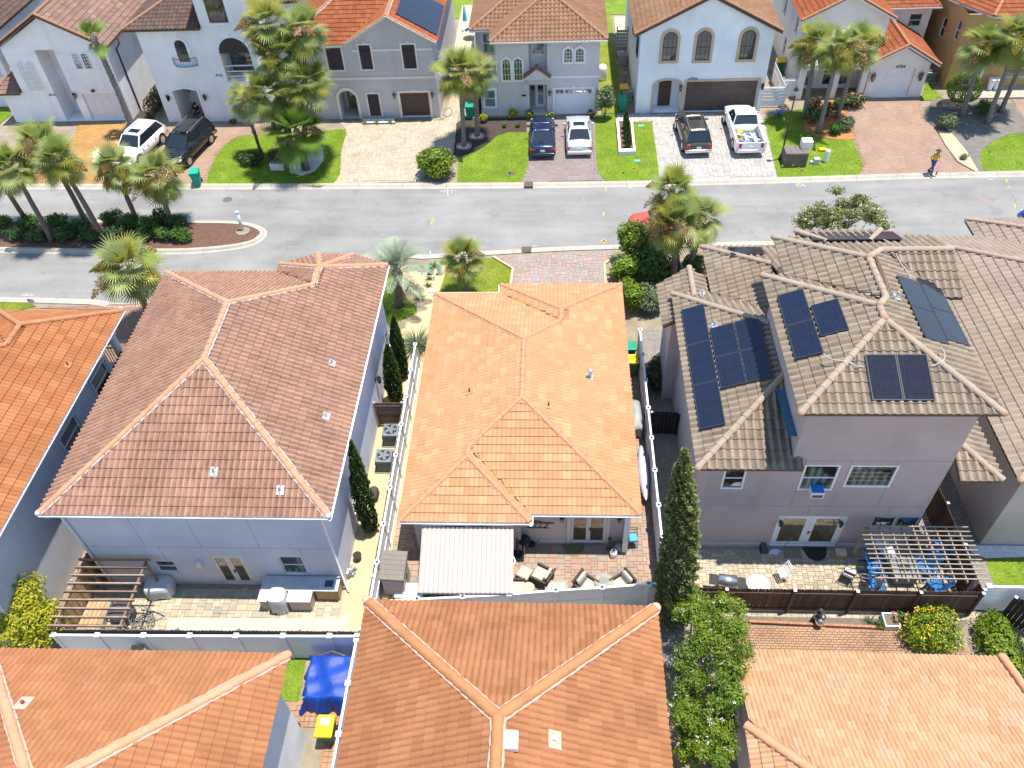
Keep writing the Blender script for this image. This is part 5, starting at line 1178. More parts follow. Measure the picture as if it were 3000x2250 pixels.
mb = MB(); mb.prism([(6.45, 12.7), (15.1, 12.7), (15.1, -1), (6.45, -1)], .06, 2.85); mb.box((6.4, .0, .06), (14, 9.9, 4.15)); mb.build('wall', st_cream, h)
# ================================================================ FAR SIDE OF THE STREET
m_gar_br = pm('garage_brown', (.115, .075, .06), .6, .1, 3, .1, 30); m_gar_w = pm('garage_white', (.80, .80, .82), .5, .05, 3); m_gar_l = pm('garage_lilac', (.74, .70, .72), .5, .05, 3); m_gar_sl = pm('garage_slate', (.115, .085, .075), .6, .15, 2, .25, 20)
m_shutter = pm('shutter_brown', (.07, .045, .045), .7, .1, 3); m_doorbr = pm('door_wood', (.10, .06, .04), .6, .2, 4); m_glow = glass_mat('lamp_glass', (.5, .36, .15), 1.5)
def text(par, s, F, p, size, mat, name='house_number'):
 cu = bpy.data.curves.new(name, 'FONT'); cu.body = s; cu.size = size; cu.extrude = .012; cu.align_x = 'LEFT'
 ob = bpy.data.objects.new(name, cu); COL.objects.link(ob); dg = bpy.context.evaluated_depsgraph_get(); dg.update()
 me = bpy.data.meshes.new_from_object(ob.evaluated_get(dg)); bpy.data.objects.remove(ob)
 me.materials.clear(); me.materials.append(mat); o = add_obj(name, me, par); n, d = F.n, F.d; up = V((0, 0, 1)); q = F.pt(p[0], p[1], .02)-ORG[par]
 o.matrix_local = Matrix([[d[k], up[k], n[k], q[k]] for k in range(3)]+[[0, 0, 0, 1]]); return o
def gable_roof(r, x0, x1, y0, y1, z, sl, zr=None):
 xm = (x0+x1)/2; zr = z+sl*(x1-x0)/2; a, b, c, d = V((x0, y0, z)), V((x1, y0, z)), V((x1, y1, z)), V((x0, y1, z)); p, q = V((xm, y0, zr)), V((xm, y1, zr))
 r.plane([b, c, q, p]); r.plane([d, a, p, q]); r.ridge(p+V((0, 0, .02)), q, .03); r.ridge(a+V((.02, .05, .06)), p+V((0, .05, .06)), .02); r.ridge(b+V((-.02, .05, .06)), p+V((0, .05, .06)), .02); return p, q
def gable_wall(mb, F, s0, s1, z, sl):
 m = (s0+s1)/2; mb.add([F.pt(s0, z), F.pt(s1, z), F.pt(m, z+sl*(s1-s0)/2)], [(0, 1, 2)])
# F5: cool white house, numbered 4706
h = thing('house', 'cool white gable-fronted house with dark double garage door and arched windows', 'house', (10.6, 60, .06))
F = FY(5.96, 57.55); W_ = 9.31; go = F.rect((2, 28, 532), (2, 455, 725)); go = (go[0], go[1], .1, 2.5); eo = F.rect((1, 2030, 530), (1, 2182, 738)); eo = (eo[0], eo[1], .1, 2.62, 1.1)
mb = MB(); wall_face(mb, F, 0, W_, .06, 6.1, [(*go, .18), eo]); gable_wall(mb, F, 0, W_, 6.1, .5); rectwalls(mb, 5.96, 15.27, 57.55, 72, .06, 6.1, 'S'); mb.quad(F.pt(eo[0], .1, -1.1), F.pt(eo[1], .1, -1.1), F.pt(eo[1], 2.7, -1.1), F.pt(eo[0], 2.7, -1.1)); mb.build('wall', st_cool, h)
r = Roof(h, t_brown, w_brown, c_brown, 'S', .30, .36, .06, n_ind=300); gable_roof(r, 5.5, 15.75, 57.25, 72.3, 6.12, .5); r.finish()
garage_door(h, F, go, m_gar_sl, 8, 4, .18); tm = MB(); ring(tm, F, rect_o(go[0]-.16, go[1]+.16, .07, go[3]+.16), rect_o(go[0], go[1], .07, go[3]), .004, .06); tm.build('garage_trim', w_tan, h)
tm = MB(); ring(tm, F, arch_o(eo[0]-.14, eo[1]+.14, .07, 2.2, .6), arch_o(eo[0], eo[1], .07, 2.2, .44), .004, .07); tm.build('entry_trim', w_tan, h)
sp = MB(); sp.add([F.pt(s, z, -.01) for s, z in [(eo[0]-.02, 2.63), (eo[0]-.02, 2.2)] + [(x, z) for x, z in arch_o(eo[0], eo[1], .07, 2.2, .42)[2:]][::-1] + [(eo[1]+.02, 2.63)]], [tuple(range(14))]); sp.build('arch_head', st_cool, h)
dm = MB(); c = (eo[0]+eo[1])/2; fbox(dm, F, c-.5, c+.42, .1, 2.25, -1.09, -1.04); do = dm.build('front_door', m_doorbr, h)
for i in range(2):
 for j in range(3): q = MB(); fbox(q, F, c-.42+.42*i, c-.08+.42*i, .3+.62*j, .8+.62*j, -1.04, -1.03); q.build('panel', m_doorbr, do)
wr = MB(); wr.tube([F.pt(c-.04+.2*math.cos(a*.3927), 1.75+.2*math.sin(a*.3927), -1.0) for a in range(17)], .045, 6); o = wr.build('door_wreath', L_GREY, None); tag(o, 'round grey-green wreath on the dark front door', 'wreath')
for p, q, m in (((1, 2092, 205), (1, 2165, 390), 0), ((2, 97, 198), (2, 172, 388), 0), ((2, 385, 192), (2, 458, 382), 0)):
 s0, s1, z0, z1 = F.rect(p, q); m = (s0+s1)/2; arch_window(h, F, m-.5, m+.5, z0, z1-.5, w_bronze, gl, trim=w_tan, tw=.2, munt=(2, 0), rail=.45)
text(h, '4706', F, F.px((1, 2258-10, 522)), .34, m_shutter)
for s, lb in ((go[0]-.45, 'front door side'), (go[1]+.32, 'white pickup side')): wall_lamp('wall_lantern', 'black lantern beside the dark double garage door, %s' % lb, F, s, 2.05, w_blk, gl_bright, 1.3, 'lanterns by the double garage')
E_ = FX(15.27, 57.55); WL = FXm(5.96, 57.55); window(h, WL, (1.2, 2.2, 3.8, 5.2), w_bronze, gl, rec=-.06); window(h, WL, (5.2, 6.2, 3.8, 5.2), w_bronze, gl, rec=-.06)
# F4: rosy grey house
h = thing('house', 'rosy grey house with brown hip roof, white arched windows and white garage door', 'house', (-.8, 62, .06))
F = FY(-5.75, 57.55); go = F.rect((1, 1385, 592), (1, 1622, 752)); go = (go[0], go[1], .1, 2.1); po = F.rect((1, 1216, 535), (1, 1334, 762)); po = (po[0], po[1], .1, 2.62, 1.2); up = F.rect((1, 1212, 285), (1, 1334, 475)); up = (up[0], up[1], 3.5, 5.85, .7)
mb = MB(); wall_face(mb, F, 1.3, 8.85, .06, 5.86, [(*go, .15), po, up]); F2 = FY(-5.75, 59.6); wo = [(.25, 1.1, 4.0, 5.5)]; wall_face(mb, F2, -.2, 1.3, .06, 5.86, wo); mb.quad(F.pt(1.3, .06), F.pt(1.3, .06, -2.05), F.pt(1.3, 5.86, -2.05), F.pt(1.3, 5.86))
for q, k in ((po, 1.2), (up, .7)): mb.quad(F.pt(q[0], q[2], -k), F.pt(q[1], q[2], -k), F.pt(q[1], q[3], -k), F.pt(q[0], q[3], -k))
rectwalls(mb, -5.95, 3.1, 57.55, 72, .06, 5.86, 'S'); mb.build('wall', st_rosy, h)
F3_ = F; lw = F.rect((1, 918, 580), (1, 1005, 690)); low = MB(); low.box((-5.72, 57.56, .06), (-4.46, 59.59, 2.9)); low.build('side_bay', st_rosy, h); window(h, F, (lw[0]+.06, lw[1]-.02, lw[2], lw[3]), w_white, gl_blue, rec=-.07, trim=w_white, tw=.12)
window(h, F2, wo[0], w_white, gl_blue)
r = Roof(h, t_brown, w_fascia, c_brown, 'S', .31, .37, .07, n_ind=300); z = 5.92; k = .45
a, b, c, d = V((-4.78, 57.1, z)), V((3.6, 57.1, z)), V((3.6, 72.4, z)), V((-6.4, 72.4, z)); e, f = V((-6.4, 59.2, z)), V((-4.78, 59.2, z)); p = V((-.59, 61.29, 7.81)); hp = V((-1.4, 64.2, 8.17)); hq = V((-1.4, 67.4, 8.17)); pj = V((-.59, 65.0, 7.81))
r.plane([a, b, p]); r.plane([b, c, hq, hp, V((-.59, 63.4, 7.81)), p]); r.plane([f, a, p, V((-.59, 63.4, 7.81))]); r.plane([e, f, V((-.59, 63.4, 7.81)), hp]); r.plane([d, e, hp, hq]); r.plane([c, d, hq])
for s, t2 in ((a, p), (b, p), (p, V((-.59, 63.4, 7.81))), (e, hp), (hp, hq), (c, hq)): r.ridge(s, t2, .04)
pr = [F.px(q) for q in ((1, 1195, 497), (1, 1345, 492), (1, 1270, 388))]; q0, q1, qt = V((-2.4, 56.95, 3.25)), V((-.5, 56.95, 3.25)), V((-1.45, 56.95, 3.95)); qb = V((-1.45, 57.54, 3.95))
r.plane([q0+V((0, .6, 0)), q0, qt, qb]); r.plane([q1, q1+V((0, .6, 0)), qb, qt]); r.ridge(qt, qb, .02); r.ridge(q0, qt, .02, r=.09); r.ridge(q1, qt, .02, r=.09); r.finish()
gutter(h, a, b, w_white, (0, -1, 0)); mb = MB(); mb.add([q0+V((.1, .05, -.15)), q1+V((-.1, .05, -.15)), qt+V((0, .05, -.1))], [(0, 1, 2)]); fbox(mb, F, po[0]-.12, po[1]+.12, 2.64, 3.12, .002, .3); mb.build('porch_gable', st_rosy, h)
garage_door(h, F, go, m_gar_w, 4, 4, .15, lites=gl); tm = MB(); ring(tm, F, rect_o(go[0]-.18, go[1]+.18, .07, go[3]+.16), rect_o(go[0], go[1], .07, go[3]), .004, .06); fbox(tm, F, (go[0]+go[1])/2-.1, (go[0]+go[1])/2+.1, go[3]+.1, go[3]+.32, .005, .1); tm.build('garage_trim', w_white, h)
dm = MB(); fbox(dm, F, po[0]+.45, po[1]-.12, .12, 2.35, -1.19, -1.14); do = dm.build('front_door', w_white, h); q = MB(); fbox(q, F, po[0]+.62, po[1]-.3, .4, 2.2, -1.14, -1.13); q.build('pane', gl_bright, do); q = MB(); fbox(q, F, po[0]+.06, po[0]+.38, .3, 2.3, -1.19, -1.15); q.build('pane', gl_bright, do)
window(h, F, (up[0]+.2, up[1]-.12, 4.5, 5.75), w_white, gl_bright, rec=.64, rails=())
for (p0, p1) in (((1, 1040, 378), (1, 1100, 522)), ((1, 1113, 375), (1, 1178, 520)), ((1, 1440, 310), (1, 1500, 405)), ((1, 1514, 308), (1, 1575, 402))):
 s0, s1, z0, z1 = F.rect(p0, p1); m = (s0+s1)/2; w = .33; arch_window(h, F, m-w, m+w, z0, z1-w, w_white, gl_cur, trim=w_white, tw=.1, munt=(2, 3), key=w_white)
bd = MB(); fbox(bd, F, po[1]+.14, 8.85, 2.98, 3.14, .003, .07); fbox(bd, F, up[1]+.02, 8.85, 5.6, 5.82, .003, .05); fbox(bd, F, 1.3, up[0]-.02, 5.6, 5.82, .003, .05); bd.build('band', w_white, h)
bp = MB(); s, z = F.px((1, 1183, 618)); fbox(bp, F, s-.17, s+.17, z-.07, z+.07, .003, .03); bp.build('number_plate', w_blk, h)
for s, lb in ((go[0]-.4, 'porch side'), (go[1]+.4, 'garden side')): wall_lamp('wall_lantern', 'lit black lantern beside the white garage door, %s' % lb, F, s, 1.85, w_blk, m_glow, 1.2, 'lanterns by the white garage door')
# F3: lavender-grey house with red roof
h = thing('house', 'lavender-grey house with red tile roof, brown shutters and brown garage door', 'house', (-13, 62, .06))
F = FY(-19.4, 57.5); go = F.rect((1, 378, 607), (1, 582, 765)); go = (go[0], go[1], .1, 2.1); ar = F.rect((1, 0, 570), (1, 112, 765)); ar = (ar[0]-.35, ar[1]+.12, .1, 2.35, 1.6)
mb = MB(); wall_face(mb, F, 0, 10.45, .06, 5.9, [(*go, .14), ar]); gable_wall(mb, F, 4.3, 10.45, 5.9, .58); rectwalls(mb, -19.4, -8.95, 57.5, 72, .06, 5.9, 'S'); mb.quad(F.pt(ar[0], .1, -1.6), F.pt(ar[0]+.25, .1, -1.6), F.pt(ar[0]+.25, 2.4, -1.6), F.pt(ar[0], 2.4, -1.6)); mb.build('wall', st_lav, h)
pa = MB(); fbox(pa, F, ar[0]+.25, ar[1]-.15, .1, 2.3, -1.62, -1.58); pa.build('front_door', glass_mat('mirror_glass', (.1, .16, .03), 2.2), h)
r = Roof(h, t_red, w_fascia, c_rust, 'V', .33, .37, .04, n_ind=300, mortar=mort_grey); xm = -11.97; zr = 5.95+.58*3.36
a, b, c = V((-15.33, 57.2, 5.95)), V((-8.61, 57.2, 5.95)), V((-8.61, 72.3, 5.95)); p, q = V((xm, 57.2, zr)), V((xm, 72.3, zr)); e, f = V((-19.8, 57.2, 5.95)), V((-19.8, 72.3, 5.95)); v0 = V((-15.33, 57.2, 5.95)); vv = V((xm, 60.6, zr)); hh = V((-16.4, 60.6, zr)); h2 = V((-16.4, 69, zr))
r.plane([b, c, q, p]); r.plane([V((-15.33, 57.25, 5.95)), a, p, vv]); r.plane([e, a, vv, hh]); r.plane([f, e, hh, h2]); r.plane([V((xm, 72.3, 5.95)), f, h2, V((xm, 69, zr))]); r.plane([hh, vv, V((xm, 69, zr+.3)), V((-16.4, 69, zr+.3))])
for s, t2 in ((p, q), (a, p), (b, p), (e, hh)): r.ridge(s, t2, .04)
ro = r.finish(); tm = MB(); ring(tm, F, rect_o(go[0]-.2, go[1]+.2, .07, go[3]+.18), rect_o(go[0], go[1], .07, go[3]), .004, .06); fbox(tm, F, (go[0]+go[1])/2-.1, (go[0]+go[1])/2+.1, go[3]+.12, go[3]+.3, .005, .1); tm.build('garage_trim', w_cream, h); garage_door(h, F, go, m_gar_br, 1, 10, .14, seal=w_white)
tm = MB(); ring(tm, F, arch_o(ar[0]-.18, ar[1]+.18, .07, 1.75, .86), arch_o(ar[0], ar[1], .07, 1.75, .62), .004, .08); tm.build('entry_trim', w_cream, h)
bd = MB(); fbox(bd, F, 0, 10.45, 3.2, 3.38, .003, .07); fbox(bd, F, 4.5, 10.4, 5.3, 5.45, .003, .05); bd.build('band', w_cream, h)
for p0, p1 in (((1, 108, 292), (1, 210, 450)), ((1, 388, 288), (1, 492, 445)), ((1, -105, 310), (1, 22, 455)), ((1, 166, 608), (1, 263, 752))):
 s0, s1, z0, z1 = F.rect(p0, p1); z0 = z0+.05; sh = MB(); fbox(sh, F, s0, s1, z0, z1, .004, .05); so = sh.build('shutter', m_shutter, h)
 n = int((z1-z0)/.11)
 for j in range(n): sl = MB(); zz = z0+(z1-z0)*(j+.5)/n; sl.cbox(F.pt((s0+s1)/2, zz, .062), (s1-s0-.08, .025, .07), 0, .5, R(-28)); sl.build('slat', m_shutter, so)
 tm = MB(); ring(tm, F, rect_o(s0-.12, s1+.12, z0-.1, z1+.12), rect_o(s0, s1, z0, z1), .003, .07); m = (s0+s1)/2; fbox(tm, F, m-.09, m+.09, z1+.1, z1+.26, .004, .1); tm.build('trim', w_cream, so)
for s, lb in ((go[0]-.42, 'shuttered window side'), (go[1]+.3, 'corner side')): wall_lamp('wall_lantern', 'black lantern beside the brown garage door, %s' % lb, F, s, 1.9, w_blk, gl_gold, 1.2, 'lanterns by the brown garage door')
# F2: white tower house with the open garage
h = thing('house', 'white tower house with open garage, juliet balcony and dark brown tile roof', 'house', (-26, 61, .06))
F = FY(-30.36, 57.5); go = F.rect((0, 1108, 560), (0, 1350, 793)); s = F.px((0, 1190, 795))[0]; go = (s, F.px((0, 1345, 795))[0], .1, 2.75, 4.2); bo = (5.75, 8.0, 3.4, 5.5, 1.4); bo2 = (5.75, 8.0, .1, 2.9, 1.2)
mb = MB(); wall_face(mb, F, 0, 4.95, .06, 7.35, [go]); FT = FY(-30.36, 57.35); wall_face(mb, FT, 4.95, 8.4, .06, 10.6, [bo, bo2, (5.7, 7.1, 7.65, 9.9, .14)]); rectwalls(mb, -25.41, -21.96, 57.35, 62, .06, 10.6, 'S'); rectwalls(mb, -30.36, -19.6, 57.5, 72, .06, 7.35, 'SE'); mb.quad((-19.6, 62.2, .06), (-19.6, 72, .06), (-19.6, 72, 7.35), (-19.6, 62.2, 7.35)); mb.quad((-21.96, 62.0, .06), (-19.6, 62.0, .06), (-19.6, 62.0, 7.35), (-21.96, 62.0, 7.35))
for q in (bo, bo2): mb.quad(FT.pt(q[0], q[2], -q[4]), FT.pt(q[1], q[2], -q[4]), FT.pt(q[1], q[3], -q[4]), FT.pt(q[0], q[3], -q[4]))
mb.build('wall', st_white, h); bk = MB(); fbox(bk, F, go[0]-.8, go[1]+.8, .06, 3.0, -4.3, -4.25); fbox(bk, F, go[0]-.8, go[1]+.8, 2.95, 3.0, -4.2, -.15); bk.build('garage_interior', pm('garage_dark', (.06, .055, .05), .9, .3, 2, .4, 6), h); fl = MB(); fbox(fl, F, go[0]-.8, go[1]+.8, .09, .12, -4.2, -.02); fl.build('garage_floor', m_conc, h)
dk = MB(); fbox(dk, FT, bo[0]+.12, bo[1]-.1, 3.45, 5.45, -1.38, -1.3); dk.build('balcony_door', gl, h); ar = MB(); n = 12; cx = (bo[0]+bo[1])/2; rr = (bo[1]-bo[0])/2
slab(ar, FT, arch_o(bo[0], bo[1], 5.45, 5.5, 1.1), .003, .02); ar.build('arch_head', pm('deep_shade_door', (.05, .04, .04), .7), h); tm = MB(); ring(tm, FT, arch_o(bo[0]-.1, bo[1]+.1, 3.38, 5.5, 1.2), arch_o(bo[0], bo[1], 3.38, 5.5, 1.1), .004, .05); tm.build('arch_trim', st_white, h)  # dark slab closes the arch top; its colour imitates the recess's deep shade
rl = MB()
for zz in (3.62, 4.0, 4.42): fbox(rl, FT, bo[0]+.02, bo[1]-.02, zz, zz+.07, -.2, -.12)
rl.build('railing', w_cream, h); dm = MB(); fbox(dm, FT, bo2[0]+.5, bo2[1]-.6, .1, 2.5, -1.18, -1.12); dm.build('front_door', m_doorbr, h)
window(h, FT, (5.7, 7.1, 7.65, 9.9), w_redbr, gl_cur, rec=.06, rails=(), munt=(1, 0), fw=.09, sill=w_white)
s0, s1, z0, z1 = F.rect((0, 1128, 258), (0, 1232, 405)); m = (s0+s1)/2; arch_window(h, F, m-.42, m+.42, 4.85, 6.05, w_redbr, gl, trim=w_white, tw=.18, munt=(0, 0), rail=.5)
bl = MB(); c = F.pt(m, 4.55, 0); hw = .85
def jul(zz, rr=1.0): return [F.pt(m+hw*math.cos(math.pi*j/12)*rr, zz, .02+.42*math.sin(math.pi*j/12)*rr) for j in range(13)]
bl.tube(jul(5.2), .02, 6); bl.tube(jul(4.62), .02, 6)
for a, b in zip(jul(4.6), jul(5.2)): bl.tube([a, (a+b)/2+(a-c)*.06, b], .011, 5)
bl.build('juliet_railing', w_blk, h); bb = MB(); slab_pts = jul(4.5); bb.add([*jul(4.46), *jul(4.58)], [tuple(range(13)), tuple(range(25, 12, -1))]+[(i, i+1, 14+i, 13+i) for i in range(12)]); bb.build('balcony_slab', w_white, h)
tm = MB(); ring(tm, F, [(go[0]-.16, .07), (go[1]+.16, .07), (go[1]+.16, 2.7), ((go[0]+go[1])/2, 2.98), (go[0]-.16, 2.7)], [(go[0], .07), (go[1], .07), (go[1], 2.6), ((go[0]+go[1])/2, 2.8), (go[0], 2.6)], .004, .06); tm.build('garage_trim', w_white, h)
r = Roof(h, t_dark, w_brown, c_brown, 'S', .30, .37, .075, n_ind=300); z = 7.4; a, b = V((-31.15, 57.1, z)), V((-25.42, 57.1, z)); c = V((-31.15, 72.3, z)); p = V((-27.4, 60.8, 8.9))
pe = V((-25.42, 60.8, 8.9)); r.plane([a, b, pe, p]); r.plane([c, a, p, V((-27.4, 72.3, 8.9))]); r.ridge(a, p, .04); r.plane([V((-19.4, 61.6, 7.4)), V((-19.4, 72.3, 7.4)), V((-23, 72.3, 8.9)), V((-23, 63.5, 8.9))]); r.plane([V((-21.9, 61.6, 7.4)), V((-19.4, 61.6, 7.4)), V((-21.3, 63.5, 8.2)), V((-21.9, 63.5, 8.2))])
tw = [V((-25.8, 57.0, 10.65)), V((-21.6, 57.0, 10.65)), V((-21.6, 62.3, 10.65)), V((-25.8, 62.3, 10.65))]; tp = V((-23.7, 59.6, 11.7)); [r.plane([tw[i], tw[(i+1) % 4], tp]) for i in range(4)]; [r.ridge(tw[i], tp, .04) for i in range(4)]
r.plane([V((-27.4, 60.8, 8.9)), V((-27.4, 72.3, 8.9)), V((-25.5, 72.3, 8.95)), V((-25.5, 60.8, 8.95))]); r.finish()
text(h, '4712', FT, FT.px((0, 1398, 495)), .26, w_blk)
for s_, lb in ((go[0]-.45, 'hedge side'), (go[1]+.5, 'balcony side')): wall_lamp('wall_lantern', 'black lantern beside the open garage, %s' % lb, F, s_, 2.1, w_blk, gl_bright, 1.4, 'lanterns by the open garage')
# F1: white house, left
h = thing('house', 'white gabled house with tall recessed porch and mottled brown tile roof', 'house', (-37.4, 62, .06))
F = FY(-41.3, 57.95); go = F.rect((0, 530, 612), (0, 812, 787)); s = F.px((0, 605, 787))[0]; go = (s, F.px((0, 815, 787))[0], .1, 2.3); po = (F.px((0, 220, 325))[0], F.px((0, 340, 325))[0]+.05, .1, 5.75, 1.6)
mb = MB(); wall_face(mb, F, 0, 7.9, .06, 6.0, [(*go, .14), po]); gable_wall(mb, F, 0, 7.9, 6.0, .55); rectwalls(mb, -41.3, -33.4, 57.95, 72, .06, 6.0, 'S'); mb.quad(F.pt(po[0], .1, -1.6), F.pt(po[1], .1, -1.6), F.pt(po[1], 5.8, -1.6), F.pt(po[0], 5.8, -1.6)); mb.build('wall', st_white, h)
r = Roof(h, t_multi, w_brown, c_brown, 'V', .33, .38, .035, n_ind=300); gable_roof(r, -41.75, -33.05, 57.6, 72.3, 6.02, .55)
pr0 = [V((-43.4, 57.6, 2.6)), V((-41.35, 57.6, 2.6)), V((-41.35, 58.8, 3.35)), V((-42.6, 58.8, 3.35))]; r.plane(pr0); r.plane([V((-43.4, 61.0, 2.6)), V((-43.4, 57.6, 2.6)), V((-42.6, 58.8, 3.35)), V((-42.6, 61, 3.35))]); r.ridge(pr0[0], pr0[3], .03); r.finish()
MB().box((-43.0, 57.95, .06), (-41.31, 61, 2.5)).build('side_porch', st_white, h)
garage_door(h, F, go, m_gar_l, 4, 4, .14); gutter(h, (-33.05, 57.6, 6.02), (-33.05, 72, 6.02), w_brown, (1, 0, 0)); downpipe(h, [(-32.95, 59.4, 5.9), (-32.95, 59.4, 5.5), (-33.32, 59.4, 5.1), (-33.32, 59.4, .2)], w_bronze, .06)
for p0, p1 in (((0, 112, 402), (0, 242, 588)), ((0, 175, 402), (0, 300, 588))):
 a, b = F.px(p1)[0]-.75, F.px(p1)[0]; arch_window(h, F, a+.12, b, 2.62, 4.65, w_white, gl_gridw, munt=(2, 5))
for p1 in ((0, 548, 452), (0, 607, 452)):
 b = F.px(p1)[0]; arch_window(h, F, b-.55, b, 4.25, 5.25, w_white, gl_bright, munt=(2, 4))
bd = MB(); fbox(bd, F, 0, po[0]-.02, 5.42, 5.5, .003, .03); fbox(bd, F, po[1]+.02, 7.9, 5.42, 5.5, .003, .03); bd.build('band', st_white, h)
text(h, '4714', F, F.px((0, 320, 622)), .26, w_blk)
wall_lamp('wall_lantern', 'black lantern by the lilac-white garage door of the porch house', F, F.px((0, 500, 640))[0], 2.2, w_blk, gl_bright, 1.4); MB().cbox(F.pt(*F.px((0, 605, 585)), .1), (.2, .2, .16)).build('security_light', w_blk, h)
# F0: neighbour at the very left
h = thing('house', 'pale house with a side window seen past the gabled white house', 'house', (-48, 64, .06)); mb = MB(); rectwalls(mb, -53, -43.6, 60.5, 74, .06, 6.0); mb.build('wall', st_white, h); W5 = FX(-43.6, 60.5); window(h, W5, (.4, 1.6, 2.4, 3.5), w_white, gl, rec=-.06, sill=w_white); F = FY(-53, 60.5); window(h, F, (7.7, 8.9, 2.6, 3.6), w_white, gl, rec=-.06)
r = Roof(h, t_dark, w_brown, c_brown, 'S', .30, .37, .06, n_ind=60); a, b, c, d = V((-53.5, 60, 6.05)), V((-43.1, 60, 6.05)), V((-43.1, 74.5, 6.05)), V((-53.5, 74.5, 6.05)); p, q = V((-48.3, 65.2, 8.6)), V((-48.3, 69, 8.6)); r.plane([a, b, p]); r.plane([b, c, q, p]); r.plane([c, d, q]); r.plane([d, a, p, q]); [r.ridge(s, t2, .04) for s, t2 in ((a, p), (b, p), (p, q))]; r.finish()
# F6: white house numbered 4704
h = thing('house', 'white house with low garage gable, porch columns and red-orange tile roofs', 'house', (23, 64, .06))
FG = FY(23.3, 59.3); go = FG.rect((2, 1228, 448), (2, 1448, 636)); s = FG.px((2, 1225, 636))[0]; go = (s, FG.px((2, 1450, 640))[0], .1, 2.32)
mb = MB(); wall_face(mb, FG, 0, 4.25, .06, 2.7, [(*go, .22)]); gable_wall(mb, FG, 0, 4.25, 2.7, .56); rectwalls(mb, 23.3, 27.55, 59.3, 66, .06, 2.7, 'S'); FM = FY(18.3, 61.0); wo = [(.5, 1.5, .1, 2.2), (2.2, 4.4, .3, 2.1)]; wall_face(mb, FM, 0, 6.0, .06, 5.5, wo); gable_wall(mb, FM, 0, 6.0, 5.5, .52); rectwalls(mb, 18.3, 24.3, 61.0, 75, .06, 5.5, 'SW'); WL = FXm(18.3, 61.0); wl = [(1.8, 2.5, 3.6, 5.0), (6, 6.7, 3.4, 4.9), (9, 9.7, .9, 2.2), (4, 4.7, .9, 2.2)]; wall_face(mb, WL, 0, 14, .06, 5.5, wl)
FW = FY(24.31, 64.2); ww = FW.rect((2, 1470, 90), (2, 1530, 190)); wall_face(mb, FW, 0, 4.25, 2.0, 4.95, [(ww[0]+.1, ww[1], ww[2]+.2, ww[3])]); rectwalls(mb, 24.31, 28.56, 64.2, 75, .06, 4.95, 'S'); mb.build('wall', st_cream, h)
window(h, FW, (ww[0]+.1, ww[1], ww[2]+.2, ww[3]), w_white, gl); [window(h, WL, o, w_white, gl, sill=w_white) for o in wl]; glazed_door(h, FM, wo[0], w_white, gl_blue, n=1, name='front_door'); window(h, FM, wo[1], w_white, gl_cur)
pc = MB(); pc.box((18.25, 59.2, 2.35), (23.29, 60.99, 2.75)); pc.build('porch_beam', st_cream, h)
for x in (18.45, 20.95, 23.0): c = MB(); c.box((x-.2, 58.9+.32, .06), (x+.2, 59.6, 2.36)); c.build('porch_column', st_cream, h)
r = Roof(h, t_red, w_fascia, c_rust, 'V', .33, .37, .04, n_ind=300); gable_roof(r, 17.85, 24.6, 60.5, 75.3, 5.45, .52); gable_roof(r, 22.75, 28.1, 58.85, 66, 2.72, .56)
e0, e1 = V((24.3, 63.7, 4.98)), V((29.0, 63.7, 4.98)); r.plane([e0, e1, V((26.8, 66.4, 6.2)), V((24.3, 66.4, 6.2))]); r.plane([e1, V((29.0, 75, 4.98)), V((26.8, 72, 6.2)), V((26.8, 66.4, 6.2))]); r.finish()
gutter(h, e0, e1, w_fascia, (0, -1, 0)); garage_door(h, FG, go, m_gar_w, 4, 4, .22); text(h, '4704', FG, FG.px((2, 1377, 442)), .36, w_blk)
m_copper = pm('copper_brown', (.22, .1, .07), .6, .2, 6)
for s, lb in ((go[0]-.42, 'porch side'), (go[1]+.42, 'grass side')): wall_lamp('wall_lantern', 'coppery lantern beside the white garage door under the low gable, %s' % lb, FG, s, 1.75, m_copper, gl_bright, 1.8, 'coppery lanterns of the low garage')
# F7: ochre house at the right
h = thing('house', 'ochre yellow house with red tile roof behind tall palms', 'house', (36, 66, .06)); mb = MB(); WL = FXm(29.7, 60.6); wl = [WL.rect((2, 1620, 280), (2, 1665, 150)), WL.rect((2, 1775, 110), (2, 1820, 0)), (.6, 1.4, 1.0, 2.2)]; wl = [(3.0, 3.8, 2.6, 4.0), (7.0, 7.8, 2.6, 4.0), (.6, 1.3, 3.4, 4.8)]; wall_face(mb, WL, 0, 14, .06, 5.6, wl); FP = FY(29.7, 60.6); wall_face(mb, FP, 0, 10, .06, 5.6, [(1.2, 2.6, .1, 2.3), (4, 6, .8, 2.2)]); rectwalls(mb, 29.7, 39.7, 60.6, 74.6, .06, 5.6, 'SW'); mb.build('wall', st_ochre, h)
[window(h, WL, o, w_white, gl) for o in wl]; glazed_door(h, FP, (1.2, 2.6, .1, 2.3), w_white, gl, name='front_door'); window(h, FP, (4, 6, .8, 2.2), w_white, gl)
MB().box((30, 58.7, .06), (39, 60.59, .2)).build('porch_slab', m_conc, h)
r = Roof(h, t_red, w_fascia, c_rust, 'V', .33, .37, .04, n_ind=150); a, b, c, d = V((31.2, 60.1, 5.65)), V((40.2, 60.1, 5.65)), V((40.2, 75, 5.65)), V((29.2, 75, 5.65)); a2 = V((29.2, 63.5, 5.65)); p, q = V((34.9, 65.6, 8.3)), V((34.9, 69.4, 8.3)); r.plane([a, b, p]); r.plane([b, c, q, p]); r.plane([d, a2, p, q]); r.plane([a2, a, p]); [r.ridge(s, t2, .04) for s, t2 in ((a, p), (a2, p), (p, q), (b, p))]; r.finish()
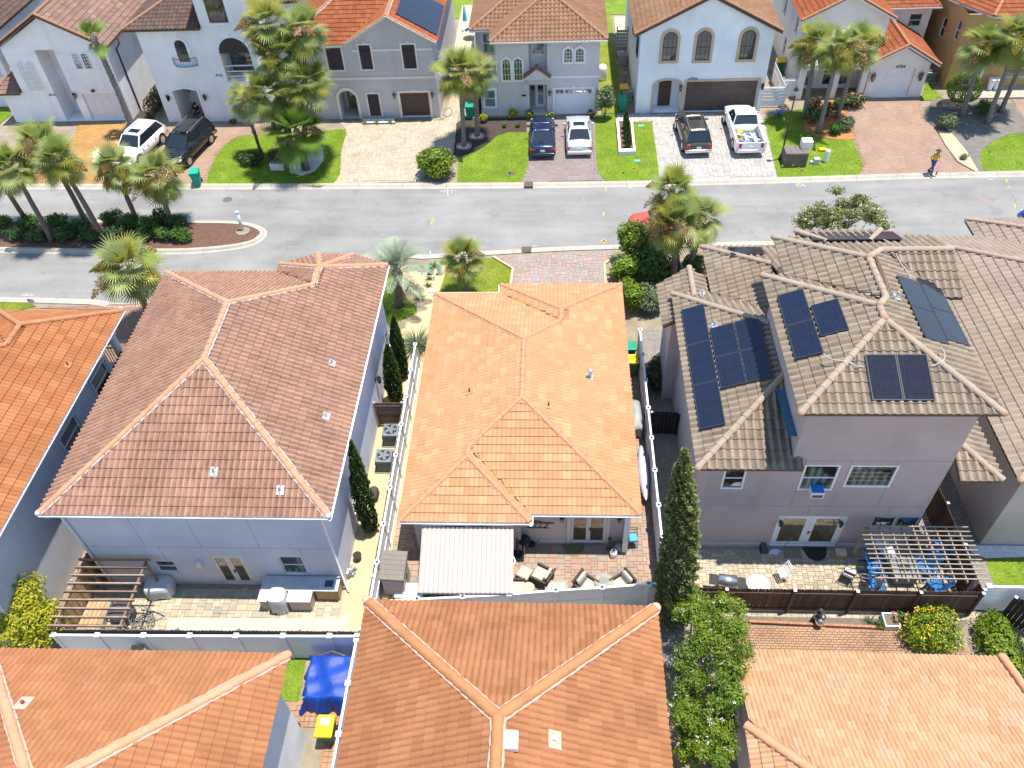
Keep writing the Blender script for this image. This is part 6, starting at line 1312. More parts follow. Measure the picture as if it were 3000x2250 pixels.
# ================================================================ FENCES AND YARD THINGS
vinyl = pm('vinyl_white', (.80, .80, .80), .45, .04, 1.5, .05, 20); m_woodg = pm('wood_grey', (.33, .27, .21), .85, .2, 3, .3, 25, .3, 30); m_woodb = pm('wood_dark', (.105, .062, .043), .8, .2, 3, .3, 25, .3, 30, rnd=.28); m_woodt = pm('wood_tan', (.40, .27, .14), .8, .2, 3, .3, 25, .3, 30, rnd=.15); m_woodp = pm('wood_pale', (.62, .50, .34), .85, .15, 3, .25, 25, rnd=.12); m_solar = glass_mat('solar_cap', (.05, .05, .055), 1.6)
def vinyl_fence(label, posts, h=1.8, caps=True, midrail=False, gate=None, cat='fence'):
 t = thing('vinyl_fence', label, cat, (posts[0][0], posts[0][1], .06)); P = [V((p[0], p[1], .06)) for p in posts]
 for p in P:
  po = MB().box((p.x-.062, p.y-.062, .06), (p.x+.062, p.y+.062, h+.08)).build('post', vinyl, t)
  c = MB().box((p.x-.1, p.y-.1, h+.08), (p.x+.1, p.y+.1, h+.15)).build('cap', vinyl, po)
  if caps: MB().box((p.x-.055, p.y-.055, h+.15), (p.x+.055, p.y+.055, h+.157)).build('cap_inset', m_solar, po)
 for a, b in zip(P, P[1:]):
  d = (b-a).normalized(); q0, q1 = a+d*.064, b-d*.064; z = V((0, 0, 1))
  s = MB(); s.beam(q0+z*(h*.5), q1+z*(h*.5), .035, h-.2, (0, 0, 1)); s.build('panel', vinyl, t)
  for zz in ([h-.02, .12] + ([h*.52] if midrail else [])): MB().beam(q0+z*zz, q1+z*zz, .085, .13).build('rail', vinyl, t)
 return t
LP = [(-7.33, y) for y in (30.15, 28.31, 26.48, 24.66, 22.83, 20.97, 19.1, 17.25)]
vinyl_fence('white vinyl fence with square capped posts between gravel side yard and orange roof', LP+[(-7.34, 15.5)], midrail=True)
vinyl_fence('white vinyl fence with square capped posts along the bins and kayak', [(4.33, y) for y in (31.21, 29.4, 27.58, 25.76, 23.91, 22.06, 20.2, 18.36)]+[(4.33, 16.62)], midrail=True)
vinyl_fence('white vinyl fence closing the stone patio, next to the brick red roof', [(-7.2, 15.5), (-5.48, 15.63), (-3.69, 15.76), (-1.86, 15.9), (-.04, 16.1), (1.79, 16.25), (3.61, 16.44), (4.2, 16.5)], midrail=True)
vinyl_fence('smooth white vinyl fence behind the blue-grey house patio', [(-19.5, 13.87), (-17.75, 13.89), (-15.92, 13.91), (-14.1, 13.93), (-12.28, 13.96), (-10.46, 13.99), (-8.66, 14.02), (-7.6, 14.04)], caps=False)
vinyl_fence('white vinyl fence running beside the blue tarp and the yellow bin', [(-7.6, 13.9), (-7.62, 12.2), (-7.62, 10.38), (-7.62, 8.55)], caps=False)
vinyl_fence('short white vinyl fence panel at the end of the brown board fence', [(16.66, 16.55), (18.5, 16.52), (20.3, 16.5)], caps=False, midrail=True)
def board_fence(label, p, q, h=1.75, mat=None, bw=.14, gap=.012, posts=None, rail=None, side=1, kick=None, name='board_fence', slats=False, postmat=None):
 mat = mat or m_woodb; p, q = V((p[0], p[1], .08)), V((q[0], q[1], .08)); t = thing(name, label, 'fence', p); d = (q-p); L = d.length; d.normalize(); nrm = V((-d.y, d.x, 0))*side; ang = math.atan2(d.y, d.x)
 if slats:
  n = int(h/(bw+gap*2)); me = new_mesh('board', *(lambda b: (b.v, b.f))(MB().box((0, -.012, 0), (L, .012, bw))), mat)
  for k in range(n): o = add_obj('board', me, t); o.location = (0, 0, .06+k*(bw+gap*2)); o.rotation_euler = (0, 0, ang)
 else:
  n = max(1, int(L/(bw+gap))); st = L/n; me = new_mesh('board', *(lambda b: (b.v, b.f))(MB().add([(0, -.011, 0), (st-gap, -.011, 0), (st-gap, .011, 0), (0, .011, 0), (0, -.011, h-.05), (st-gap, -.011, h-.05), (st-gap, .011, h-.05), (0, .011, h-.05), (.035, -.011, h), (st-gap-.035, -.011, h), (st-gap-.035, .011, h), (.035, .011, h)], [(3, 2, 1, 0), (0, 1, 5, 4), (1, 2, 6, 5), (2, 3, 7, 6), (3, 0, 4, 7), (4, 5, 9, 8), (5, 6, 10, 9), (6, 7, 11, 10), (7, 4, 8, 11), (8, 9, 10, 11)])), mat)
  for k in range(n): o = add_obj('board', me, t); w = d*(st*k)+nrm*random.uniform(-.006, .006); o.location = (w.x, w.y, random.uniform(-.015, .015)); o.rotation_euler = (0, 0, ang)
 for f in (posts if posts is not None else [i/max(1, round(L/2.4)) for i in range(round(L/2.4)+1)]):
  c = p+d*(L*min(max(f, .004), .996))-nrm*.07; po = MB().cbox(c+V((0, 0, h/2)), (.09, .09, h+.04), ang).build('post', postmat or mat, t); MB().cbox(c+V((0, 0, h+.03)), (.12, .12, .03), ang).build('cap', metal_pl, po)
 for z in (.3, h-.3): MB().beam(p+V((0, 0, z))-nrm*.03, q+V((0, 0, z))-nrm*.03, .035, .09).build('rail', postmat or mat, t)
 if kick: MB().beam(p+V((0, 0, .05))-nrm*.0, q+V((0, 0, .05)), .04, .14).build('kick_board', kick, t)
 return t
board_fence('dark brown board fence with metal post caps behind the taupe house patio', (5.05, 16.33), (16.42, 16.31), 1.78, m_woodb, .125, .01, posts=[.14, .37, .58, .79, .995], side=1, kick=m_woodp)
board_fence('dark brown board fence beside the pergola, turning back along the gravel strip', (16.42, 16.4), (16.32, 22.5), 1.75, m_woodb, side=1)
board_fence('black board gate across the gravel side yard of the taupe house', (4.5, 25.75), (5.82, 25.7), 1.6, pm('wood_black', (.03, .026, .024), .8, .2, 4, rnd=.3), name='side_gate')
board_fence('weathered grey board fence in front of the smooth white vinyl fence', (-19.55, 14.12), (-7.5, 14.25), 1.8, m_woodg, .14, side=-1)
board_fence('weathered grey board fence along the gravel side yard with two air conditioners', (-7.46, 14.3), (-7.44, 26.15), 1.75, m_woodg, .14, side=1)
board_fence('weathered screen fence of horizontal boards beside the air conditioners', (-8.86, 26.2), (-7.5, 26.2), 1.75, pm('wood_weathered', (.17, .12, .09), .85, .25, 3, .3, 20, rnd=.25), .15, .006, slats=True, posts=[0, 1])
board_fence('tan board fence behind the built-in bench under the open rafters', (-19.75, 14.2), (-19.75, 20.4), 1.75, m_woodt, .14, side=-1)
board_fence('white slatted panel beside the white pickup driveway', (15.35, 58.2), (17.05, 58.15), 1.75, vinyl, .2, .03, slats=True, posts=[0, 1], postmat=vinyl); board_fence('white slatted fence running back along the cool white house', (17.05, 58.2), (17.0, 62.3), 1.75, vinyl, .2, .03, slats=True, posts=[0, 1], postmat=vinyl)
board_fence('white slatted gate between the white houses', (17.15, 59.6), (18.25, 59.6), 1.6, vinyl, .2, .02, slats=True, posts=[0, 1], postmat=vinyl, name='side_gate')
m_sl = pm('slat_grey', (.36, .37, .36), .8, .1, 3); board_fence('grey slatted screen behind the air conditioners of the cool white house', (5.02, 68.0), (6.3-.4, 68.0), 2.2, m_sl, .2, .04, slats=True, posts=[0, 1], postmat=m_sl)
board_fence('dark fence panel at the far end of the short white vinyl fence', (17.6, 16.2), (20.3, 14.0), 1.7, pm('wood_black', (.03, .026, .024), .8), .16, side=1)
# ---------------------------------------------------------------- pergolas, awning
def pergola(label, x0, x1, y0, y1, z, nx, ny, mat, posts, w=.038, name='pergola', skip=(), ph=.13):
 t = thing(name, label, 'pergola', ((x0+x1)/2, (y0+y1)/2, .1))
 for i in range(nx):
  x = x0+.12+(x1-x0-.24)*i/max(1, nx-1); MB().beam((x, y0-.1, z-.06), (x, y1+.1, z-.06), w, ph).build('beam', mat, t)
 for j in range(ny):
  y = y0+(y1-y0)*j/(ny-1); MB().beam((x0-.25, y, z+.06), (x1+.25, y, z+.06), w, w*1.3).build('rafter', mat, t)
 for (x, y) in posts: MB().box((x-.07, y-.07, .1), (x+.07, y+.07, z-.13)).build('post', mat, t)
 return t
m_perg = pm('pergola_wood', (.30, .25, .195), .85, .2, 4, .3, 30, .3, 30, rnd=.15)
pergola('weathered wooden lattice pergola over the blue adirondack chairs', 12.45, 16.2, 16.5, 18.85, 2.42, 9, 12, m_perg, [(12.55, 16.6), (12.55, 18.9), (16.1, 16.6), (16.1, 18.9)])
m_raft = pm('rafter_wood', (.27, .19, .135), .85, .3, 4, .3, 30, .3, 30, rnd=.25)
t = thing('open_pergola', 'open row of brown rafters over the built-in bench', 'pergola', (-18, 15.4, .1))
for j in range(9): y = 14.0+2.92*j/8; MB().beam((-19.55, y, 2.38), (-16.55, y+.03, 2.38), .06, .12).build('rafter', m_raft, t)
for x in (-19.35, -16.75): MB().beam((x, 13.98, 2.25), (x, 16.95, 2.25), .07, .14).build('beam', m_raft, t)
for x, y in ((-19.35, 14.25), (-16.75, 14.25), (-19.35, 16.85), (-16.75, 16.85)): MB().box((x-.05, y-.05, .1), (x+.05, y+.05, 2.17)).build('post', m_raft, t)
# awning
t = thing('awning', 'retractable awning with taupe and white stripes over the stone patio', 'awning', (-3.6, 18.9, 2.4)); aw = pm('awning_white', (.62, .59, .54), .9, .05, 2); at = pm('awning_taupe', (.34, .29, .245), .8, .04, 2)
p0, p1, q0, q1 = V((-5.56, 18.62, 2.48)), V((-1.78, 18.62, 2.48)), V((-5.46, 15.83, 2.12)), V((-1.71, 15.86, 2.12)); n = 40
for k in range(n):
 f0, f1 = k/n, (k+1)/n; a, b, c, d = p0.lerp(p1, f0), p0.lerp(p1, f1), q0.lerp(q1, f1), q0.lerp(q1, f0); mb = MB(); rows = []
 for j in range(7):
  u = j/6; sag = V((0, 0, -.05*math.sin(math.pi*u))); rows.append((a.lerp(d, u)+sag, b.lerp(c, u)+sag))
 vs = [q for rw in rows for q in rw]; vs += [d+V((0, -.01, -.17)), c+V((0, -.01, -.17))]; mb.add(vs+[q-V((0, 0, .006)) for q in vs], [(2*j, 2*j+1, 2*j+3, 2*j+2) for j in range(7)]+[(16+2*j, 16+2*j+2, 16+2*j+3, 16+2*j+1) for j in range(7)]); mb.build('stripe', at if k % 2 == 0 else aw, t)
MB().tube([q0+V((0, .03, -.05)), q1+V((0, .03, -.05))], .045, 8).build('front_bar', vinyl, t); MB().tube([p0+V((0, .12, .06)), p1+V((0, .12, .06))], .09, 10).build('cassette', vinyl, t)
for x in (-4.9, -2.4): MB().tube([(x, 18.7, 2.38), (x+.75, 17.2, 2.2), (x+.1, 15.95, 2.05)], .03, 6).build('arm', vinyl, t)
# ---------------------------------------------------------------- solar panels
pv_cell = None
def pv_mat(name, col):
 m, nt, b = nodes_of(name); tc = nd(nt, 'ShaderNodeTexCoord'); br = nd(nt, 'ShaderNodeTexBrick'); br.offset = 0.0
 for k, v_ in (('Scale', 1.0), ('Mortar Size', .006), ('Brick Width', .17), ('Row Height', .085), ('Mortar Smooth', .3)): br.inputs[k].default_value = v_
 br.inputs['Color1'].default_value = (*col, 1); br.inputs['Color2'].default_value = (*[x*1.3 for x in col], 1); br.inputs['Mortar'].default_value = (.02, .026, .038, 1)
 nt.links.new(tc.outputs['Object'], br.inputs['Vector']); nt.links.new(br.outputs[0], b.inputs['Base Color']); b.inputs['Roughness'].default_value = .07; b.inputs['Specular IOR Level'].default_value = .35; return m
pv_blue = pv_mat('solar_cell', (.008, .012, .028)); pv_black = pv_mat('solar_cell_black', (.012, .012, .02)); m_pvf = pm('solar_frame', (.035, .04, .05), .5, .05, 3)
def panel(label, c4, mat, group, plane=None, lift=.14):
 a, b, c, d = c4; o = (a+b+c+d)/4; u = (b-a).normalized(); n = (b-a).cross(d-a).normalized()
 if n.z < 0: n = -n
 v = n.cross(u); W, H = ((b-a).length+(c-d).length)/2, ((d-a).length+(c-b).length)/2; o = o+n*lift
 t = thing('solar_panel', label, 'solar panel', o, 0, group); t.rotation_mode = 'QUATERNION'; t.rotation_quaternion = Matrix((u, v, n)).transposed().to_quaternion()
 MB().box((-W/2+.03, -H/2+.03, -.012), (W/2-.03, H/2-.03, .004)).build('cell_sheet', mat, t, world=False)
 mb = MB()
 for lo, hi in (((-W/2, -H/2, -.035), (W/2, -H/2+.03, .008)), ((-W/2, H/2-.03, -.035), (W/2, H/2, .008)), ((-W/2, -H/2+.031, -.035), (-W/2+.03, H/2-.031, .008)), ((W/2-.03, -H/2+.031, -.035), (W/2, H/2-.031, .008))): mb.box(lo, hi)
 mb.build('frame', m_pvf, t, world=False)
 mb = MB(); [mb.box((-W*.5, y-.02, -.08), (W*.5, y+.02, -.036)) for y in (-H*.28, H*.28)]; mb.box((-.02, -H*.28, -.07), (.02, H*.28, -.045)); [mb.box((x-.03, y-.03, -lift-.02), (x+.03, y+.03, -.08)) for x in (-W*.4, W*.4) for y in (-H*.28, H*.28)]; mb.build('rail', metal_pl, t, world=False)
 return t
def array(labels, pl, quad_px, nu, nv, mat, group):
 q = [on_plane(p, *pl) for p in quad_px]; n = q[0][1]; P4 = [k[0] for k in q]; e = (pl[1]-pl[0]).normalized(); s_ = n.cross(e); o = sum(P4, V((0, 0, 0)))/4
 d1 = (P4[1]-P4[0])+(P4[2]-P4[3]); d2 = (P4[3]-P4[0])+(P4[2]-P4[1])
 if abs(d1.dot(e)) > abs(d1.dot(s_)): u, v_ = e, s_
 else: u, v_ = s_, e
 u = u if d1.dot(u) > 0 else -u; v_ = v_ if d2.dot(v_) > 0 else -v_; W, H = d1.dot(u)/2, d2.dot(v_)/2; k = 0; g_ = .012
 for j in range(nv):
  for i in range(nu):
   c = lambda a, b: o+u*(W*(a-.5))+v_*(H*(b-.5))
   panel(labels[k] if isinstance(labels, (list, tuple)) else labels, [c(i/nu, j/nv)+u*g_+v_*g_, c((i+1)/nu, j/nv)-u*g_+v_*g_, c((i+1)/nu, (j+1)/nv)-u*g_-v_*g_, c(i/nu, (j+1)/nv)+u*g_-v_*g_], mat, group); k += 1
zT, zL = 9.2, 6.0
PL_L = (V((5.38, 29.2, zL)), V((5.33, 19.0, zL)), V((8.9, 22.55, 7.35))); PL_TL = (V((8.45, 26.5, zT)), V((8.45, 18.95, zT)), V((11.85, 22.36, 10.49))); PL_TR = (V((15.25, 18.95, zT)), V((15.25, 25.1, zT)), V((12.33, 24, 10.31))); PL_TB = (V((8.45, 18.95, zT)), V((15.25, 18.95, zT)), V((11.85, 22.36, 10.49)))
array(['solar panel at the eave of the lower taupe roof, %s' % k for k in ('street end', 'middle', 'cypress end')], PL_L, [(5, -10, 372), (5, 135, 315), (5, 292, 1105), (5, 117, 1135)], 1, 3, pv_blue, 'long row of solar panels on the lower roof')
array(['solar panel in the block of four beside the tower, %s' % k for k in ('street end, eave side', 'street end, tower side', 'cypress end, eave side', 'cypress end, tower side')], PL_L, [(5, 178, 488), (5, 490, 398), (5, 600, 795), (5, 248, 873)], 2, 2, pv_blue, 'block of four solar panels beside the tower')
array(['solar panel of the upright pair on the tower roof, %s end' % k for k in ('street', 'rear')], PL_TL, [(5, 610, 275), (5, 780, 225), (5, 925, 640), (5, 735, 682)], 1, 2, pv_blue, 'upright pair on the tower roof'); array('single squarish solar panel on the tower roof nearest the ridge', PL_TL, [(5, 830, 338), (5, 1005, 288), (5, 1088, 487), (5, 898, 542)], 1, 1, pv_blue, None)
array(['solar panel on the rear tower slope, %s' % k for k in ('cypress side', 'pergola side')], PL_TB, [(5, 1175, 645), (5, 1577, 645), (5, 1627, 945), (5, 1215, 945)], 2, 1, pv_black, 'pair on the rear tower slope')
array(['solar panel facing the pale brown roof, ridge side, %s end' % k for k in ('street', 'pergola')], PL_TR, [B(818, 640), B(1065, 715), B(1375, 1395), B(1115, 1310)], 1, 2, pv_black, 'panels facing the pale brown roof, ridge side'); array(['solar panel facing the pale brown roof, eave side, %s end' % k for k in ('street', 'pergola')], PL_TR, [B(1030, 660), B(1270, 740), B(1605, 1415), B(1355, 1330)], 1, 2, pv_black, 'panels facing the pale brown roof, eave side')
PL_F = (V((9.39, 29.1, zT)), V((16.0, 29.1, zT)), V((13.0, 27.12, 9.99)))
def tilt_panel(label, p0, p1, d, rise): panel(label, [p0, p1, p1+V((0, -d, rise)), p0+V((0, -d, rise))], pv_black, 'solar panels over the street-side eave', lift=.02)
tilt_panel('black solar panel raised over the street-side tower eave, half with the crepe myrtle', V((10.75, 29.25, 9.35)), V((12.55, 29.25, 9.35)), 1.05, .38); tilt_panel('black solar panel raised over the street-side tower eave, half with the grey conduit', V((12.6, 29.25, 9.35)), V((14.4, 29.25, 9.35)), 1.05, .38)
panel('black solar panel low over the street-side eave beside the palms', [V((8.3, 32.3, 6.3)), V((9.9, 32.3, 6.3)), V((9.9, 31.3, 6.65)), V((8.3, 31.3, 6.65))], pv_black, None, lift=.03)
PL_F3 = (V((-8.61, 57.2, 5.95)), V((-8.61, 72.3, 5.95)), V((-11.97, 60, 7.9))); array('dark blue solar panel on the red roof slope', PL_F3, [(1, 337, 85), (1, 405, -40), (1, 680, 10), (1, 610, 242)], 4, 2, pv_blue, 'solar panels on the red roof')
for lb, pts in (('grey conduit looping over the rear hip of the tower roof, cypress side', [(5, 905, 655), (5, 960, 690), (5, 1060, 705), (5, 1120, 735), (5, 1170, 735)]), ('grey conduit looping over the rear hip of the tower roof, pergola side', [(5, 1665, 610), (5, 1690, 660), (5, 1670, 705), (5, 1600, 735)]), ('grey conduit running over the street-side ridge of the tower roof', [B(680, 260), B(780, 310), B(810, 400), B(870, 520), B(940, 610), B(980, 690)])):
 pl = PL_TB if 'rear' in lb else PL_TR; q = [on_plane(p, *pl)[0]+V((0, 0, .16)) for p in pts]; o = MB().tube(smooth(q, 4), .019, 6).build('conduit', pm('conduit_grey', (.36, .36, .35), .6), None, True); tag(o, lb, 'conduit')
# ================================================================ YARD AND STREET THINGS
m_wick = pm('wicker', (.075, .058, .045), .8, .2, 8, .4, 60, .4, 80); m_wickt = pm('wicker_tan', (.36, .28, .20), .8, .2, 8, .4, 60, .4, 80); m_cush = pm('cushion', (.42, .39, .33), .9, .05, 3, .08, 40); m_shedw = pm('shed_plastic', (.44, .40, .34), .6, .05, 3); m_shedr = pm('shed_roof', (.19, .165, .135), .8, .1, 4, .2, 30)
m_alu = pm('brushed_steel', (.6, .6, .6), .3, .08, 6, metal=.9); m_blk2 = pm('black_plastic', (.022, .022, .024), .5, .1, 4); m_grn = pm('bin_green', (.015, .26, .17), .5, .08, 4); m_grnd = pm('bin_dark_green', (.03, .16, .10), .5, .08, 4); m_yel = pm('bin_yellow', (.80, .52, .01), .45, .06, 4); m_teal = pm('bin_teal', (.01, .33, .24), .5, .08, 4); m_cov = pm('cover_grey', (.50, .52, .56), .75, .08, 3, .1, 20); m_covd = pm('cover_dark', (.06, .06, .065), .7, .1, 3); m_acg = pm('ac_grey', (.17, .22, .24), .5, .08, 4, metal=.3); m_acb = pm('ac_beige', (.42, .40, .35), .6, .08, 4)
def T(name, label, cat, p, rz=0, group=None): return thing(name, label, cat, p, rz, group)
def L(mb, name, mat, t, smooth=False, label=None):
 o = mb.build(name, mat, t, smooth, world=False)
 if label: o['label'] = label
 return o
def at(i, x, y, z=.125): return G((i, x, y), z)
# bins ---------------------------------------------------------------
def wheelie(label, p, rz, body, lid, sticker=None, s=1.0, group=None):
 t = T('wheeled_bin', label, 'bin', p, rz, group); mb = MB(); w0, w1, d0, d1, h = .22*s, .29*s, .25*s, .36*s, .95*s
 mb.add([(-w0, -d0, .02), (w0, -d0, .02), (w0, d0, .02), (-w0, d0, .02), (-w1, -d1, h), (w1, -d1, h), (w1, d1, h), (-w1, d1, h)], [(3, 2, 1, 0), (4, 5, 6, 7), (0, 1, 5, 4), (1, 2, 6, 5), (2, 3, 7, 6), (3, 0, 4, 7)]); mb.box((-w1-.02, -d1-.02, h-.06), (w1+.02, d1+.02, h)); L(mb, 'tub', body, t)
 mb = MB(); mb.bbox((0, .0, h+.05), (2*w1+.07, 2*d1+.09, .12), .05, seg=3); ld = L(mb, 'lid', lid, t)
 if sticker: mb = MB(); mb.box((-.17, .02, h+.111), (.17, .28, h+.115)); L(mb, 'sticker', sticker, ld)
 for sx in (-1, 1): mb = MB(); mb.tube([(sx*(w0+.0), d0+.03, .12), (sx*(w0+.06), d0+.03, .12)], .12, 14); L(mb, 'wheel', m_blk2, t)
 mb = MB(); mb.tube([(-w1, d1+.06, h-.02), (w1, d1+.06, h-.02)], .018, 6); L(mb, 'handle', body, t)
 return t
wheelie('yellow-lidded recycling bin with a white sticker in the brick side yard', at(6, 2140, 1455), 0, m_grnd, m_yel, w_white)
wheelie('green-lidded bin beside the white fence, next to a yellow-lidded one', G((4, 1885, 680), .12)+V((-.25, .1, 0)), R(90), m_grnd, m_grn); wheelie('yellow-lidded bin beside the white fence, next to a green-lidded one', G((4, 1900, 765), .12)+V((-.28, .1, 0)), R(90), m_grnd, m_yel)
wheelie('teal wheeled bin on the kerb in front of the black SUV', at(0, 1285, 1190), R(10), m_teal, m_teal); wheelie('green wheeled bin between the grey houses, in the shade of the palms', at(1, 835, 760), 0, m_grn, m_grn); wheelie('green wheeled bin with yellow lid behind it, beside the cool white house', at(1, 1818, 712), 0, m_grn, m_grn); wheelie('yellow-lidded bin standing behind a green bin beside the cool white house', at(1, 1828, 640), 0, m_grnd, m_yel); wheelie('yellow-lidded bin behind the white slatted gate', G((2, 630, 480), .1)+V((0, .4, 0)), 0, m_grnd, m_yel)
# air conditioners ---------------------------------------------------
def acunit(label, p, rz, mat, s=.78, group=None):
 t = T('air_conditioner', label, 'air conditioner', p, rz, group); mb = MB(); mb.bbox((0, 0, .05+.4), (s, s, .78), .05); L(mb, 'casing', mat, t)
 mb = MB(); mb.lathe([(s*.40, .835), (s*.40, .85), (s*.34, .852)], n=22); L(mb, 'fan_ring', m_blk2, t)
 mb = MB()
 for k in range(5): a = k*1.2566; mb.beam((0, 0, .856), (s*.36*math.cos(a), s*.36*math.sin(a), .858), .14, .008)
 mb.lathe([(.09, .85), (.09, .88)], n=12); L(mb, 'fan', m_alu, t)
 for k in range(11):
  y = .12+.058*k; mb = MB(); mb.box((-s/2-.008, -s/2-.008, y), (s/2+.008, s/2+.008, y+.014)); L(mb, 'louvre', pm('ac_dark', (.06, .08, .085), .6), t)
 mb = MB(); mb.box((-s*.6, -s*.6, -.03), (s*.6, s*.6, .05)); L(mb, 'pad', m_conc, t); return t
acunit('grey air conditioner on shell gravel nearest the horizontal-board screen', (-8.05, 25.2, .1), 0, m_acg, group='air conditioners in the gravel side yard'); acunit('grey air conditioner on shell gravel, further from the horizontal-board screen', (-8.15, 23.6, .1), 0, m_acg, group='air conditioners in the gravel side yard')
acunit('beige air conditioner behind the green bin beside the cool white house', (5.45, 59.8, .1), 0, m_acb); acunit('beige air conditioner at the grey slatted screen', (5.4, 66.2, .1), 0, m_acb); acunit('dark air conditioner between the low garage and the ochre house', (28.9, 61.8, .1), 0, m_acg)
# seating ------------------------------------------------------------
def cushion(mb, c, s, b=.05): return mb.bbox(c, s, b, seg=3)
def lounge(label, p, rz, ottoman=False, group=None, cush=True):
 t = T('wicker_ottoman' if ottoman else 'wicker_chair', label, 'ottoman' if ottoman else 'chair', p, rz, group); w, d = (.62, .62) if ottoman else (.78, .78); h = .34
 mb = MB(); mb.bbox((0, 0, .06+(h-.06)/2), (w, d, h-.06), .03); L(mb, 'frame', m_wick, t)
 for sx in (-1, 1):
  for sy in (-1, 1): mb = MB(); mb.cbox((sx*(w/2-.05), sy*(d/2-.05), .03), (.05, .05, .06)); L(mb, 'leg', m_wick, t)
 mb = MB(); cushion(mb, (0, -.02 if not ottoman else 0, h+.06), (w-(.06 if ottoman else .18), d-.06, .12)); L(mb, 'seat_cushion', m_cush, t, True)
 if not ottoman:
  for sx in (-1, 1): mb = MB(); mb.bbox((sx*(w/2-.04), 0, .32), (.09, d, .52), .03); L(mb, 'armrest', m_wick, t)
  mb = MB(); m = Matrix.Translation((0, d/2-.02, .42)) @ Matrix.Rotation(R(-14), 4, 'X'); b = MB(); b.bbox((0, 0, 0), (w, .09, .8), .04); mb.add([m @ q for q in b.v], b.f); L(mb, 'backrest', m_wick, t)
  mb = MB(); m = Matrix.Translation((0, d/2-.14, .6)) @ Matrix.Rotation(R(-16), 4, 'X'); b = MB(); b.bbox((0, 0, 0), (w-.2, .15, .5), .07, seg=3); mb.add([m @ q for q in b.v], b.f); L(mb, 'back_cushion', m_cush, t, True)
 return t
lounge('square wicker ottoman with cream cushion beside the awning', at(7, 1188, 425), R(-28), True); lounge('low wicker armchair with cream cushions facing the ottoman', at(7, 1300, 440), R(-118))
lounge('wicker armchair with cream cushion at the white fence, beside the small round table, awning side', V((*G((7, 1590, 480), .45).xy, .12)), R(55), group='armchairs at the round table'); lounge('wicker armchair with cream cushion at the white fence, beside the small round table, cypress side', V((*G((7, 1815, 472), .45).xy, .12)), R(-55), group='armchairs at the round table'); lounge('wicker armchair half hidden under the awning edge', V((*G((7, 1130, 500), .45).xy, .12)), R(90))
m_mos = pm('mosaic_top', (.28, .26, .2), .5, .3, 9, .3, 14)
t = T('side_table', 'small round mosaic table between two wicker armchairs', 'table', V((*G((7, 1700, 455), .55).xy, .12))); mb = MB(); mb.lathe([(.36, .5), (.4, .51), (.4, .54), (.36, .55)], n=28); L(mb, 'table_top', m_mos, t); mb = MB(); mb.lathe([(.2, .552), (.18, .556)], n=20); L(mb, 'mosaic_centre', pm('mosaic_dark', (.2, .22, .2), .5, .3, 12), t)
for k in range(3): a = k*2.094; mb = MB(); mb.tube([(.28*math.cos(a), .28*math.sin(a), .5), (.12*math.cos(a), .12*math.sin(a), .25), (.32*math.cos(a), .32*math.sin(a), .0)], .015, 6); L(mb, 'leg', w_blk, t)
t = T('coffee_table', 'rectangular mosaic-topped coffee table at the white fence', 'table', V((*G((7, 1395, 492), .44).xy, .12)), R(3)); mb = MB(); mb.box((-.48, -.3, .4), (.48, .3, .44)); L(mb, 'table_top', m_mos, t); mb = MB(); mb.box((-.36, -.19, .441), (.36, .19, .445)); L(mb, 'inlay', m_cush, t)
for sx in (-1, 1):
 for sy in (-1, 1): mb = MB(); mb.cbox((sx*.43, sy*.25, .2), (.05, .05, .4)); L(mb, 'leg', m_wick, t)
t = T('round_stool', 'round tan wicker stool with crossed seams near the awning', 'stool', at(7, 1215, 515)); mb = MB(); mb.lathe([(.22, 0), (.27, .12), (.27, .3), (.24, .36)], n=20); L(mb, 'drum', m_wickt, t, True); mb = MB(); mb.lathe([(.24, .361), (.2, .4)], n=20); L(mb, 'seat', pm('stool_seat', (.6, .45, .3), .8), t)
def bistro(label, p, rz, mat, seatm, group=None, towel=None):
 t = T('folding_chair', label, 'chair', p, rz, group); mb = MB()
 for sx in (-.22, .22): mb.tube([(sx, -.25, 0), (sx, .22, .92)], .013, 6); mb.tube([(sx, .28, 0), (sx, -.22, .46)], .013, 6)
 mb.tube([(-.22, .22, .92), (.22, .22, .92)], .013, 6); mb.tube([(-.22, -.25, .02), (.22, -.25, .02)], .012, 6); L(mb, 'frame', mat, t)
 for k in range(5): mb = MB(); mb.box((-.21, -.22+.085*k, .45), (.21, -.15+.085*k, .468)); L(mb, 'slat', seatm, t)
 for k in range(2): mb = MB(); mb.cbox((0, .15+.035*k, .66+.14*k), (.43, .015, .08)); L(mb, 'back_slat', seatm, t)
 if towel: mb = MB(); mb.bbox((0, -.02, .52), (.44, .4, .12), .05); L(mb, 'towel', towel, t, True)
 return t
bistro('white folding chair alone on the tan patio', at(8, 640, 425), R(-75), w_white, w_white); bistro('black folding chair with a white towel beside the pergola', at(8, 1060, 440), R(150), w_blk, w_blk, towel=w_white)
t = bistro('metal chair with a blue folded towel beside the corner post', at(7, 1880, 205), R(5), w_blk, m_wickt, towel=pm('towel_blue', (.08, .36, .72), .9, .1, 6))
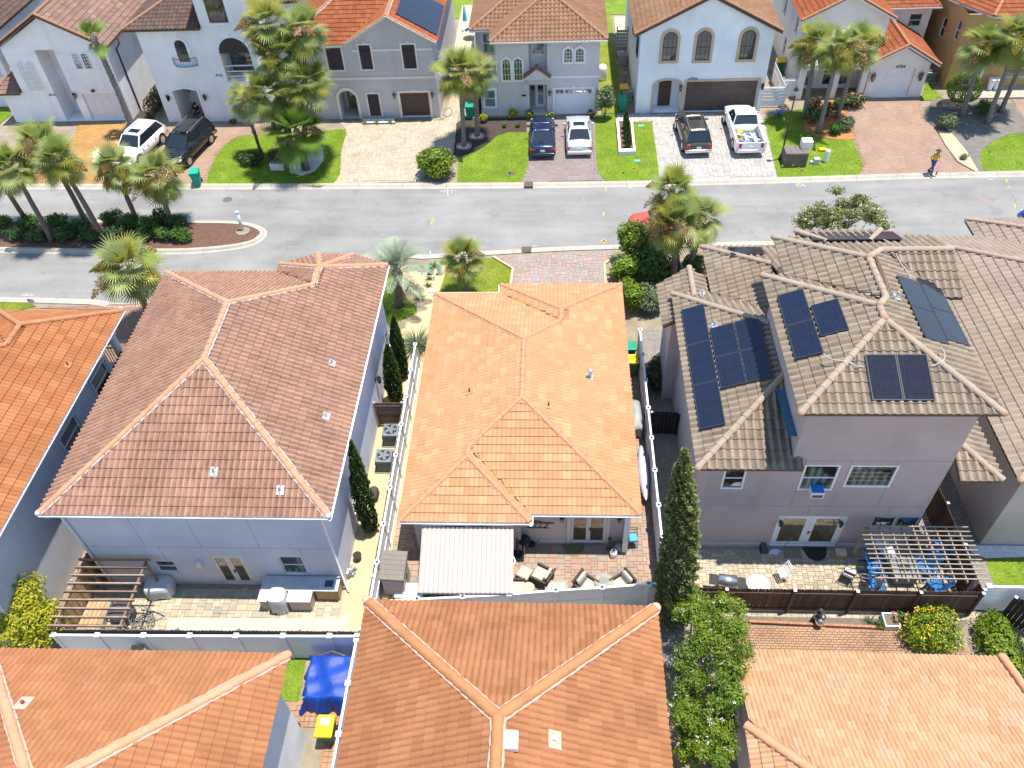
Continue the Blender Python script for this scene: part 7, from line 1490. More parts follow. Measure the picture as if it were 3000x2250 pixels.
def adirondack(label, p, rz, group):
 t = T('adirondack_chair', label, 'chair', p, rz, group); mc = pm('chair_blue', (.008, .12, .34), .5, .08, 4)
 for k in range(5): mb = MB(); x = -.22+.11*k; m = Matrix.Translation((x, .28, .62)) @ Matrix.Rotation(R(-22), 4, 'X'); b = MB(); b.box((-.05, -.012, -.4), (.05, .012, .4-.04*abs(k-2))); mb.add([m @ q for q in b.v], b.f); L(mb, 'back_slat', mc, t)
 for k in range(4): mb = MB(); mb.cbox((0, -.3+.13*k, .36-.035*k), (.56, .115, .022)); L(mb, 'seat_slat', mc, t)
 for sx in (-1, 1):
  mb = MB(); mb.box((sx*.36-.065, -.38, .55), (sx*.36+.065, .3, .575)); L(mb, 'armrest', mc, t)
  mb = MB(); mb.cbox((sx*.3, -.32, .275), (.03, .09, .55)); L(mb, 'leg', mc, t); mb = MB(); mb.beam((sx*.27, -.3, .3), (sx*.27, .45, .03), .03, .09); L(mb, 'leg', mc, t)
 return t
gA = 'blue adirondack chairs around the fire table'
adirondack('blue adirondack chair at the pergola edge, nearest the french doors', at(8, 1215, 365), R(80), gA); adirondack('blue adirondack chair at the pergola edge, against the brown fence', at(8, 1235, 495), R(70), gA); adirondack('blue adirondack chair under the lattice, facing the french doors side, middle of the pergola', at(8, 1560, 375), R(-60), gA); adirondack('blue adirondack chair under the lattice beside the side fence', at(8, 1640, 300), R(-85), gA); adirondack('blue adirondack chair under the lattice against the brown fence', at(8, 1640, 500), R(-140), gA)
t = T('fire_table', 'grey square fire table under the lattice pergola', 'table', at(8, 1410, 410)); mb = MB(); mb.bbox((0, 0, .3), (.9, .9, .5), .03); mb.box((-.52, -.52, .54), (.52, .52, .6)); L(mb, 'body', pm('fire_grey', (.22, .22, .23), .7), t); mb = MB(); mb.lathe([(.2, .6), (.2, .62)], n=16); L(mb, 'burner', m_blk2, t)
t = T('sun_lounger', 'folded grey lounger under the pergola by the house wall', 'lounger', at(8, 1330, 300), R(20)); mb = MB(); mb.box((-.3, -.8, .28), (.3, .5, .33)); mb.cbox((0, .75, .52), (.6, .7, .05), 0, .5, R(40)); L(mb, 'sling', m_cov, t); mb = MB(); [mb.box((sx*.3-.02, y-.02, 0), (sx*.3+.02, y+.02, .3)) for sx in (-1, 1) for y in (-.7, .45)]; L(mb, 'leg_frame', w_blk, t)
t = T('planter', 'round tan pot with dry plant under the pergola by the windows', 'planter', at(8, 1525, 210)); mb = MB(); mb.lathe([(.22, 0), (.32, .35), (.34, .4), (.3, .4)], n=18); L(mb, 'pot', m_wickt, t)
# grills, covers -----------------------------------------------------
def draped(name, label, cat, p, rz, w, d, h, mat, flare=.12, n=14, seed=1, group=None, top=.85):
 rg = random.Random(seed); t = T(name, label, cat, p, rz, group); mb = MB(); rings = []; m = 44
 for k in range(n+1):
  f = k/n; z = h*(1-f); ring_ = []
  sc = (.0 if k == 0 else top*(k/3)**.5 if k < 3 else top+(1-top)*min(1, (k-2)/4)) ; z = h-(.02*k if k < 3 else .05+(h-.07)*((k-3)/(n-3)))
  fold = flare*max(0, (k-4)/n)
  for j in range(m):
   a = 2*math.pi*j/m; ca, sa = math.cos(a), math.sin(a); e = .35; q = (abs(ca)**(2/4.)*math.copysign(1, ca), abs(sa)**(2/4.)*math.copysign(1, sa))
   wv = 1+fold*(math.sin(a*7+seed)+.6*math.sin(a*13+seed*2))*.5
   ring_.append((q[0]*w/2*sc*wv, q[1]*d/2*sc*wv, max(.02, z+(.05*math.sin(a*5+seed) if k == n else 0))))
  rings.append(ring_)
 vs = [q for g_ in rings for q in g_]; fs = [(k*m+j, k*m+(j+1) % m, (k+1)*m+(j+1) % m, (k+1)*m+j) for k in range(n) for j in range(m)]; mb.add(vs, fs); L(mb, 'cover', mat, t, True); return t
draped('covered_firepit', 'large grey fabric cover over a fire table by the blue-grey wall', 'covered grill', at(6, 1055, 515), R(8), 1.15, .85, .78, m_cov, .14, seed=3)
t = T('outdoor_kitchen', 'outdoor kitchen counter with stone top, sink and wooden cabinet', 'counter', (-10.6, 16.75, .1)); m_ct = pm('counter_stone', (.42, .45, .47), .5, .15, 3, .2, 20); m_ctw = pm('counter_white', (.78, .74, .68), .6, .05, 3); m_ctb = pm('counter_cladding', (.42, .38, .34), .8, .15, 8, .3, 30)
mb = MB(); mb.box((-12.25, 16.45, .86), (-9.0, 17.14, .93)); mb.build('worktop', m_ct, t); MB().box((-12.25, 15.95, .86), (-11.85, 16.44, .93)).build('worktop', m_ctw, t); MB().box((-11.05, 15.95, .86), (-10.05, 16.44, .93)).build('worktop', m_ctw, t); mb = MB(); mb.box((-12.2, 16.0, .1), (-11.9, 17.1, .86)); mb.box((-11.0, 16.0, .1), (-10.1, 17.1, .86)); mb.build('base', m_ctb, t); mb = MB(); mb.box((-10.0, 16.5, .1), (-9.05, 17.1, .86)); mb.build('cabinet', m_woodt, t); mb = MB(); mb.box((-9.6, 16.65, .931), (-9.25, 16.95, .936)); mb.build('sink', pm('sink_dark', (.08, .1, .12), .3, metal=.6), t); mb = MB(); mb.tube([(-9.3, 17.0, .93), (-9.3, 17.0, 1.12), (-9.4, 16.9, 1.15)], .015, 6); mb.build('tap', m_alu, t)
draped('covered_grill', 'grey fabric cover over a grill set in the kitchen counter', 'covered grill', (-11.45, 16.15, .1), 0, .72, .72, 1.12, m_cov, .2, seed=5)
t = T('covered_drum', 'black covered drum-shaped firepit under the rafters', 'covered firepit', at(6, 810, 680)); mb = MB(); mb.lathe([(.42, 0), (.5, .1), (.5, .5), (.44, .62), (.2, .66)], n=24); L(mb, 'cover', m_covd, t)
t = T('egg_chair', 'tipped grey wire basket chair by the weathered fence', 'chair', at(6, 945, 725), R(20)); mb = MB()
for k in range(12): a = k*.5236; mb.tube([(.1*math.cos(a), .1*math.sin(a), .05), (.42*math.cos(a), .42*math.sin(a), .25), (.46*math.cos(a), .46*math.sin(a), .6), (.3*math.cos(a), .3*math.sin(a), .95)], .012, 5)
for z, r_ in ((.2, .36), (.4, .45), (.6, .46), (.8, .4)): mb.tube([(r_*math.cos(a*.314), r_*math.sin(a*.314), z) for a in range(21)], .01, 5)
L(mb, 'basket', pm('wire_grey', (.2, .2, .2), .6), t); mb = MB(); mb.tube([(-.4, .2, .02), (.3, .5, .02), (.75, .1, .02), (.6, .0, .6), (.2, 0, 1.05)], .022, 6); L(mb, 'stand', w_blk, t)
t = T('bench', 'built-in wooden bench with plank seat under the rafters', 'bench', (-18.6, 15.2, .1)); 
for k in range(5): MB().box((-19.6+.19*k, 14.35, .44), (-19.43+.19*k, 16.2, .48)).build('plank', m_woodt, t)
MB().box((-18.69, 14.35, .1), (-18.64, 16.2, .46)).build('front_board', pm('bench_edge', (.3, .34, .36), .7), t); [MB().box((-19.62, y, .1), (-18.7, y+.05, .44)).build('support', m_woodt, t) for y in (14.36, 16.1)]
t = T('smoker_grill', 'black kettle grill on legs beside the awning', 'grill', at(7, 1190, 240)); mb = MB(); mb.lathe([(.03, .42), (.2, .5), (.27, .64), (.27, .7), (.22, .85), (.05, .93)], n=20); L(mb, 'kettle', m_blk2, t, True); [L(MB().tube([(.2*math.cos(a), .2*math.sin(a), .55), (.28*math.cos(a), .28*math.sin(a), 0)], .014, 6), 'leg', m_alu, t) for a in (.5, 2.6, 4.7)]; mb = MB(); mb.tube([(-.06, 0, .95), (.06, 0, .95)], .015, 6); L(mb, 'handle', m_blk2, t)
t = T('umbrella_base', 'slim black furled umbrella on a round base by the awning', 'umbrella', at(7, 1145, 275)); mb = MB(); mb.lathe([(.2, 0), (.2, .06), (.05, .09)], n=18); L(mb, 'base', m_blk2, t); mb = MB(); mb.lathe([(.05, .1), (.07, .5), (.06, 1.0), (.03, 1.25)], n=10); L(mb, 'canopy', m_covd, t)
t = T('watering_can', 'round black watering can in the shade by the beige wall', 'watering can', at(7, 1235, 215)); mb = MB(); mb.lathe([(.12, 0), (.14, .06), (.12, .22)], n=14); mb.tube([(.1, 0, .1), (.24, .05, .2), (.32, .08, .32)], .018, 6); L(mb, 'body', m_blk2, t)
t = T('gas_cylinder', 'white propane cylinder in the sun by the corner post', 'gas cylinder', at(7, 1762, 282)); mb = MB(); mb.lathe([(.13, 0), (.155, .03), (.155, .27), (.1, .36), (.06, .38)], n=20); L(mb, 'tank', w_white, t, True); mb = MB(); mb.lathe([(.1, .37), (.1, .45), (.085, .45), (.085, .38)], n=16); L(mb, 'collar', m_alu, t)
t = T('gas_cylinder', 'grey propane cylinder in the shade by the corner post', 'gas cylinder', at(7, 1795, 240)); mb = MB(); mb.lathe([(.15, 0), (.17, .03), (.17, .27), (.1, .36), (.06, .38)], n=20); L(mb, 'tank', pm('tank_grey', (.3, .32, .34), .5), t, True)
t = T('torch_post', 'slim dark post lantern beside the sliding door', 'post', at(7, 1735, 240)); mb = MB(); mb.lathe([(.13, 0), (.13, .03), (.06, .06), (.06, .75), (.1, .78), (.1, .82), (.04, .84)], n=14); L(mb, 'post', pm('post_bronze', (.1, .08, .06), .5), t)
o = MB().lathe([(.02, 0), (.02, .01)], (0, 0, 0), 8); del o
def mat_(label, p, w, d, half, mat, rz=0):
 mb = MB(); pts = [(w/2*math.cos(math.pi*k/14), -d*math.sin(math.pi*k/14)) for k in range(15)] if half else [(-w/2, -d), (w/2, -d), (w/2, 0), (-w/2, 0)]
 mb.prism([(p[0]+x, p[1]+y) for x, y in pts], .118, .136); o = mb.build('doormat', mat); tag(o, label, 'doormat')
mat_('half-round woven doormat at the sliding door', (.75, 19.36), .95, .62, True, pm('mat_coir', (.16, .14, .07), .95, .3, 12, .4, 30)); mat_('half-round black doormat at the french doors of the taupe house', (11.05, 19.33), 1.0, .68, True, pm('mat_black', (.025, .025, .025), .9)); mat_('rectangular striped doormat at the french doors of the taupe house', (10.05, 19.3), .75, .5, False, pm('mat_brown', (.2, .17, .11), .9, .3, 15))
t = T('storage_shed', 'beige plastic storage shed with dark roof at the fence corner', 'shed', (-6.65, 17.05, .1)); mb = MB(); mb.box((-7.08, 16.55, .1), (-6.25, 17.75, 1.75)); mb.build('body', m_shedw, t); mb = MB(); mb.add([(-7.15, 16.48, 1.82), (-6.15, 16.48, 1.72), (-6.15, 17.85, 1.72), (-7.15, 17.85, 1.82), (-7.15, 16.48, 1.9), (-6.15, 16.48, 1.8), (-6.15, 17.85, 1.8), (-7.15, 17.85, 1.9)], [(3, 2, 1, 0), (4, 5, 6, 7), (0, 1, 5, 4), (1, 2, 6, 5), (2, 3, 7, 6), (3, 0, 4, 7)]); rf = mb.build('roof', m_shedr, t)
for i in range(6):
 for j in range(5): x = -7.13+.194*j; y = 16.5+.225*i; zz = 1.9-.1*((x+7.15)/1.0); q = MB(); q.add([(x, y, zz+.004), (x+.185, y, zz-.0145), (x+.185, y+.215, zz-.0145), (x, y+.215, zz+.004), (x, y, zz+.014), (x+.185, y, zz-.004), (x+.185, y+.215, zz-.004), (x, y+.215, zz+.014)], [(4, 5, 6, 7), (0, 1, 5, 4), (1, 2, 6, 5), (2, 3, 7, 6), (3, 0, 4, 7)]); q.build('shingle', m_shedr, rf)
for k, y in enumerate((16.6, 17.17)): mb = MB(); mb.box((-6.249, y, .18), (-6.23, y+.54, 1.62)); d = mb.build('door', m_shedw, t); mb = MB(); mb.box((-6.229, y+(.46 if k == 0 else .03), .9), (-6.2, y+(.5 if k == 0 else .07), 1.1)); mb.build('handle', m_blk2, d)
t = T('wicker_chair', 'round tan wicker chair between the shed and the white box', 'chair', at(7, 300, 545)); mb = MB(); mb.lathe([(.2, 0), (.3, .3), (.34, .4)], n=18); L(mb, 'base', m_wickt, t); mb = MB(); [mb.tube([(r_*math.cos(R(a)), r_*math.sin(R(a)), z) for a in range(-20, 201, 20)], .03, 6) for r_, z in ((.34, .45), (.36, .55), (.37, .65))]; L(mb, 'backrest', m_wickt, t); mb = MB(); mb.lathe([(.3, .4), (.28, .46)], n=18); L(mb, 'seat', pm('wicker_seat', (.42, .36, .28), .8), t)
t = T('deck_box', 'white plastic deck box partly under the awning', 'box', at(7, 445, 555)); mb = MB(); mb.bbox((.05, 0, .28), (1.15, .62, .56), .05); L(mb, 'body', w_white, t); mb = MB(); mb.bbox((.05, 0, .6), (1.2, .68, .09), .05, seg=3); L(mb, 'lid', vinyl, t)
t = T('kayak', 'kayak under a lilac-grey cover leaning along the white fence', 'kayak', (3.95, 23.0, .12), R(90)); mb = MB(); n = 18; rings = []
for k in range(n+1):
 f = k/n; s = max(.03, math.sin(math.pi*f)**.6); rings.append([(-1.6+3.2*f, .28*s*math.cos(a*.628)-.05, .42+.3*s*math.sin(a*.628)+.02*math.sin(k*1.7+a)) for a in range(10)])
mb.add([q for g_ in rings for q in g_], [(k*10+j, k*10+(j+1) % 10, (k+1)*10+(j+1) % 10, (k+1)*10+j) for k in range(n) for j in range(10)]); L(mb, 'hull_cover', pm('cover_lilac', (.46, .43, .56), .7, .1, 3, .1, 14), t, True); mb = MB(); [mb.box((x-.05, -.25, 0), (x+.05, .2, .16)) for x in (-.8, .8)]; L(mb, 'stand', m_blk2, t)
t = draped('covered_bicycle', 'grey tarp over bicycles leaning at the white fence', 'covered bicycle', (3.85, 26.3, .12), R(2), .62, 1.9, 1.05, pm('tarp_silver', (.30, .31, .30), .55, .15, 4), .22, seed=9, top=.3)
t = T('garden_bench', 'white metal garden bench by the bins', 'bench', (3.75, 30.0, .12), R(180)); [L(MB().box((-.55+.16*k, -.2, .42), (-.45+.16*k, .22, .45)), 'slat', w_blk, t) for k in range(7)]; mb = MB(); [mb.tube([(sx*.58, -.22, 0), (sx*.58, -.22, .62), (sx*.58, .24, .6), (sx*.58, .24, 0)], .018, 6) for sx in (-1, 1)]; mb.tube([(-.58, .24, .85), (.58, .24, .85)], .018, 6); mb.tube([(-.58, .24, .6), (-.58, .24, .85)], .018, 6); mb.tube([(.58, .24, .6), (.58, .24, .85)], .018, 6); L(mb, 'frame', w_white, t)
# blue tarp ----------------------------------------------------------
t = T('tarpaulin', 'bright blue tarpaulin draped over a frame in the fenced corner', 'tarpaulin', (-8.6, 12.75, .1)); rg = random.Random(4); mb = MB(); nx, ny = 34, 34; vs = []
for j in range(ny+1):
 for i in range(nx+1):
  u, v_ = i/nx*2-1, j/ny*2-1; x, y = u*1.02, v_*1.0; edge = max(abs(u), abs(v_)); ht = 1.12-.10*v_*-1
  drop = max(0, edge-.78)/.22; z = ht-.05*u*u+.05*math.cos(u*6)*.3-drop**1.3*(.95 if v_ < -.5 else .75)
  z += .03*math.sin(5*u+2.5*v_)+.02*math.sin(9*v_-4*u+2)+.03*abs(math.sin(2.2*u-1.1*v_+.5))**6; x *= 1+drop*(.07*math.sin(j*.61+1)+.05*math.sin(j*1.37))+.03*math.sin(5*v_+1); y *= 1+drop*(.08*math.sin(i*.47+2)+.05*math.sin(i*1.21)); z += .05*drop*math.sin(i*.53+j*.41)-.04*abs(math.sin(3.1*u+1.7*v_))*(1-drop)
  vs.append((x, y, max(.03, z)))
mb.add(vs, [(j*(nx+1)+i, j*(nx+1)+i+1, (j+1)*(nx+1)+i+1, (j+1)*(nx+1)+i) for j in range(ny) for i in range(nx)]); L(mb, 'sheet', pm('tarp_blue', (.004, .045, .30), .5, .25, 2.2, .15, 9, .6, 6, .35), t, True)
mb = MB(); mb.tube([(-.75, .8, .9), (0, .95, 1.22), (.75, .8, .9)], .02, 6); [mb.box((sx*.8-.02, sy*.75-.02, 0), (sx*.8+.02, sy*.75+.02, .95)) for sx in (-1, 1) for sy in (-1, 1)]; L(mb, 'frame', m_alu, t)
o = MB(); o.box((-16.05, 13.2, .1), (-15.7, 13.5, 1.0)); q = o.build('pool_pump', pm('pump_tan', (.5, .45, .36), .6)); tag(q, 'small tan equipment box at the smooth white fence', 'box'); t = T('wall_box', 'white equipment box with black edges mounted at the smooth white fence', 'box', (-16.35, 13.6, .1)); MB().box((-16.55, 13.45, .1), (-16.1, 13.78, 1.25)).build('casing', w_white, t); MB().box((-16.57, 13.43, 1.25), (-16.08, 13.8, 1.29)).build('lid', m_blk2, t)
# taupe patio small things -------------------------------------------
t = T('gas_grill', 'stainless gas grill with black side shelf at the brown fence', 'grill', V((*G((8, 290, 450), .95).xy, .12)), R(-8)); mb = MB(); mb.bbox((0, 0, .45), (.75, .5, .8), .03); L(mb, 'cart', m_blk2, t); mb = MB(); mb.lathe([(.02, -.38), (.26, -.36), (.26, .36), (.02, .38)], n=16); mm = Matrix.Translation((0, 0, .88)) @ Matrix.Rotation(R(90), 4, 'Y'); mb.v = [mm @ q for q in mb.v]; L(mb, 'hood', m_alu, t, True); [L(MB().box((sx*.56-.17, -.24, .84), (sx*.56+.17, .24, .87)), 'side_shelf', m_blk2, t) for sx in (-1, 1)]
t = T('round_table', 'round white patio table at the brown fence', 'table', V((*G((8, 488, 478), .72).xy, .12))); mb = MB(); mb.lathe([(.44, .68), (.46, .69), (.46, .715), (.4, .725)], n=28); L(mb, 'table_top', w_white, t); mb = MB(); mb.lathe([(.25, 0), (.25, .03), (.03, .06), (.03, .68)], n=12); L(mb, 'pedestal', w_white, t)
t = T('shovel', 'long-handled grey shovel leaning by the french doors', 'shovel', at(8, 590, 262)); mb = MB(); q0 = at(8, 590, 262, .14)-ORG[t]; mb.tube([(.25, .05, .1), (.62, .08, 1.05)], .016, 6); L(mb, 'handle', pm('handle_green', (.1, .2, .14), .6), t); mb = MB(); mb.add([(-.25, -.1, .03), (.1, -.16, .03), (.27, .0, .08), (.22, .14, .06), (-.1, .14, .03)], [(0, 1, 2, 3, 4)]); L(mb, 'blade', pm('blade_grey', (.5, .56, .6), .4), t)
o = MB().add([(8.7, 19.0, .12), (9.05, 19.0, .12), (9.0, 19.35, .12), (8.72, 19.35, .12), (8.78, 18.95, .2), (9.0, 19.0, .22), (8.98, 19.36, .4), (8.75, 19.36, .4)], [(0, 1, 5, 4), (1, 2, 6, 5), (2, 3, 7, 6), (3, 0, 4, 7), (4, 5, 6, 7)]).build('splash_block', m_covd); tag(o, 'grey splash block against the taupe wall', 'splash block')
t = T('side_crate', 'small tan wooden crate at the taupe wall near the pergola', 'crate', at(8, 1015, 285)); mb = MB(); mb.box((-.2, -.14, 0), (.2, .14, .3)); L(mb, 'box', m_woodt, t); mb = MB(); mb.box((-.22, -.16, .3), (.22, .16, .33)); L(mb, 'lid', m_woodp, t)
t = T('garden_statue', 'dark kneeling figure garden statue holding a mirror gazing ball', 'statue', at(8, 868, 700)); mb = MB(); mb.lathe([(.16, 0), (.2, .1), (.17, .3), (.12, .48), (.14, .6), (.05, .68)], n=14); mb.lathe([(.02, .66), (.09, .72), (.09, .8), (.03, .87)], n=12); mb.tube([(-.14, 0, .58), (-.24, -.1, .42), (-.1, -.22, .38)], .04, 6); mb.tube([(.14, 0, .58), (.24, -.1, .42), (.1, -.22, .38)], .04, 6); L(mb, 'figure', pm('bronze_dark', (.07, .07, .065), .6), t, True); mb = MB(); mb.lathe([(.0+.02, .2), (.1, .22), (.17, .3), (.185, .38), (.17, .46), (.1, .54), (.02, .56)], (0, -.24, -.05), 18); L(mb, 'gazing_ball', pm('mirror_ball', (.75, .7, .72), .06, .02, 2, metal=1.), t, True)
t = T('brick_edging', 'low edging of terracotta bricks along the dry flower bed', 'edging', at(8, 900, 725)); p0, p1 = at(8, 430, 715), at(8, 1395, 758)
for k in range(44): c = p0.lerp(p1, (k+.5)/44); MB().cbox(c+V((0, 0, .05)), ((p1-p0).length/44-.008, .1, .14), -.004).build('brick', pm('edging_brick', (.60, .30, .16), .85, .1, 4, .2, 30, rnd=.15), t)
t = T('planter_box', 'square white-edged planter box with dry plants', 'planter', at(8, 1338, 720)); mb = MB(); [mb.box(lo, hi) for lo, hi in (((-.3, -.3, 0), (.3, -.25, .3)), ((-.3, .25, 0), (.3, .3, .3)), ((-.3, -.249, 0), (-.25, .249, .3)), ((.25, -.249, 0), (.3, .249, .3)))]; L(mb, 'box', pm('box_blue_white', (.55, .66, .68), .6), t); mb = MB(); mb.box((-.25, -.25, .2), (.25, .25, .24)); L(mb, 'soil', m_soil, t)
bed(8, [(90, 640), (1850, 672), (1850, 700), (1760, 850), (1400, 760), (420, 715), (60, 720)], pm('dry_bed', (.27, .22, .16), .95, .3, 3, .4, 20, .6, 20), z=.112)
# street things ------------------------------------------------------
b = G((2, 636, 1030), .1); t = T('street_lamp', 'tall black street lamp on the lawn beside the utility cabinet', 'street lamp', b); mb = MB(); mb.lathe([(.2, 0), (.2, .08), (.14, .14), (.13, .3), (.08, .38), (.065, .6), (.05, 2.5), (.042, 4.55), (.07, 4.6), (.05, 4.68)], n=14); L(mb, 'pole', w_blk, t, True); mb = MB(); mb.lathe([(.1, 4.68), (.13, 4.72), (.15, 4.95), (.14, 5.0)], n=12); L(mb, 'lantern_glass', glass_mat('lantern_glass', (.4, .44, .42), 1.5), t); mb = MB(); mb.lathe([(.17, 5.0), (.17, 5.03), (.1, 5.15), (.05, 5.2), (.02, 5.3)], n=12); L(mb, 'lantern_cap', w_blk, t)
t = T('utility_cabinet', 'brown utility cabinet with ribbed sides at the street lamp', 'cabinet', at(2, 725, 1080)); mb = MB(); mb.box((-.75, -.05, 0), (.75, 1.0, 1.0)); L(mb, 'body', pm('cabinet_brown', (.14, .115, .10), .7, .1, 3), t); [L(MB().box((-.74+.213*k, -.07, .03), (-.55+.213*k, -.051, .97)), 'slat', pm('cabinet_slat', (.16, .13, .115), .7), t) for k in range(7)]; [L(MB().box((-.75+.38*k, -.05, 1.0), (-.39+.38*k, 1.0, 1.02)), 'lid_board', pm('cabinet_slat', (.16, .13, .115), .7), t) for k in range(4)]
t = T('equipment_box', 'cream equipment box set behind the brown utility cabinet', 'cabinet', at(2, 785, 1062)+V((.0, .45, 1.02))); mb = MB(); mb.bbox((0, 0, .28), (.72, .6, .56), .04); L(mb, 'casing', pm('box_cream', (.8, .74, .64), .6), t)
t = T('pipe_marker', 'white capped pipe marker on the lawn by the small grey box', 'marker post', at(2, 925, 1045)); mb = MB(); mb.lathe([(.17, 0), (.17, .8), (.15, .86)], n=18); L(mb, 'pipe', w_white, t)
t = T('utility_box', 'small grey utility box on the lawn beside the white pipe marker', 'utility box', at(2, 858, 1058)); mb = MB(); mb.bbox((.05, 0, .2), (.4, .3, .4), .03); mb.bbox((-.28, -.02, .09), (.2, .2, .18), .02); L(mb, 'casing', pm('box_grey', (.5, .54, .56), .5), t)
o = MB().bbox(at(2, 905, 975)+V((0, 0, .08)), (.5, .3, .16), .04).build('yellow_case', m_yel); tag(o, 'yellow equipment case lying on the lawn near the pipe marker', 'case')
b = at(0, 1575, 1498); t = T('marker_post', 'leaning pale tube marker post on the mulch island', 'post', b); mb = MB(); top = V((-.05, .15, 1.35)); mb.tube([(0, 0, 0), (-.03, .08, .75), top], [.09, .1, .13], 12); mb.lathe([(.14, 1.32), (.15, 1.36), (.15, 1.42)], (-.05, .15, 0), 12); L(mb, 'tube', pm('tube_grey', (.62, .64, .66), .4, metal=.3), t, True); mb = MB(); mb.lathe([(.45, .0), (.45, .02), (.3, .04)], n=20); L(mb, 'sand_ring', m_sand, t)
t = T('pedestal', 'pale green telecom pedestal in the shell gravel bed', 'pedestal', at(4, 640, 115)); mb = MB(); mb.lathe([(.17, 0), (.15, .1), (.14, .75), (.1, .82)], n=16); L(mb, 'tube', pm('pedestal_green', (.42, .62, .48), .5), t, True); t = T('meter_box', 'dark green meter box in the shell gravel bed', 'utility box', at(4, 580, 115)); mb = MB(); mb.bbox((0, 0, .3), (.3, .22, .6), .03); L(mb, 'casing', pm('meter_green', (.05, .22, .2), .5), t)
o = MB().box((0, 0, 0), (.34, .34, .05)); o.v = [q+at(4, 560, 240) for q in o.v]; q = o.build('valve_cover', m_cov); tag(q, 'grey square valve cover in the shell gravel', 'cover'); o = MB().lathe([(.05, 0), (.05, .3), (.03, .34)], at(4, 602, 155), 10).build('pipe_stub', w_white); tag(o, 'short white pipe in the shell gravel near the telecom pedestal', 'pipe')
for lb, p in (('teal flat valve lid on the lawn by the white planter, house end', (1, 1942, 815)), ('teal flat valve lid on the lawn by the white planter, street end', (1, 1918, 1042))): c = at(*p); o = MB().box((c.x-.2, c.y-.12, .1), (c.x+.2, c.y+.12, .14)).build('valve_cover', pm('lid_teal', (.18, .5, .46), .5)); tag(o, lb, 'cover', 'valve lids on the lawn')
def flag(label, i, x, y, s=.3):
 c = at(i, x, y); t = T('garden_flag', label, 'flag', c); mb = MB(); mb.tube([(0, 0, 0), (0, 0, .55)], .008, 5); L(mb, 'stick', m_alu, t)
 for k in range(7): mb = MB(); z = .54-.035*k; mb.box((.0, -.004, z-.034), (s*1.3, .004, z)); L(mb, 'stripe', pm('flag_red', (.6, .05, .06), .8) if k % 2 == 0 else w_white, t)
 mb = MB(); mb.box((0, -.007, .41), (s*.55, .007, .545)); L(mb, 'canton', pm('flag_blue', (.05, .08, .4), .8), t)
flag('small striped flag on the lawn in front of the dark sedan', 1, 1085, 1160); flag('small striped flag on the lawn at the central palm', 4, 890, 35); flag('small striped flag on the lawn of the rust-roofed house', 3, 200, 325)
for k, (i, x, y, m) in enumerate(((1, 780, 1098, w_white), (1, 768, 1140, m_yel), (1, 1120, 1135, m_yel), (1, 1915, 1140, m_yel), (1, 1720, 1115, m_yel), (1, 1890, 1112, m_yel), (1, 1820, 1140, m_blk2), (2, 705, 1090, m_yel), (2, 740, 1108, m_yel), (2, 760, 1125, m_grn), (2, 635, 1095, w_white), (2, 1115, 1080, m_yel), (2, 1975, 1005, c_rust), (2, 2035, 1050, w_white), (2, 2060, 1090, m_yel))):
 c = at(i, x, y); t = T('marker_flag', 'tiny %s utility flag stuck in the lawn %s' % ({w_white: 'white', m_yel: 'yellow', m_blk2: 'dark', m_grn: 'green', c_rust: 'orange'}[m], {1: 'of the sedan and planter lawns', 2: 'near the utility cabinet side of the street'}[i]), 'flag', c, 0, 'utility marker flags in the lawns'); mb = MB(); mb.tube([(0, 0, 0), (0, 0, .3)], .006, 5); L(mb, 'wire', m_alu, t); mb = MB(); mb.box((0, -.003, .19), (.13, .003, .29)); L(mb, 'pennant', m, t)
t = T('raised_planter', 'long white-edged raised planter on the lawn', 'planter', G((1, 1845, 900), .1)); q = GP(1, [(1780, 792), (1885, 790), (1905, 1003), (1797, 1006)]); q2 = GP(1, [(1797, 806), (1872, 804), (1890, 986), (1810, 989)])
mb = MB(); n = 4; vs = [p+V((0, 0, z)) for L_, z in ((q, 0), (q2, 0), (q, .3), (q2, .3)) for p in L_]; mb.add(vs, [(8+i, 8+(i+1) % 4, 12+(i+1) % 4, 12+i) for i in range(4)]+[(i, (i+1) % 4, 8+(i+1) % 4, 8+i) for i in range(4)]+[(4+(i+1) % 4, 4+i, 12+i, 12+(i+1) % 4) for i in range(4)]); mb.build('border', w_white, t); mb = MB(); mb.add([p+V((0, 0, .2)) for p in q2], [(0, 1, 2, 3)]); mb.build('soil', m_mulchb, t)
t = T('flower_trough', 'low white gravel trough under the shuttered window', 'planter', G((1, 245, 800), .1)); q = GP(1, [(138, 808), (352, 806), (350, 775), (138, 778)]); mb = MB(); mb.prism([(p.x, p.y) for p in q], .08, .22); mb.build('kerb', pm('trough_edge', (.2, .18, .17), .8), t); c = sum(q, V((0, 0, 0)))/4; mb = MB(); mb.prism([(c.x+(p.x-c.x)*.95, c.y+(p.y-c.y)*.86) for p in q], .2, .24); mb.build('gravel', m_gravelw, t)
for lb, p in (('pale ring of stones round the palm at the drive', (1, 795, 950)), ('pale ring of stones round the palm in the mulch', (1, 878, 885))):
 c = at(*p); t = T('stone_ring', lb, 'stone ring', c); [L(MB().bbox((.5*math.cos(k*.3927), .42*math.sin(k*.3927), .06), (.19, .14, .12), .03, k*.3927+1.57), 'stone', pm('ring_stone', (.42, .27, .22), .8, rnd=.2), t) for k in range(16)]; L(MB().lathe([(.42, .0), (.42, .05), (.3, .07)], n=18), 'gravel', m_gravelw, t)
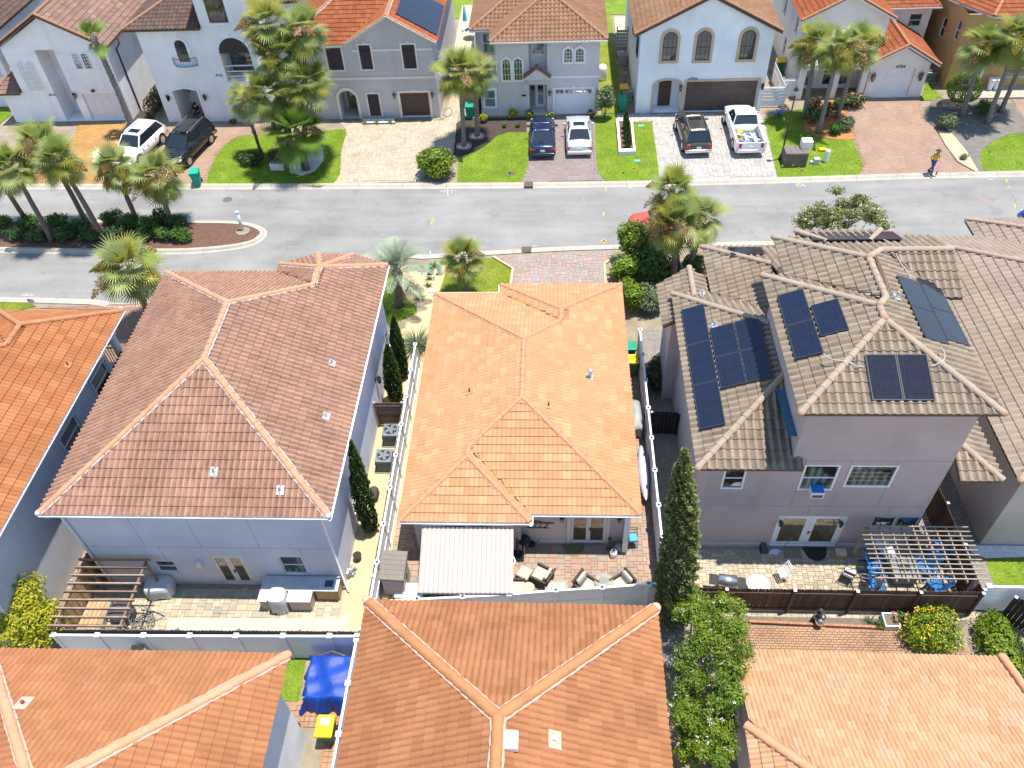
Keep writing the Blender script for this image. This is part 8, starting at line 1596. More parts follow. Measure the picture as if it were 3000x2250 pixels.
o = MB().tube([at(1, 640+45*k+30*math.sin(k*2.1), 730+38*math.cos(k*1.7), .15) for k in [j*.12 for j in range(16)]]+[at(1, 690+30*math.cos(j*.5), 725+28*math.sin(j*.5), .15) for j in range(26)], .02, 5).build('garden_hose', pm('hose_green', (.2, .33, .22), .5), None, True); tag(o, 'loops of green garden hose on the cream driveway', 'hose')
t = T('patio_umbrella', 'closed light blue patio umbrella on the pale deck behind the houses', 'umbrella', (-8.2, 73.2, .11)); L(MB().lathe([(.2, 0), (.2, .05), (.02, .07), (.02, 2.3)], n=10), 'pole', w_white, t); L(MB().lathe([(.22, .9), (.16, 1.5), (.04, 2.2)], n=10), 'canopy', pm('umbrella_blue', (.12, .5, .66), .8), t)
t = T('glass_table', 'round white-rimmed garden table on the pale deck', 'table', (-7.6, 71.6, .11)); L(MB().tube([(.6*math.cos(k*.314), .6*math.sin(k*.314), .72) for k in range(21)], .03, 6), 'rim', w_white, t); L(MB().lathe([(.57, .7), (.57, .715)], n=24), 'table_top', gl_bright, t); [L(MB().tube([(.5*math.cos(a), .5*math.sin(a), .7), (.35*math.cos(a), .35*math.sin(a), 0)], .02, 6), 'leg', w_white, t) for a in (.5, 2.1, 3.6, 5.2)]
t = T('gas_tank', 'tall white water tank beside the rosy grey house', 'tank', G((1, 1690, 515), .1)); L(MB().lathe([(.3, 0), (.34, .1), (.36, .9), (.3, 1.15), (.12, 1.25)], n=18), 'tank', w_white, t, True)
t = T('bicycle', 'dark bicycle leaning beside the cool white house', 'bicycle', (5.5, 63.0, .1), R(85))
for x in (-.5, .5): w = MB(); w.tube([(x+.33*math.cos(k*.314), 0, .34+.33*math.sin(k*.314)) for k in range(21)], .02, 5); L(w, 'wheel', m_blk2, t)
L(MB().tube([(-.5, 0, .34), (-.15, 0, .8), (.35, 0, .8), (-.05, 0, .32), (-.5, 0, .34)], .022, 6), 'frame', m_alu, t); L(MB().tube([(.5, 0, .34), (.38, 0, .95), (.3, .25, 1.0)], .018, 6), 'handlebar', m_blk2, t); L(MB().bbox((-.2, 0, .95), (.25, .12, .06), .03), 'saddle', m_blk2, t)
t = T('plant_pot', 'tall white planter on the ochre house porch, door side', 'planter', at(2, 1985, 580, .2), 0, 'white pots on the ochre porch'); L(MB().lathe([(.16, 0), (.26, .8), (.28, .85), (.22, .85)], n=16), 'pot', w_white, t); dup(t, at(2, 2025, 580, .2), 0, 'tall white planter on the ochre house porch, window side')
t = T('plant_pot', 'glazed blue pot beside the white slatted panel', 'planter', at(2, 620, 750)); L(MB().lathe([(.16, 0), (.28, .25), (.28, .38), (.22, .4)], n=16), 'pot', pm('glaze_blue', (.1, .3, .5), .25), t)
t = T('plant_pot', 'black bucket on the shell gravel by the side wall', 'bucket', at(7, 110, 305)); L(MB().lathe([(.14, 0), (.18, .32), (.19, .34), (.15, .34)], n=16), 'pot', m_blk2, t)
t = T('hose_reel', 'jumble of hose fittings and chrome pipes on the gravel by the downpipe', 'hose reel', at(7, 65, 400)); mb = MB(); [mb.tube([(.2*math.cos(a+k), .25*math.sin(a*1.3+k), .15+.2*math.sin(a*2+k)+.05) for a in [j*.4 for j in range(14)]], .02, 5) for k in range(4)]; L(mb, 'pipes', m_alu, t); L(MB().box((-.15, -.15, 0), (.15, .15, .2)), 'box', pm('reel_blue', (.3, .42, .5), .5), t)
t = T('covered_bundle', 'brown rolled bundle beside the tall cypress on the gravel', 'bundle', at(7, 215, -100)); L(MB().bbox((0, 0, .22), (.4, .7, .44), .15, seg=3), 'bundle', m_wick, t, True)
# ================================================================ VEHICLES AND PEOPLE
def paint(n, c, metal=.0, rough=.3):
 if n in MATS: return MATS[n]
 m, nt, b = nodes_of(n); b.inputs['Base Color'].default_value = (*c, 1); b.inputs['Metallic'].default_value = metal; b.inputs['Roughness'].default_value = rough; b.inputs['Coat Weight'].default_value = .8; b.inputs['Coat Roughness'].default_value = .04
 bump(nt, b, noise(nt, 1.5, 2), .03, .02); return m
m_tyre = pm('tyre', (.018, .018, .018), .85); m_rim = pm('rim', (.5, .5, .52), .3, .05, 5, metal=.8); m_cgl = glass_mat('car_glass', (.012, .018, .022), 1.7, .02); m_red = glass_mat('tail_red', (.45, .01, .015), 1.6, .1); m_hl = glass_mat('headlamp', (.6, .62, .64), 1.6, .08); m_chr = pm('chrome', (.7, .7, .7), .12, .03, 5, metal=1.); m_trimk = pm('trim_black', (.02, .02, .02), .5)
def loft(mb, secs, cap=True):
 n = len(secs[0]); m = len(secs); mb.add([p for s in secs for p in s], [(i*n+j, (i+1)*n+j, (i+1)*n+(j+1) % n, i*n+(j+1) % n) for i in range(m-1) for j in range(n)] + ([tuple(range(n)), tuple((m-1)*n+j for j in range(n-1, -1, -1))] if cap else []))
def car(label, cat, p, rz, kind, col, name='car', sunroof=False, rails=None, plate=True, group=None, interior=None):
 t = thing(name, label, cat, p, rz, group); S = {'sedan': (4.75, 1.84, 1.44), 'suv': (4.9, 1.95, 1.74), 'big': (5.1, 2.0, 1.9), 'truck': (5.8, 2.02, 1.88), 'jeep': (4.7, 1.9, 1.8)}[kind]; Lc, Wc, Hc = S; hl, w = Lc/2, Wc/2
 k = dict(sedan=dict(belt=.93, hood=.86, tail=1.0, cowl=.95, wb=-1.05, rt=(.35, -.75), rb=-1.75), suv=dict(belt=1.08, hood=1.04, tail=1.1, cowl=1.15, wb=1.2, rt=(.45, -1.75), rb=-2.2), big=dict(belt=1.16, hood=1.14, tail=1.18, cowl=1.3, rt=(.55, -2.0), rb=-2.35), truck=dict(belt=1.16, hood=1.14, tail=1.16, cowl=1.5, rt=(.75, -.15), rb=-.4), jeep=dict(belt=1.1, hood=1.08, tail=1.12, cowl=1.2, rt=(.5, -1.7), rb=-2.1))[kind]
 bt, hd, tl = k['belt'], k['hood'], k['tail']; xc = k['cowl'] if kind != 'sedan' else .95; xr = k['rb']; rt0, rt1 = k['rt']; zf = .26 if kind == 'sedan' else .36
 def sec(x, top, ww, low): return [(x, -ww*.92, low), (x, -ww, low+.16), (x, -ww*1.0, top*.62), (x, -ww*.95, top-.05), (x, -ww*.82, top), (x, 0, top+.03), (x, ww*.82, top), (x, ww*.95, top-.05), (x, ww, top*.62), (x, ww, low+.16), (x, ww*.92, low)]
 st = [(hl, hd*.66, w*.72, zf+.1), (hl-.07, hd*.84, w*.86, zf), (hl-.35, hd*.93, w*.96, zf), (hl-.9, hd*.99, w, zf), (xc, bt, w, zf), (0, bt+.01, w, zf), (xr*.7, bt+.03, w, zf), (xr, tl, w*.99, zf), (-hl+.3, tl*.99, w*.96, zf), (-hl+.06, tl*.95, w*.9, zf), (-hl, tl*.75, w*.8, zf+.12)]
 if kind == 'truck': st = [s for s in st if s[0] >= xr-.01] + [(xr-.02, bt+.0, w, zf)]
 mb = MB(); loft(mb, [sec(*s) for s in st]); L(mb, 'body', col, t, True)
 if kind == 'truck':
  x0, x1 = xr-.06, -hl; mb = MB()
  for sy in (-1, 1): mb.box((x1+.06, sy*w-(.13 if sy > 0 else 0), zf+.05), (x0, sy*w+(.13 if sy < 0 else 0), bt))
  mb.box((x1+.02, -w+.13, zf+.05), (x1+.1, w-.13, bt-.02)); mb.box((x1+.06, -w+.1, zf), (x0, w-.1, zf+.2)); L(mb, 'cargo_bed', col, t); mb = MB(); mb.box((x1+.1, -w+.135, zf+.2), (x0-.02, w-.135, zf+.24)); L(mb, 'bed_liner', pm('liner', (.18, .18, .19), .8, .2, 6), t)
 # greenhouse
 bw, tw = w*.86, w*.70; zt = Hc-.06; b = bt-.01
 c = [(xc, -bw, b), (xc, bw, b), (rt0, tw, zt), (rt0, -tw, zt), (xr, -bw, b+.02), (xr, bw, b+.02), (rt1, tw, zt), (rt1, -tw, zt)]
 mb = MB(); mb.add(c, [(0, 1, 2, 3), (5, 4, 7, 6), (0, 3, 7, 4), (1, 5, 6, 2)]); L(mb, 'glass', m_cgl, t)
 mb = MB(); n = 5; vs = []
 for i in range(n+1):
  for j in range(n+1):
   u, v_ = i/n, j/n*2-1; x = rt0+.04+(rt1-.06-rt0-.04)*u; vs.append((x, v_*(tw+.03), zt+.005+.055*(1-v_*v_)*(1-(2*u-1)**4*.6)))
 m2 = len(vs); mb.add(vs+[(a, b_, z-.04) for a, b_, z in vs], [(i*(n+1)+j, i*(n+1)+j+1, (i+1)*(n+1)+j+1, (i+1)*(n+1)+j) for i in range(n) for j in range(n)]+[(j, j+1, m2+j+1, m2+j) for j in range(n)]+[(n*(n+1)+j, n*(n+1)+j+1, m2+n*(n+1)+j+1, m2+n*(n+1)+j) for j in range(n)]+[(i*(n+1), (i+1)*(n+1), m2+(i+1)*(n+1), m2+i*(n+1)) for i in range(n)]+[(i*(n+1)+n, (i+1)*(n+1)+n, m2+(i+1)*(n+1)+n, m2+i*(n+1)+n) for i in range(n)]); L(mb, 'roof', col, t, True)
 V3 = lambda q: V(q)
 for s in (0, 1):
  sy = -1 if s == 0 else 1
  for a, d in ((c[s], c[3-s]), (c[4+s], c[7-s])): mb = MB(); mb.beam(V3(a)+V((0, sy*.01, 0)), V3(d)+V((0, sy*.01, 0)), .09, .06, (0, sy, .3)); L(mb, 'pillar', col, t)
  xm = (rt0+rt1)/2+.05; mb = MB(); mb.beam((xm, sy*(bw+.008), b), (xm-.03, sy*(tw+.012), zt), .1, .04, (0, sy, .3)); L(mb, 'pillar', m_trimk, t)
 if sunroof: mb = MB(); mb.box((rt0-.75, -tw*.62, zt+.055), (rt0-.25, tw*.62, zt+.066)); L(mb, 'sunroof', m_cgl, t)
 if rails is not None:
  for sy in (-1, 1): mb = MB(); mb.tube([(rt0-.1, sy*tw*.92, zt+.06), (rt0-.25, sy*tw*.92, zt+.11), (rt1+.2, sy*tw*.92, zt+.11), (rt1+.05, sy*tw*.92, zt+.06)], .022, 6); L(mb, 'roof_rail', rails, t)
 rw = .33 if kind == 'sedan' else .39
 for x in (hl-.92, -hl+(1.0 if kind != 'truck' else 1.25)):
  for sy in (-1, 1):
   mb = MB(); mb.tube([(x, sy*(w-.2), rw), (x, sy*(w+.012), rw)], rw, 18); wo = L(mb, 'wheel', m_tyre, t); mb = MB(); mb.tube([(x, sy*(w-.02), rw), (x, sy*(w+.018), rw)], rw*.66, 14); L(mb, 'rim', m_rim, wo)
   mb = MB(); mb.tube([(x+.0, sy*(w-.06), rw+.02), (x, sy*(w+.006), rw+.02)], rw*1.12, 18); L(mb, 'wheel_arch', m_trimk, t)
 for sy in (-1, 1):
  mb = MB(); mb.bbox((hl-.2, sy*w*.7, hd*.74), (.3, .42, .14), .05); L(mb, 'headlight', m_hl, t, True)
  mb = MB(); mb.bbox((-hl+.12, sy*w*.74, tl*.76 if kind != 'truck' else bt-.22), (.22, .4 if kind == 'sedan' else .24, .16 if kind == 'sedan' else .36), .04); L(mb, 'taillight', m_red, t, True)
  mb = MB(); mb.bbox((xc-.28, sy*(w+.1), bt+.06), (.14, .22, .14), .05); L(mb, 'mirror', col if kind != 'truck' else m_chr, t, True)
  mb = MB(); [mb.bbox((x, sy*(w+.004), bt-.14), (.2, .03, .03), .01) for x in (.25, -.75)]; L(mb, 'door_handle', m_chr, t)
 bm = m_chr if kind in ('truck', 'suv') else col
 mb = MB(); mb.bbox((-hl+.02, 0, zf+.16), (.2, Wc*.94, .24), .06); L(mb, 'bumper', bm, t, True); mb = MB(); mb.bbox((hl-.05, 0, zf+.14), (.2, Wc*.86, .24), .06); L(mb, 'bumper', col, t, True)
 mb = MB(); mb.bbox((hl-.04, 0, hd*.62), (.1, Wc*.5, .24), .03); L(mb, 'grille', m_trimk, t); [L(MB().box((hl+.008, -Wc*.23, hd*.62-.08+.06*j), (hl+.02, Wc*.23, hd*.62-.06+.06*j)), 'grille_bar', m_chr, t) for j in range(3)]
 if plate: mb = MB(); mb.box((-hl-.012, -.16, tl*.62), (-hl+.1, .16, tl*.62+.16)); L(mb, 'plate', w_white, t)
 return t
k_navy = paint('paint_navy', (.008, .02, .06), .3, .3); k_silver = paint('paint_silver', (.72, .74, .75), .55, .32); k_bronze = paint('paint_bronze', (.10, .088, .07), .7, .32); k_white = paint('paint_white', (.8, .8, .8), 0, .35); k_black = paint('paint_black', (.01, .011, .013), .2, .25); k_red = paint('paint_red', (.5, .012, .018), .1, .3); k_blue = paint('paint_blue', (.01, .06, .4), .3, .3)
def gc(i, x0, y0, x1, y1): return (G((i, x0, y0), .12)+G((i, x1, y1), .12))/2
car('dark navy sedan parked nose-in on the mauve driveway', 'car', V((gc(1, 1235, 1045, 1368, 1045).x, 53.35, .12)), R(91), 'sedan', k_navy); car('silver sedan with sunroof parked nose-in on the mauve driveway', 'car', V((gc(1, 1468, 1030, 1615, 1030).x, 53.55, .12)), R(90.5), 'sedan', k_silver, sunroof=True)
car('bronze brown SUV with roof rails on the white driveway', 'SUV', V((gc(2, 25, 1030, 170, 1030).x-.12, 53.4, .12)), R(93), 'suv', k_bronze, sunroof=True, rails=m_alu); car('white pickup truck with tools in its open bed on the white driveway', 'pickup', V((gc(2, 345, 1035, 515, 1035).x+.0, 53.75, .12)), R(91), 'truck', k_white, name='pickup_truck')
car('black SUV with silver roof rails facing the street', 'SUV', V((G((0, 1290, 900), .12).x, 52.7, .12)), R(-102), 'big', k_black, rails=m_alu, sunroof=True); car('white SUV with an open front door behind the palms', 'SUV', V((G((0, 1000, 900), .12).x-.2, 52.9, .12)), R(-102), 'suv', k_white, sunroof=True, rails=k_white)
car('red SUV at the near kerb half hidden by palms and shrub', 'SUV', V((6.9, 42.25, 0)), R(180), 'jeep', k_red); car('blue car parked at the near kerb beyond the pale brown roof', 'car', V((30.95, 42.6, 0)), R(180), 'sedan', k_blue)
# load in the white pickup
px = gc(2, 345, 1035, 515, 1035).x; bz = .12+.6
t = thing('bucket', 'yellow bucket in the bed of the white pickup', 'bucket', (px-.45, 52.7, bz)); L(MB().lathe([(.15, 0), (.19, .38), (.2, .4), (.16, .4)], n=16), 'tub', m_yel, t)
t = thing('bucket', 'blue bucket in the bed of the white pickup', 'bucket', (px-.25, 51.45, bz)); L(MB().lathe([(.15, 0), (.18, .26), (.14, .3)], n=16), 'tub', pm('bucket_blue', (.05, .35, .7), .5), t)
t = thing('ladder', 'folded white and blue stepladder in the bed of the white pickup', 'ladder', (px+.2, 52.1, bz), R(8)); mb = MB(); [mb.box((x-.03, -.75, .1), (x+.03, .75, .2)) for x in (-.22, .22)]; L(mb, 'rail', w_white, t); [L(MB().box((-.19, -.6+.3*k, .13), (.19, -.52+.3*k, .18)), 'rung', pm('rung_blue', (.05, .2, .4), .5), t) for k in range(5)]
for k, (a, b) in enumerate((((-.75, 52.35, .42), (.7, 51.3, .5)), ((-.15, 51.5, .15), (-.1, 52.6, .15)), ((.55, 51.4, .2), (.5, 52.7, .2)))): o = MB().tube([(px+a[0], a[1], bz+a[2]), (px+b[0], b[1], bz+b[2])], .06, 8).build('pipe', w_white); tag(o, ('white pipe laid slantwise across the bed of the white pickup', 'short white pipe beside the blue bucket in the pickup bed', 'white pipe along the side of the pickup bed')[k], 'pipe', 'pipes in the pickup bed')
def skin(name, joints, edges, mat, parent, sub=1):
 me = bpy.data.meshes.new(name); me.from_pydata([j[:3] for j in joints], edges, []); ob = bpy.data.objects.new(name, me); COL.objects.link(ob)
 ob.modifiers.new('s', 'SKIN'); sv = me.skin_vertices[0].data
 for i, j in enumerate(joints): sv[i].radius = (j[3], j[4] if len(j) > 4 else j[3]); sv[i].use_root = (i == 0)
 md = ob.modifiers.new('u', 'SUBSURF'); md.levels = sub; md.render_levels = sub; dg = bpy.context.evaluated_depsgraph_get(); dg.update(); m2 = bpy.data.meshes.new_from_object(ob.evaluated_get(dg)); bpy.data.objects.remove(ob)
 m2.materials.clear(); m2.materials.append(mat); m2.polygons.foreach_set('use_smooth', [True]*len(m2.polygons)); return add_obj(name, m2, parent)
m_skin = pm('skin', (.42, .24, .16), .6, .06, 5)
def person(label, p, rz, J, trousers, shirt, hair, hat=None, vest=None, shoes=None, group=None):
 t = thing('person', label, 'person', p, rz, group); g_ = lambda n, r_, r2=None: (*J[n], r_, r2 or r_)
 names = [('pelvis', .12, .1), ('chest', .14, .1), ('neck', .055, .055), ('head', .085, .1), ('crown', .075, .085), ('shl', .06), ('ell', .042), ('hal', .032), ('fil', .018), ('shr', .06), ('elr', .042), ('har', .032), ('fir', .018), ('hil', .085), ('knl', .06), ('anl', .042), ('tol', .035), ('hir', .085), ('knr', .06), ('anr', .042), ('tor', .035)]
 ix = {n[0]: i for i, n in enumerate(names)}; E_ = [('pelvis', 'chest'), ('chest', 'neck'), ('neck', 'head'), ('head', 'crown'), ('chest', 'shl'), ('shl', 'ell'), ('ell', 'hal'), ('hal', 'fil'), ('chest', 'shr'), ('shr', 'elr'), ('elr', 'har'), ('har', 'fir'), ('pelvis', 'hil'), ('hil', 'knl'), ('knl', 'anl'), ('anl', 'tol'), ('pelvis', 'hir'), ('hir', 'knr'), ('knr', 'anr'), ('anr', 'tor')]
 b = skin('body', [g_(*n) for n in names], [(ix[a], ix[c]) for a, c in E_], m_skin, t)
 def sub(name, sel, grow, mat):
  s = [n for n in names if n[0] in sel]; jx = {n[0]: i for i, n in enumerate(s)}
  return skin(name, [(*J[n[0]], n[1]+grow, (n[2] if len(n) > 2 else n[1])+grow) for n in s], [(jx[a], jx[c]) for a, c in E_ if a in jx and c in jx], mat, t)
 sub('trousers', ('pelvis', 'hil', 'knl', 'anl', 'hir', 'knr', 'anr'), .022, trousers); sub('shirt', ('pelvis', 'chest', 'shl', 'ell', 'shr', 'elr'), .018, shirt)
 if vest: sub('vest', ('pelvis', 'chest', 'shl', 'shr'), .034, vest)
 h_ = V(J['head']); mb = MB(); mb.lathe([(.1, .0), (.115, .06), (.1, .13), (.04, .17)], h_+V((0, .02, 0)), 12); L(mb, 'hair', hair, t, True); mb = MB(); mb.bbox(h_+V((0, -.115, .02)), (.03, .04, .04), .01); L(mb, 'nose', m_skin, t)
 if hat: mb = MB(); mb.lathe([(.2, .09), (.2, .1), (.11, .12), (.1, .19), (.03, .21)], h_, 16); L(mb, 'hat', hat, t)
 for n in ('tol', 'tor'): mb = MB(); a = V(J[n]); mb.bbox((a.x, a.y+.08, .05), (.1, .28, .1), .04); L(mb, 'shoe', shoes or m_blk2, t)
 return t
walk = dict(pelvis=(0, 0, .95), chest=(0, -.02, 1.32), neck=(0, -.03, 1.5), head=(0, -.05, 1.6), crown=(0, -.05, 1.72), shl=(-.19, 0, 1.43), ell=(-.26, .12, 1.16), hal=(-.25, -.02, .94), fil=(-.24, -.08, .86), shr=(.19, 0, 1.43), elr=(.25, -.08, 1.15), har=(.22, -.3, 1.02), fir=(.2, -.38, .98), hil=(-.1, 0, .9), knl=(-.11, -.2, .5), anl=(-.12, -.28, .1), tol=(-.12, -.4, .04), hir=(.1, 0, .9), knr=(.1, .02, .48), anr=(.11, .24, .13), tor=(.11, .14, .04))
person('walking worker in orange and yellow safety vest, blue jeans and dark hat', G((2, 1602, 1122), .12), R(20), walk, pm('jeans', (.06, .1, .24), .9, .1, 6), pm('shirt_lime', (.36, .42, .06), .9), pm('hair_dark', (.02, .015, .012), .9), pm('hat_olive', (.07, .08, .05), .9), pm('vest_orange', (.85, .36, .02), .7, .1, 8))
t = thing('marking_wand', 'red and white marking wand held by the walking worker', 'tool', G((2, 1602, 1122), .12)+V((.3, -.25, 0))); L(MB().tube([(0, 0, .02), (.03, .02, .95)], .022, 6), 'shaft', w_white, t); L(MB().tube([(0, -.02, .02), (.0, -.02, .3)], .05, 8), 'can', k_red, t)
sit = dict(pelvis=(0, 0, .48), chest=(0, .03, .85), neck=(0, .02, 1.03), head=(0, -.01, 1.13), crown=(0, 0, 1.25), shl=(-.19, .02, .96), ell=(-.25, -.06, .7), hal=(-.15, -.3, .62), fil=(-.1, -.37, .6), shr=(.19, .02, .96), elr=(.25, -.06, .7), har=(.15, -.3, .62), fir=(.1, -.37, .6), hil=(-.1, -.04, .46), knl=(-.13, -.44, .48), anl=(-.13, -.46, .1), tol=(-.13, -.58, .04), hir=(.1, -.04, .46), knr=(.13, -.44, .48), anr=(.13, -.46, .1), tor=(.13, -.58, .04))
for lb, dx, sh in (('seated person in dark clothes inside the open garage', -28.1, pm('shirt_black', (.02, .02, .02), .9)), ('seated person in a red top inside the open garage', -27.35, pm('shirt_red', (.5, .03, .04), .9))):
 person(lb, (dx, 58.0, .12), R(0), sit, pm('trousers_dark', (.03, .03, .035), .9), sh, MATS['hair_dark']); st_ = thing('stool', 'stool under the ' + lb.replace(' inside the open garage', ''), 'stool', (dx, 58.0, .12)); L(MB().box((-.2, -.18, .36), (.2, .2, .4)), 'seat', m_woodt, st_); [L(MB().box((sx*.16-.02, sy*.15-.02, 0), (sx*.16+.02, sy*.15+.02, .36)), 'leg', m_woodt, st_) for sx in (-1, 1) for sy in (-1, 1)]
t = thing('leaning_mattress', 'pale mattress leaning inside the open garage', 'mattress', (-28.4, 60.0, .12)); L(MB().cbox((0, 0, .9), (1.4, .15, 1.9), 0, .5, R(-12), R(35)), 'padding', w_white, t); t = thing('storage_box', 'dark stacked box inside the open garage', 'box', (-29.2, 60.6, .12)); L(MB().bbox((0, 0, .5), (.6, .6, 1.0), .03), 'box', m_covd, t)
# ================================================================ PLANTS
def proj(w):
 q = np.array(w)-CAMP; d = q@_f; return 1500+FPX*(q@_r)/d, 1125-FPX*(q@_u)/d
def top_at(b, tp):
 s = src(tp); best = min((math.hypot(*(np.array(proj((b.x, b.y, z)))-s)), z) for z in [i*.05 for i in range(4, 300)]); return G(tp, best[1])
def ppalm(label, b, tp, **k):
 b = G(b) if not isinstance(b, Vector) else b; t = top_at(b, tp); return palm(label, b, t, **k)
L_MIX = leaf_mat('leaf_mixed', [(0, (.06, .12, .012)), (.5, (.12, .21, .018)), (1, (.24, .31, .03))], .42, .28)
gi = 'sabal palms on the mulch island'
ppalm('leaning sabal palm on the island, furthest from the pale marker post', (0, 182, 1450), (0, -30, 1130), group=gi, flowers=3, boots=False, seed=1); ppalm('leaning sabal palm on the island rising in front of the hedge', (0, 340, 1562), (0, 75, 1090), group=gi, flowers=3, boots=False, seed=2); ppalm('tall sabal palm of the close pair on the island, hedge side', (0, 562, 1445), (0, 290, 960), group=gi, n=40, flowers=3, boots=False, seed=3, scale=1.15); ppalm('tall sabal palm of the close pair on the island, near-kerb side', (0, 672, 1548), (0, 385, 1050), group=gi, n=36, flowers=3, boots=False, seed=4); ppalm('sabal palm with flower sprays on the island, in front of the white SUV', (0, 893, 1445), (0, 735, 1090), group=gi, flowers=5, boots=False, seed=5); ppalm('sabal palm with yellow flower sprays on the island nearest the teal bin', (0, 1112, 1465), (0, 1020, 1150), group=gi, n=38, flowers=7, boots=False, seed=6, scale=1.1)
ppalm('flowering sabal palm in the brick driveway between the rust and pink roofs', (3, 985, 450), (3, 845, 85), n=40, flowers=6, boots=.5, seed=7, scale=1.12)
palm('skinny bare-trunked fan palm with a small tuft of fronds by the white porch house', G((0, 868, 850)), top_at(G((0, 868, 850)), (0, 605, 245)), kind='washi', n=11, scale=.95, r0=.24, r1=.17, flowers=0, old=0, boots=.02, bark=BARKG, seed=8)
gl_ = 'palms in the white gravel bed'
ppalm('broad bright green fan palm in front of the white gravel bed', (0, 1990, 1098), (0, 1925, 860), kind='big', n=30, scale=1.15, flowers=1, old=2, r0=.2, r1=.19, seed=9)
ppalm('tall sabal palm in the white gravel bed, tower house side', (0, 1905, 1062), (0, 1795, 380), group=gl_, n=36, flowers=1, seed=10, scale=1.15); ppalm('tallest sabal palm in the white gravel bed', (0, 1880, 1035), (0, 1735, 165), group=gl_, n=36, flowers=3, seed=11, scale=1.1); ppalm('sabal palm in the white gravel bed, shuttered window side', (0, 1965, 1040), (0, 1970, 215), group=gl_, n=36, flowers=0, seed=12, scale=1.15); ppalm('lower sabal palm in the white gravel bed', (0, 1975, 1070), (0, 1975, 560), group=gl_, n=40, flowers=1, seed=13, scale=1.2); ppalm('sabal palm in the white gravel bed behind the broad fan palm', (0, 1870, 1090), (0, 1705, 620), group=gl_, n=34, flowers=1, seed=14, scale=1.15)
ppalm('small slim palm on the lawn beside the open garage', (0, 1695, 1000), (0, 1570, 655), n=22, flowers=0, seed=15, scale=.85, r0=.12, r1=.1); 
ppalm('sabal palm in a stone ring beside the cream driveway', (1, 795, 950), (1, 762, 470), n=44, flowers=1, seed=16, scale=1.15, boots=False, bark=BARKG); ppalm('sabal palm in a stone ring in the dark mulch', (1, 880, 885), (1, 862, 480), n=40, flowers=1, seed=17, scale=1.1, boots=False, bark=BARKG)
gp = 'palms in the orange mulch bed'
ppalm('rough-trunked sabal palm by the porch columns', (2, 785, 765), (2, 862, 290), group=gp, n=36, flowers=5, seed=18, boots=.4, bark=BARKG, scale=1.08); ppalm('middle sabal palm in the orange mulch bed', (2, 878, 862), (2, 1010, 330), group=gp, n=34, flowers=4, seed=19, boots=False, bark=BARKG); ppalm('sabal palm in the orange mulch bed nearest the rose driveway', (2, 1000, 765), (2, 1130, 310), group=gp, n=38, flowers=5, seed=20, boots=.7, bark=BARKG, scale=1.1)
gq = 'palms in front of the ochre house'
ppalm('leaning sabal palm beside the clipped round bush', (2, 1808, 755), (2, 1945, 310), group=gq, n=36, flowers=5, seed=21, boots=False, bark=BARKG, scale=1.05); ppalm('leaning sabal palm in grey sand in front of the ochre porch', (2, 1968, 800), (2, 2170, 250), group=gq, n=38, flowers=4, seed=22, boots=False, bark=BARKG, scale=1.1); ppalm('leaning sabal palm behind, at the ochre porch steps', (2, 2060, 725), (2, 2240, 300), group=gq, n=34, flowers=3, seed=23, boots=False, bark=BARKG)
gr_ = 'palms beside the red SUV'
ppalm('sabal palm with hanging seed sprays beside the multicoloured driveway', (1968, 835), (1985, 660), group=gr_, n=40, flowers=6, seed=24, boots=.02, scale=1.0, r0=.2, r1=.18); ppalm('sabal palm behind the red SUV, kerb side', (2015, 800), (2058, 640), group=gr_, n=36, flowers=1, seed=25, boots=.02, scale=.95, r0=.19, r1=.17); ppalm('sabal palm above the red SUV, tallest of the three', (1985, 790), (1968, 560), group=gr_, n=32, flowers=2, seed=26, boots=False, scale=.9)
palm('silvery feather-leaved pindo palm on the lawn by the blue-grey house', G((4, 378, 320)), top_at(G((4, 378, 320)), (4, 360, 110)), kind='pindo', n=26, scale=1.1, r0=.24, r1=.22, flowers=0, old=0, boots=.02, seed=27)
palm('green fan palm on the lawn in front of the orange roof', G((4, 812, 250)), top_at(G((4, 812, 250)), (4, 785, 25)), n=40, scale=.85, r0=.15, r1=.14, flowers=2, old=1, boots=.02, seed=28)
# cypresses
def pcyp(label, b, tp, r, **k):
 b = G(b) if len(b) == 3 and not isinstance(b, Vector) else b; b = Vector(b); t = top_at(b, tp); return cypress(label, b, t.z-b.z, r, lean=(t.x-b.x, t.y-b.y), **k)
gcy = 'cypresses in the gravel side yard'
pcyp('slim dark cypress in the gravel side yard, street end', (4, 398, 785), (4, 336, 395), .36, seed=1, group=gcy, n=7000); pcyp('slim dark cypress in the gravel side yard beside the weathered screen', (4, 355, 935), (4, 298, 580), .4, seed=2, group=gcy, n=7000); pcyp('slim dark cypress in the gravel side yard near the kitchen counter', (7, 195, 115), (4, 62, 1205), .40, seed=3, group=gcy, n=8000)
pcyp('big bushy pale green cypress between the white fence and the brown fence', V((4.68, 16.0, .1)), (2005, 1322), .74, seed=4, mat=L_CYPB, n=16000, leaf=.075, shape=([0, .05, .25, .5, .75, .92, 1], [.8, .95, 1., .8, .62, .3, .05]))
for k in range(5): f = k/4; b = G((1, 1842+14*f, 830+125*f), .3); cypress('small upright cypress in the white planter, %s' % ('house end', 'second from the house end', 'middle', 'second from the street end', 'street end')[k], b, 1.25, .22, n=1500, leaf=.05, seed=30+k, group='little cypresses in the raised planter', mat=L_CYP, name='cypress_shrub')
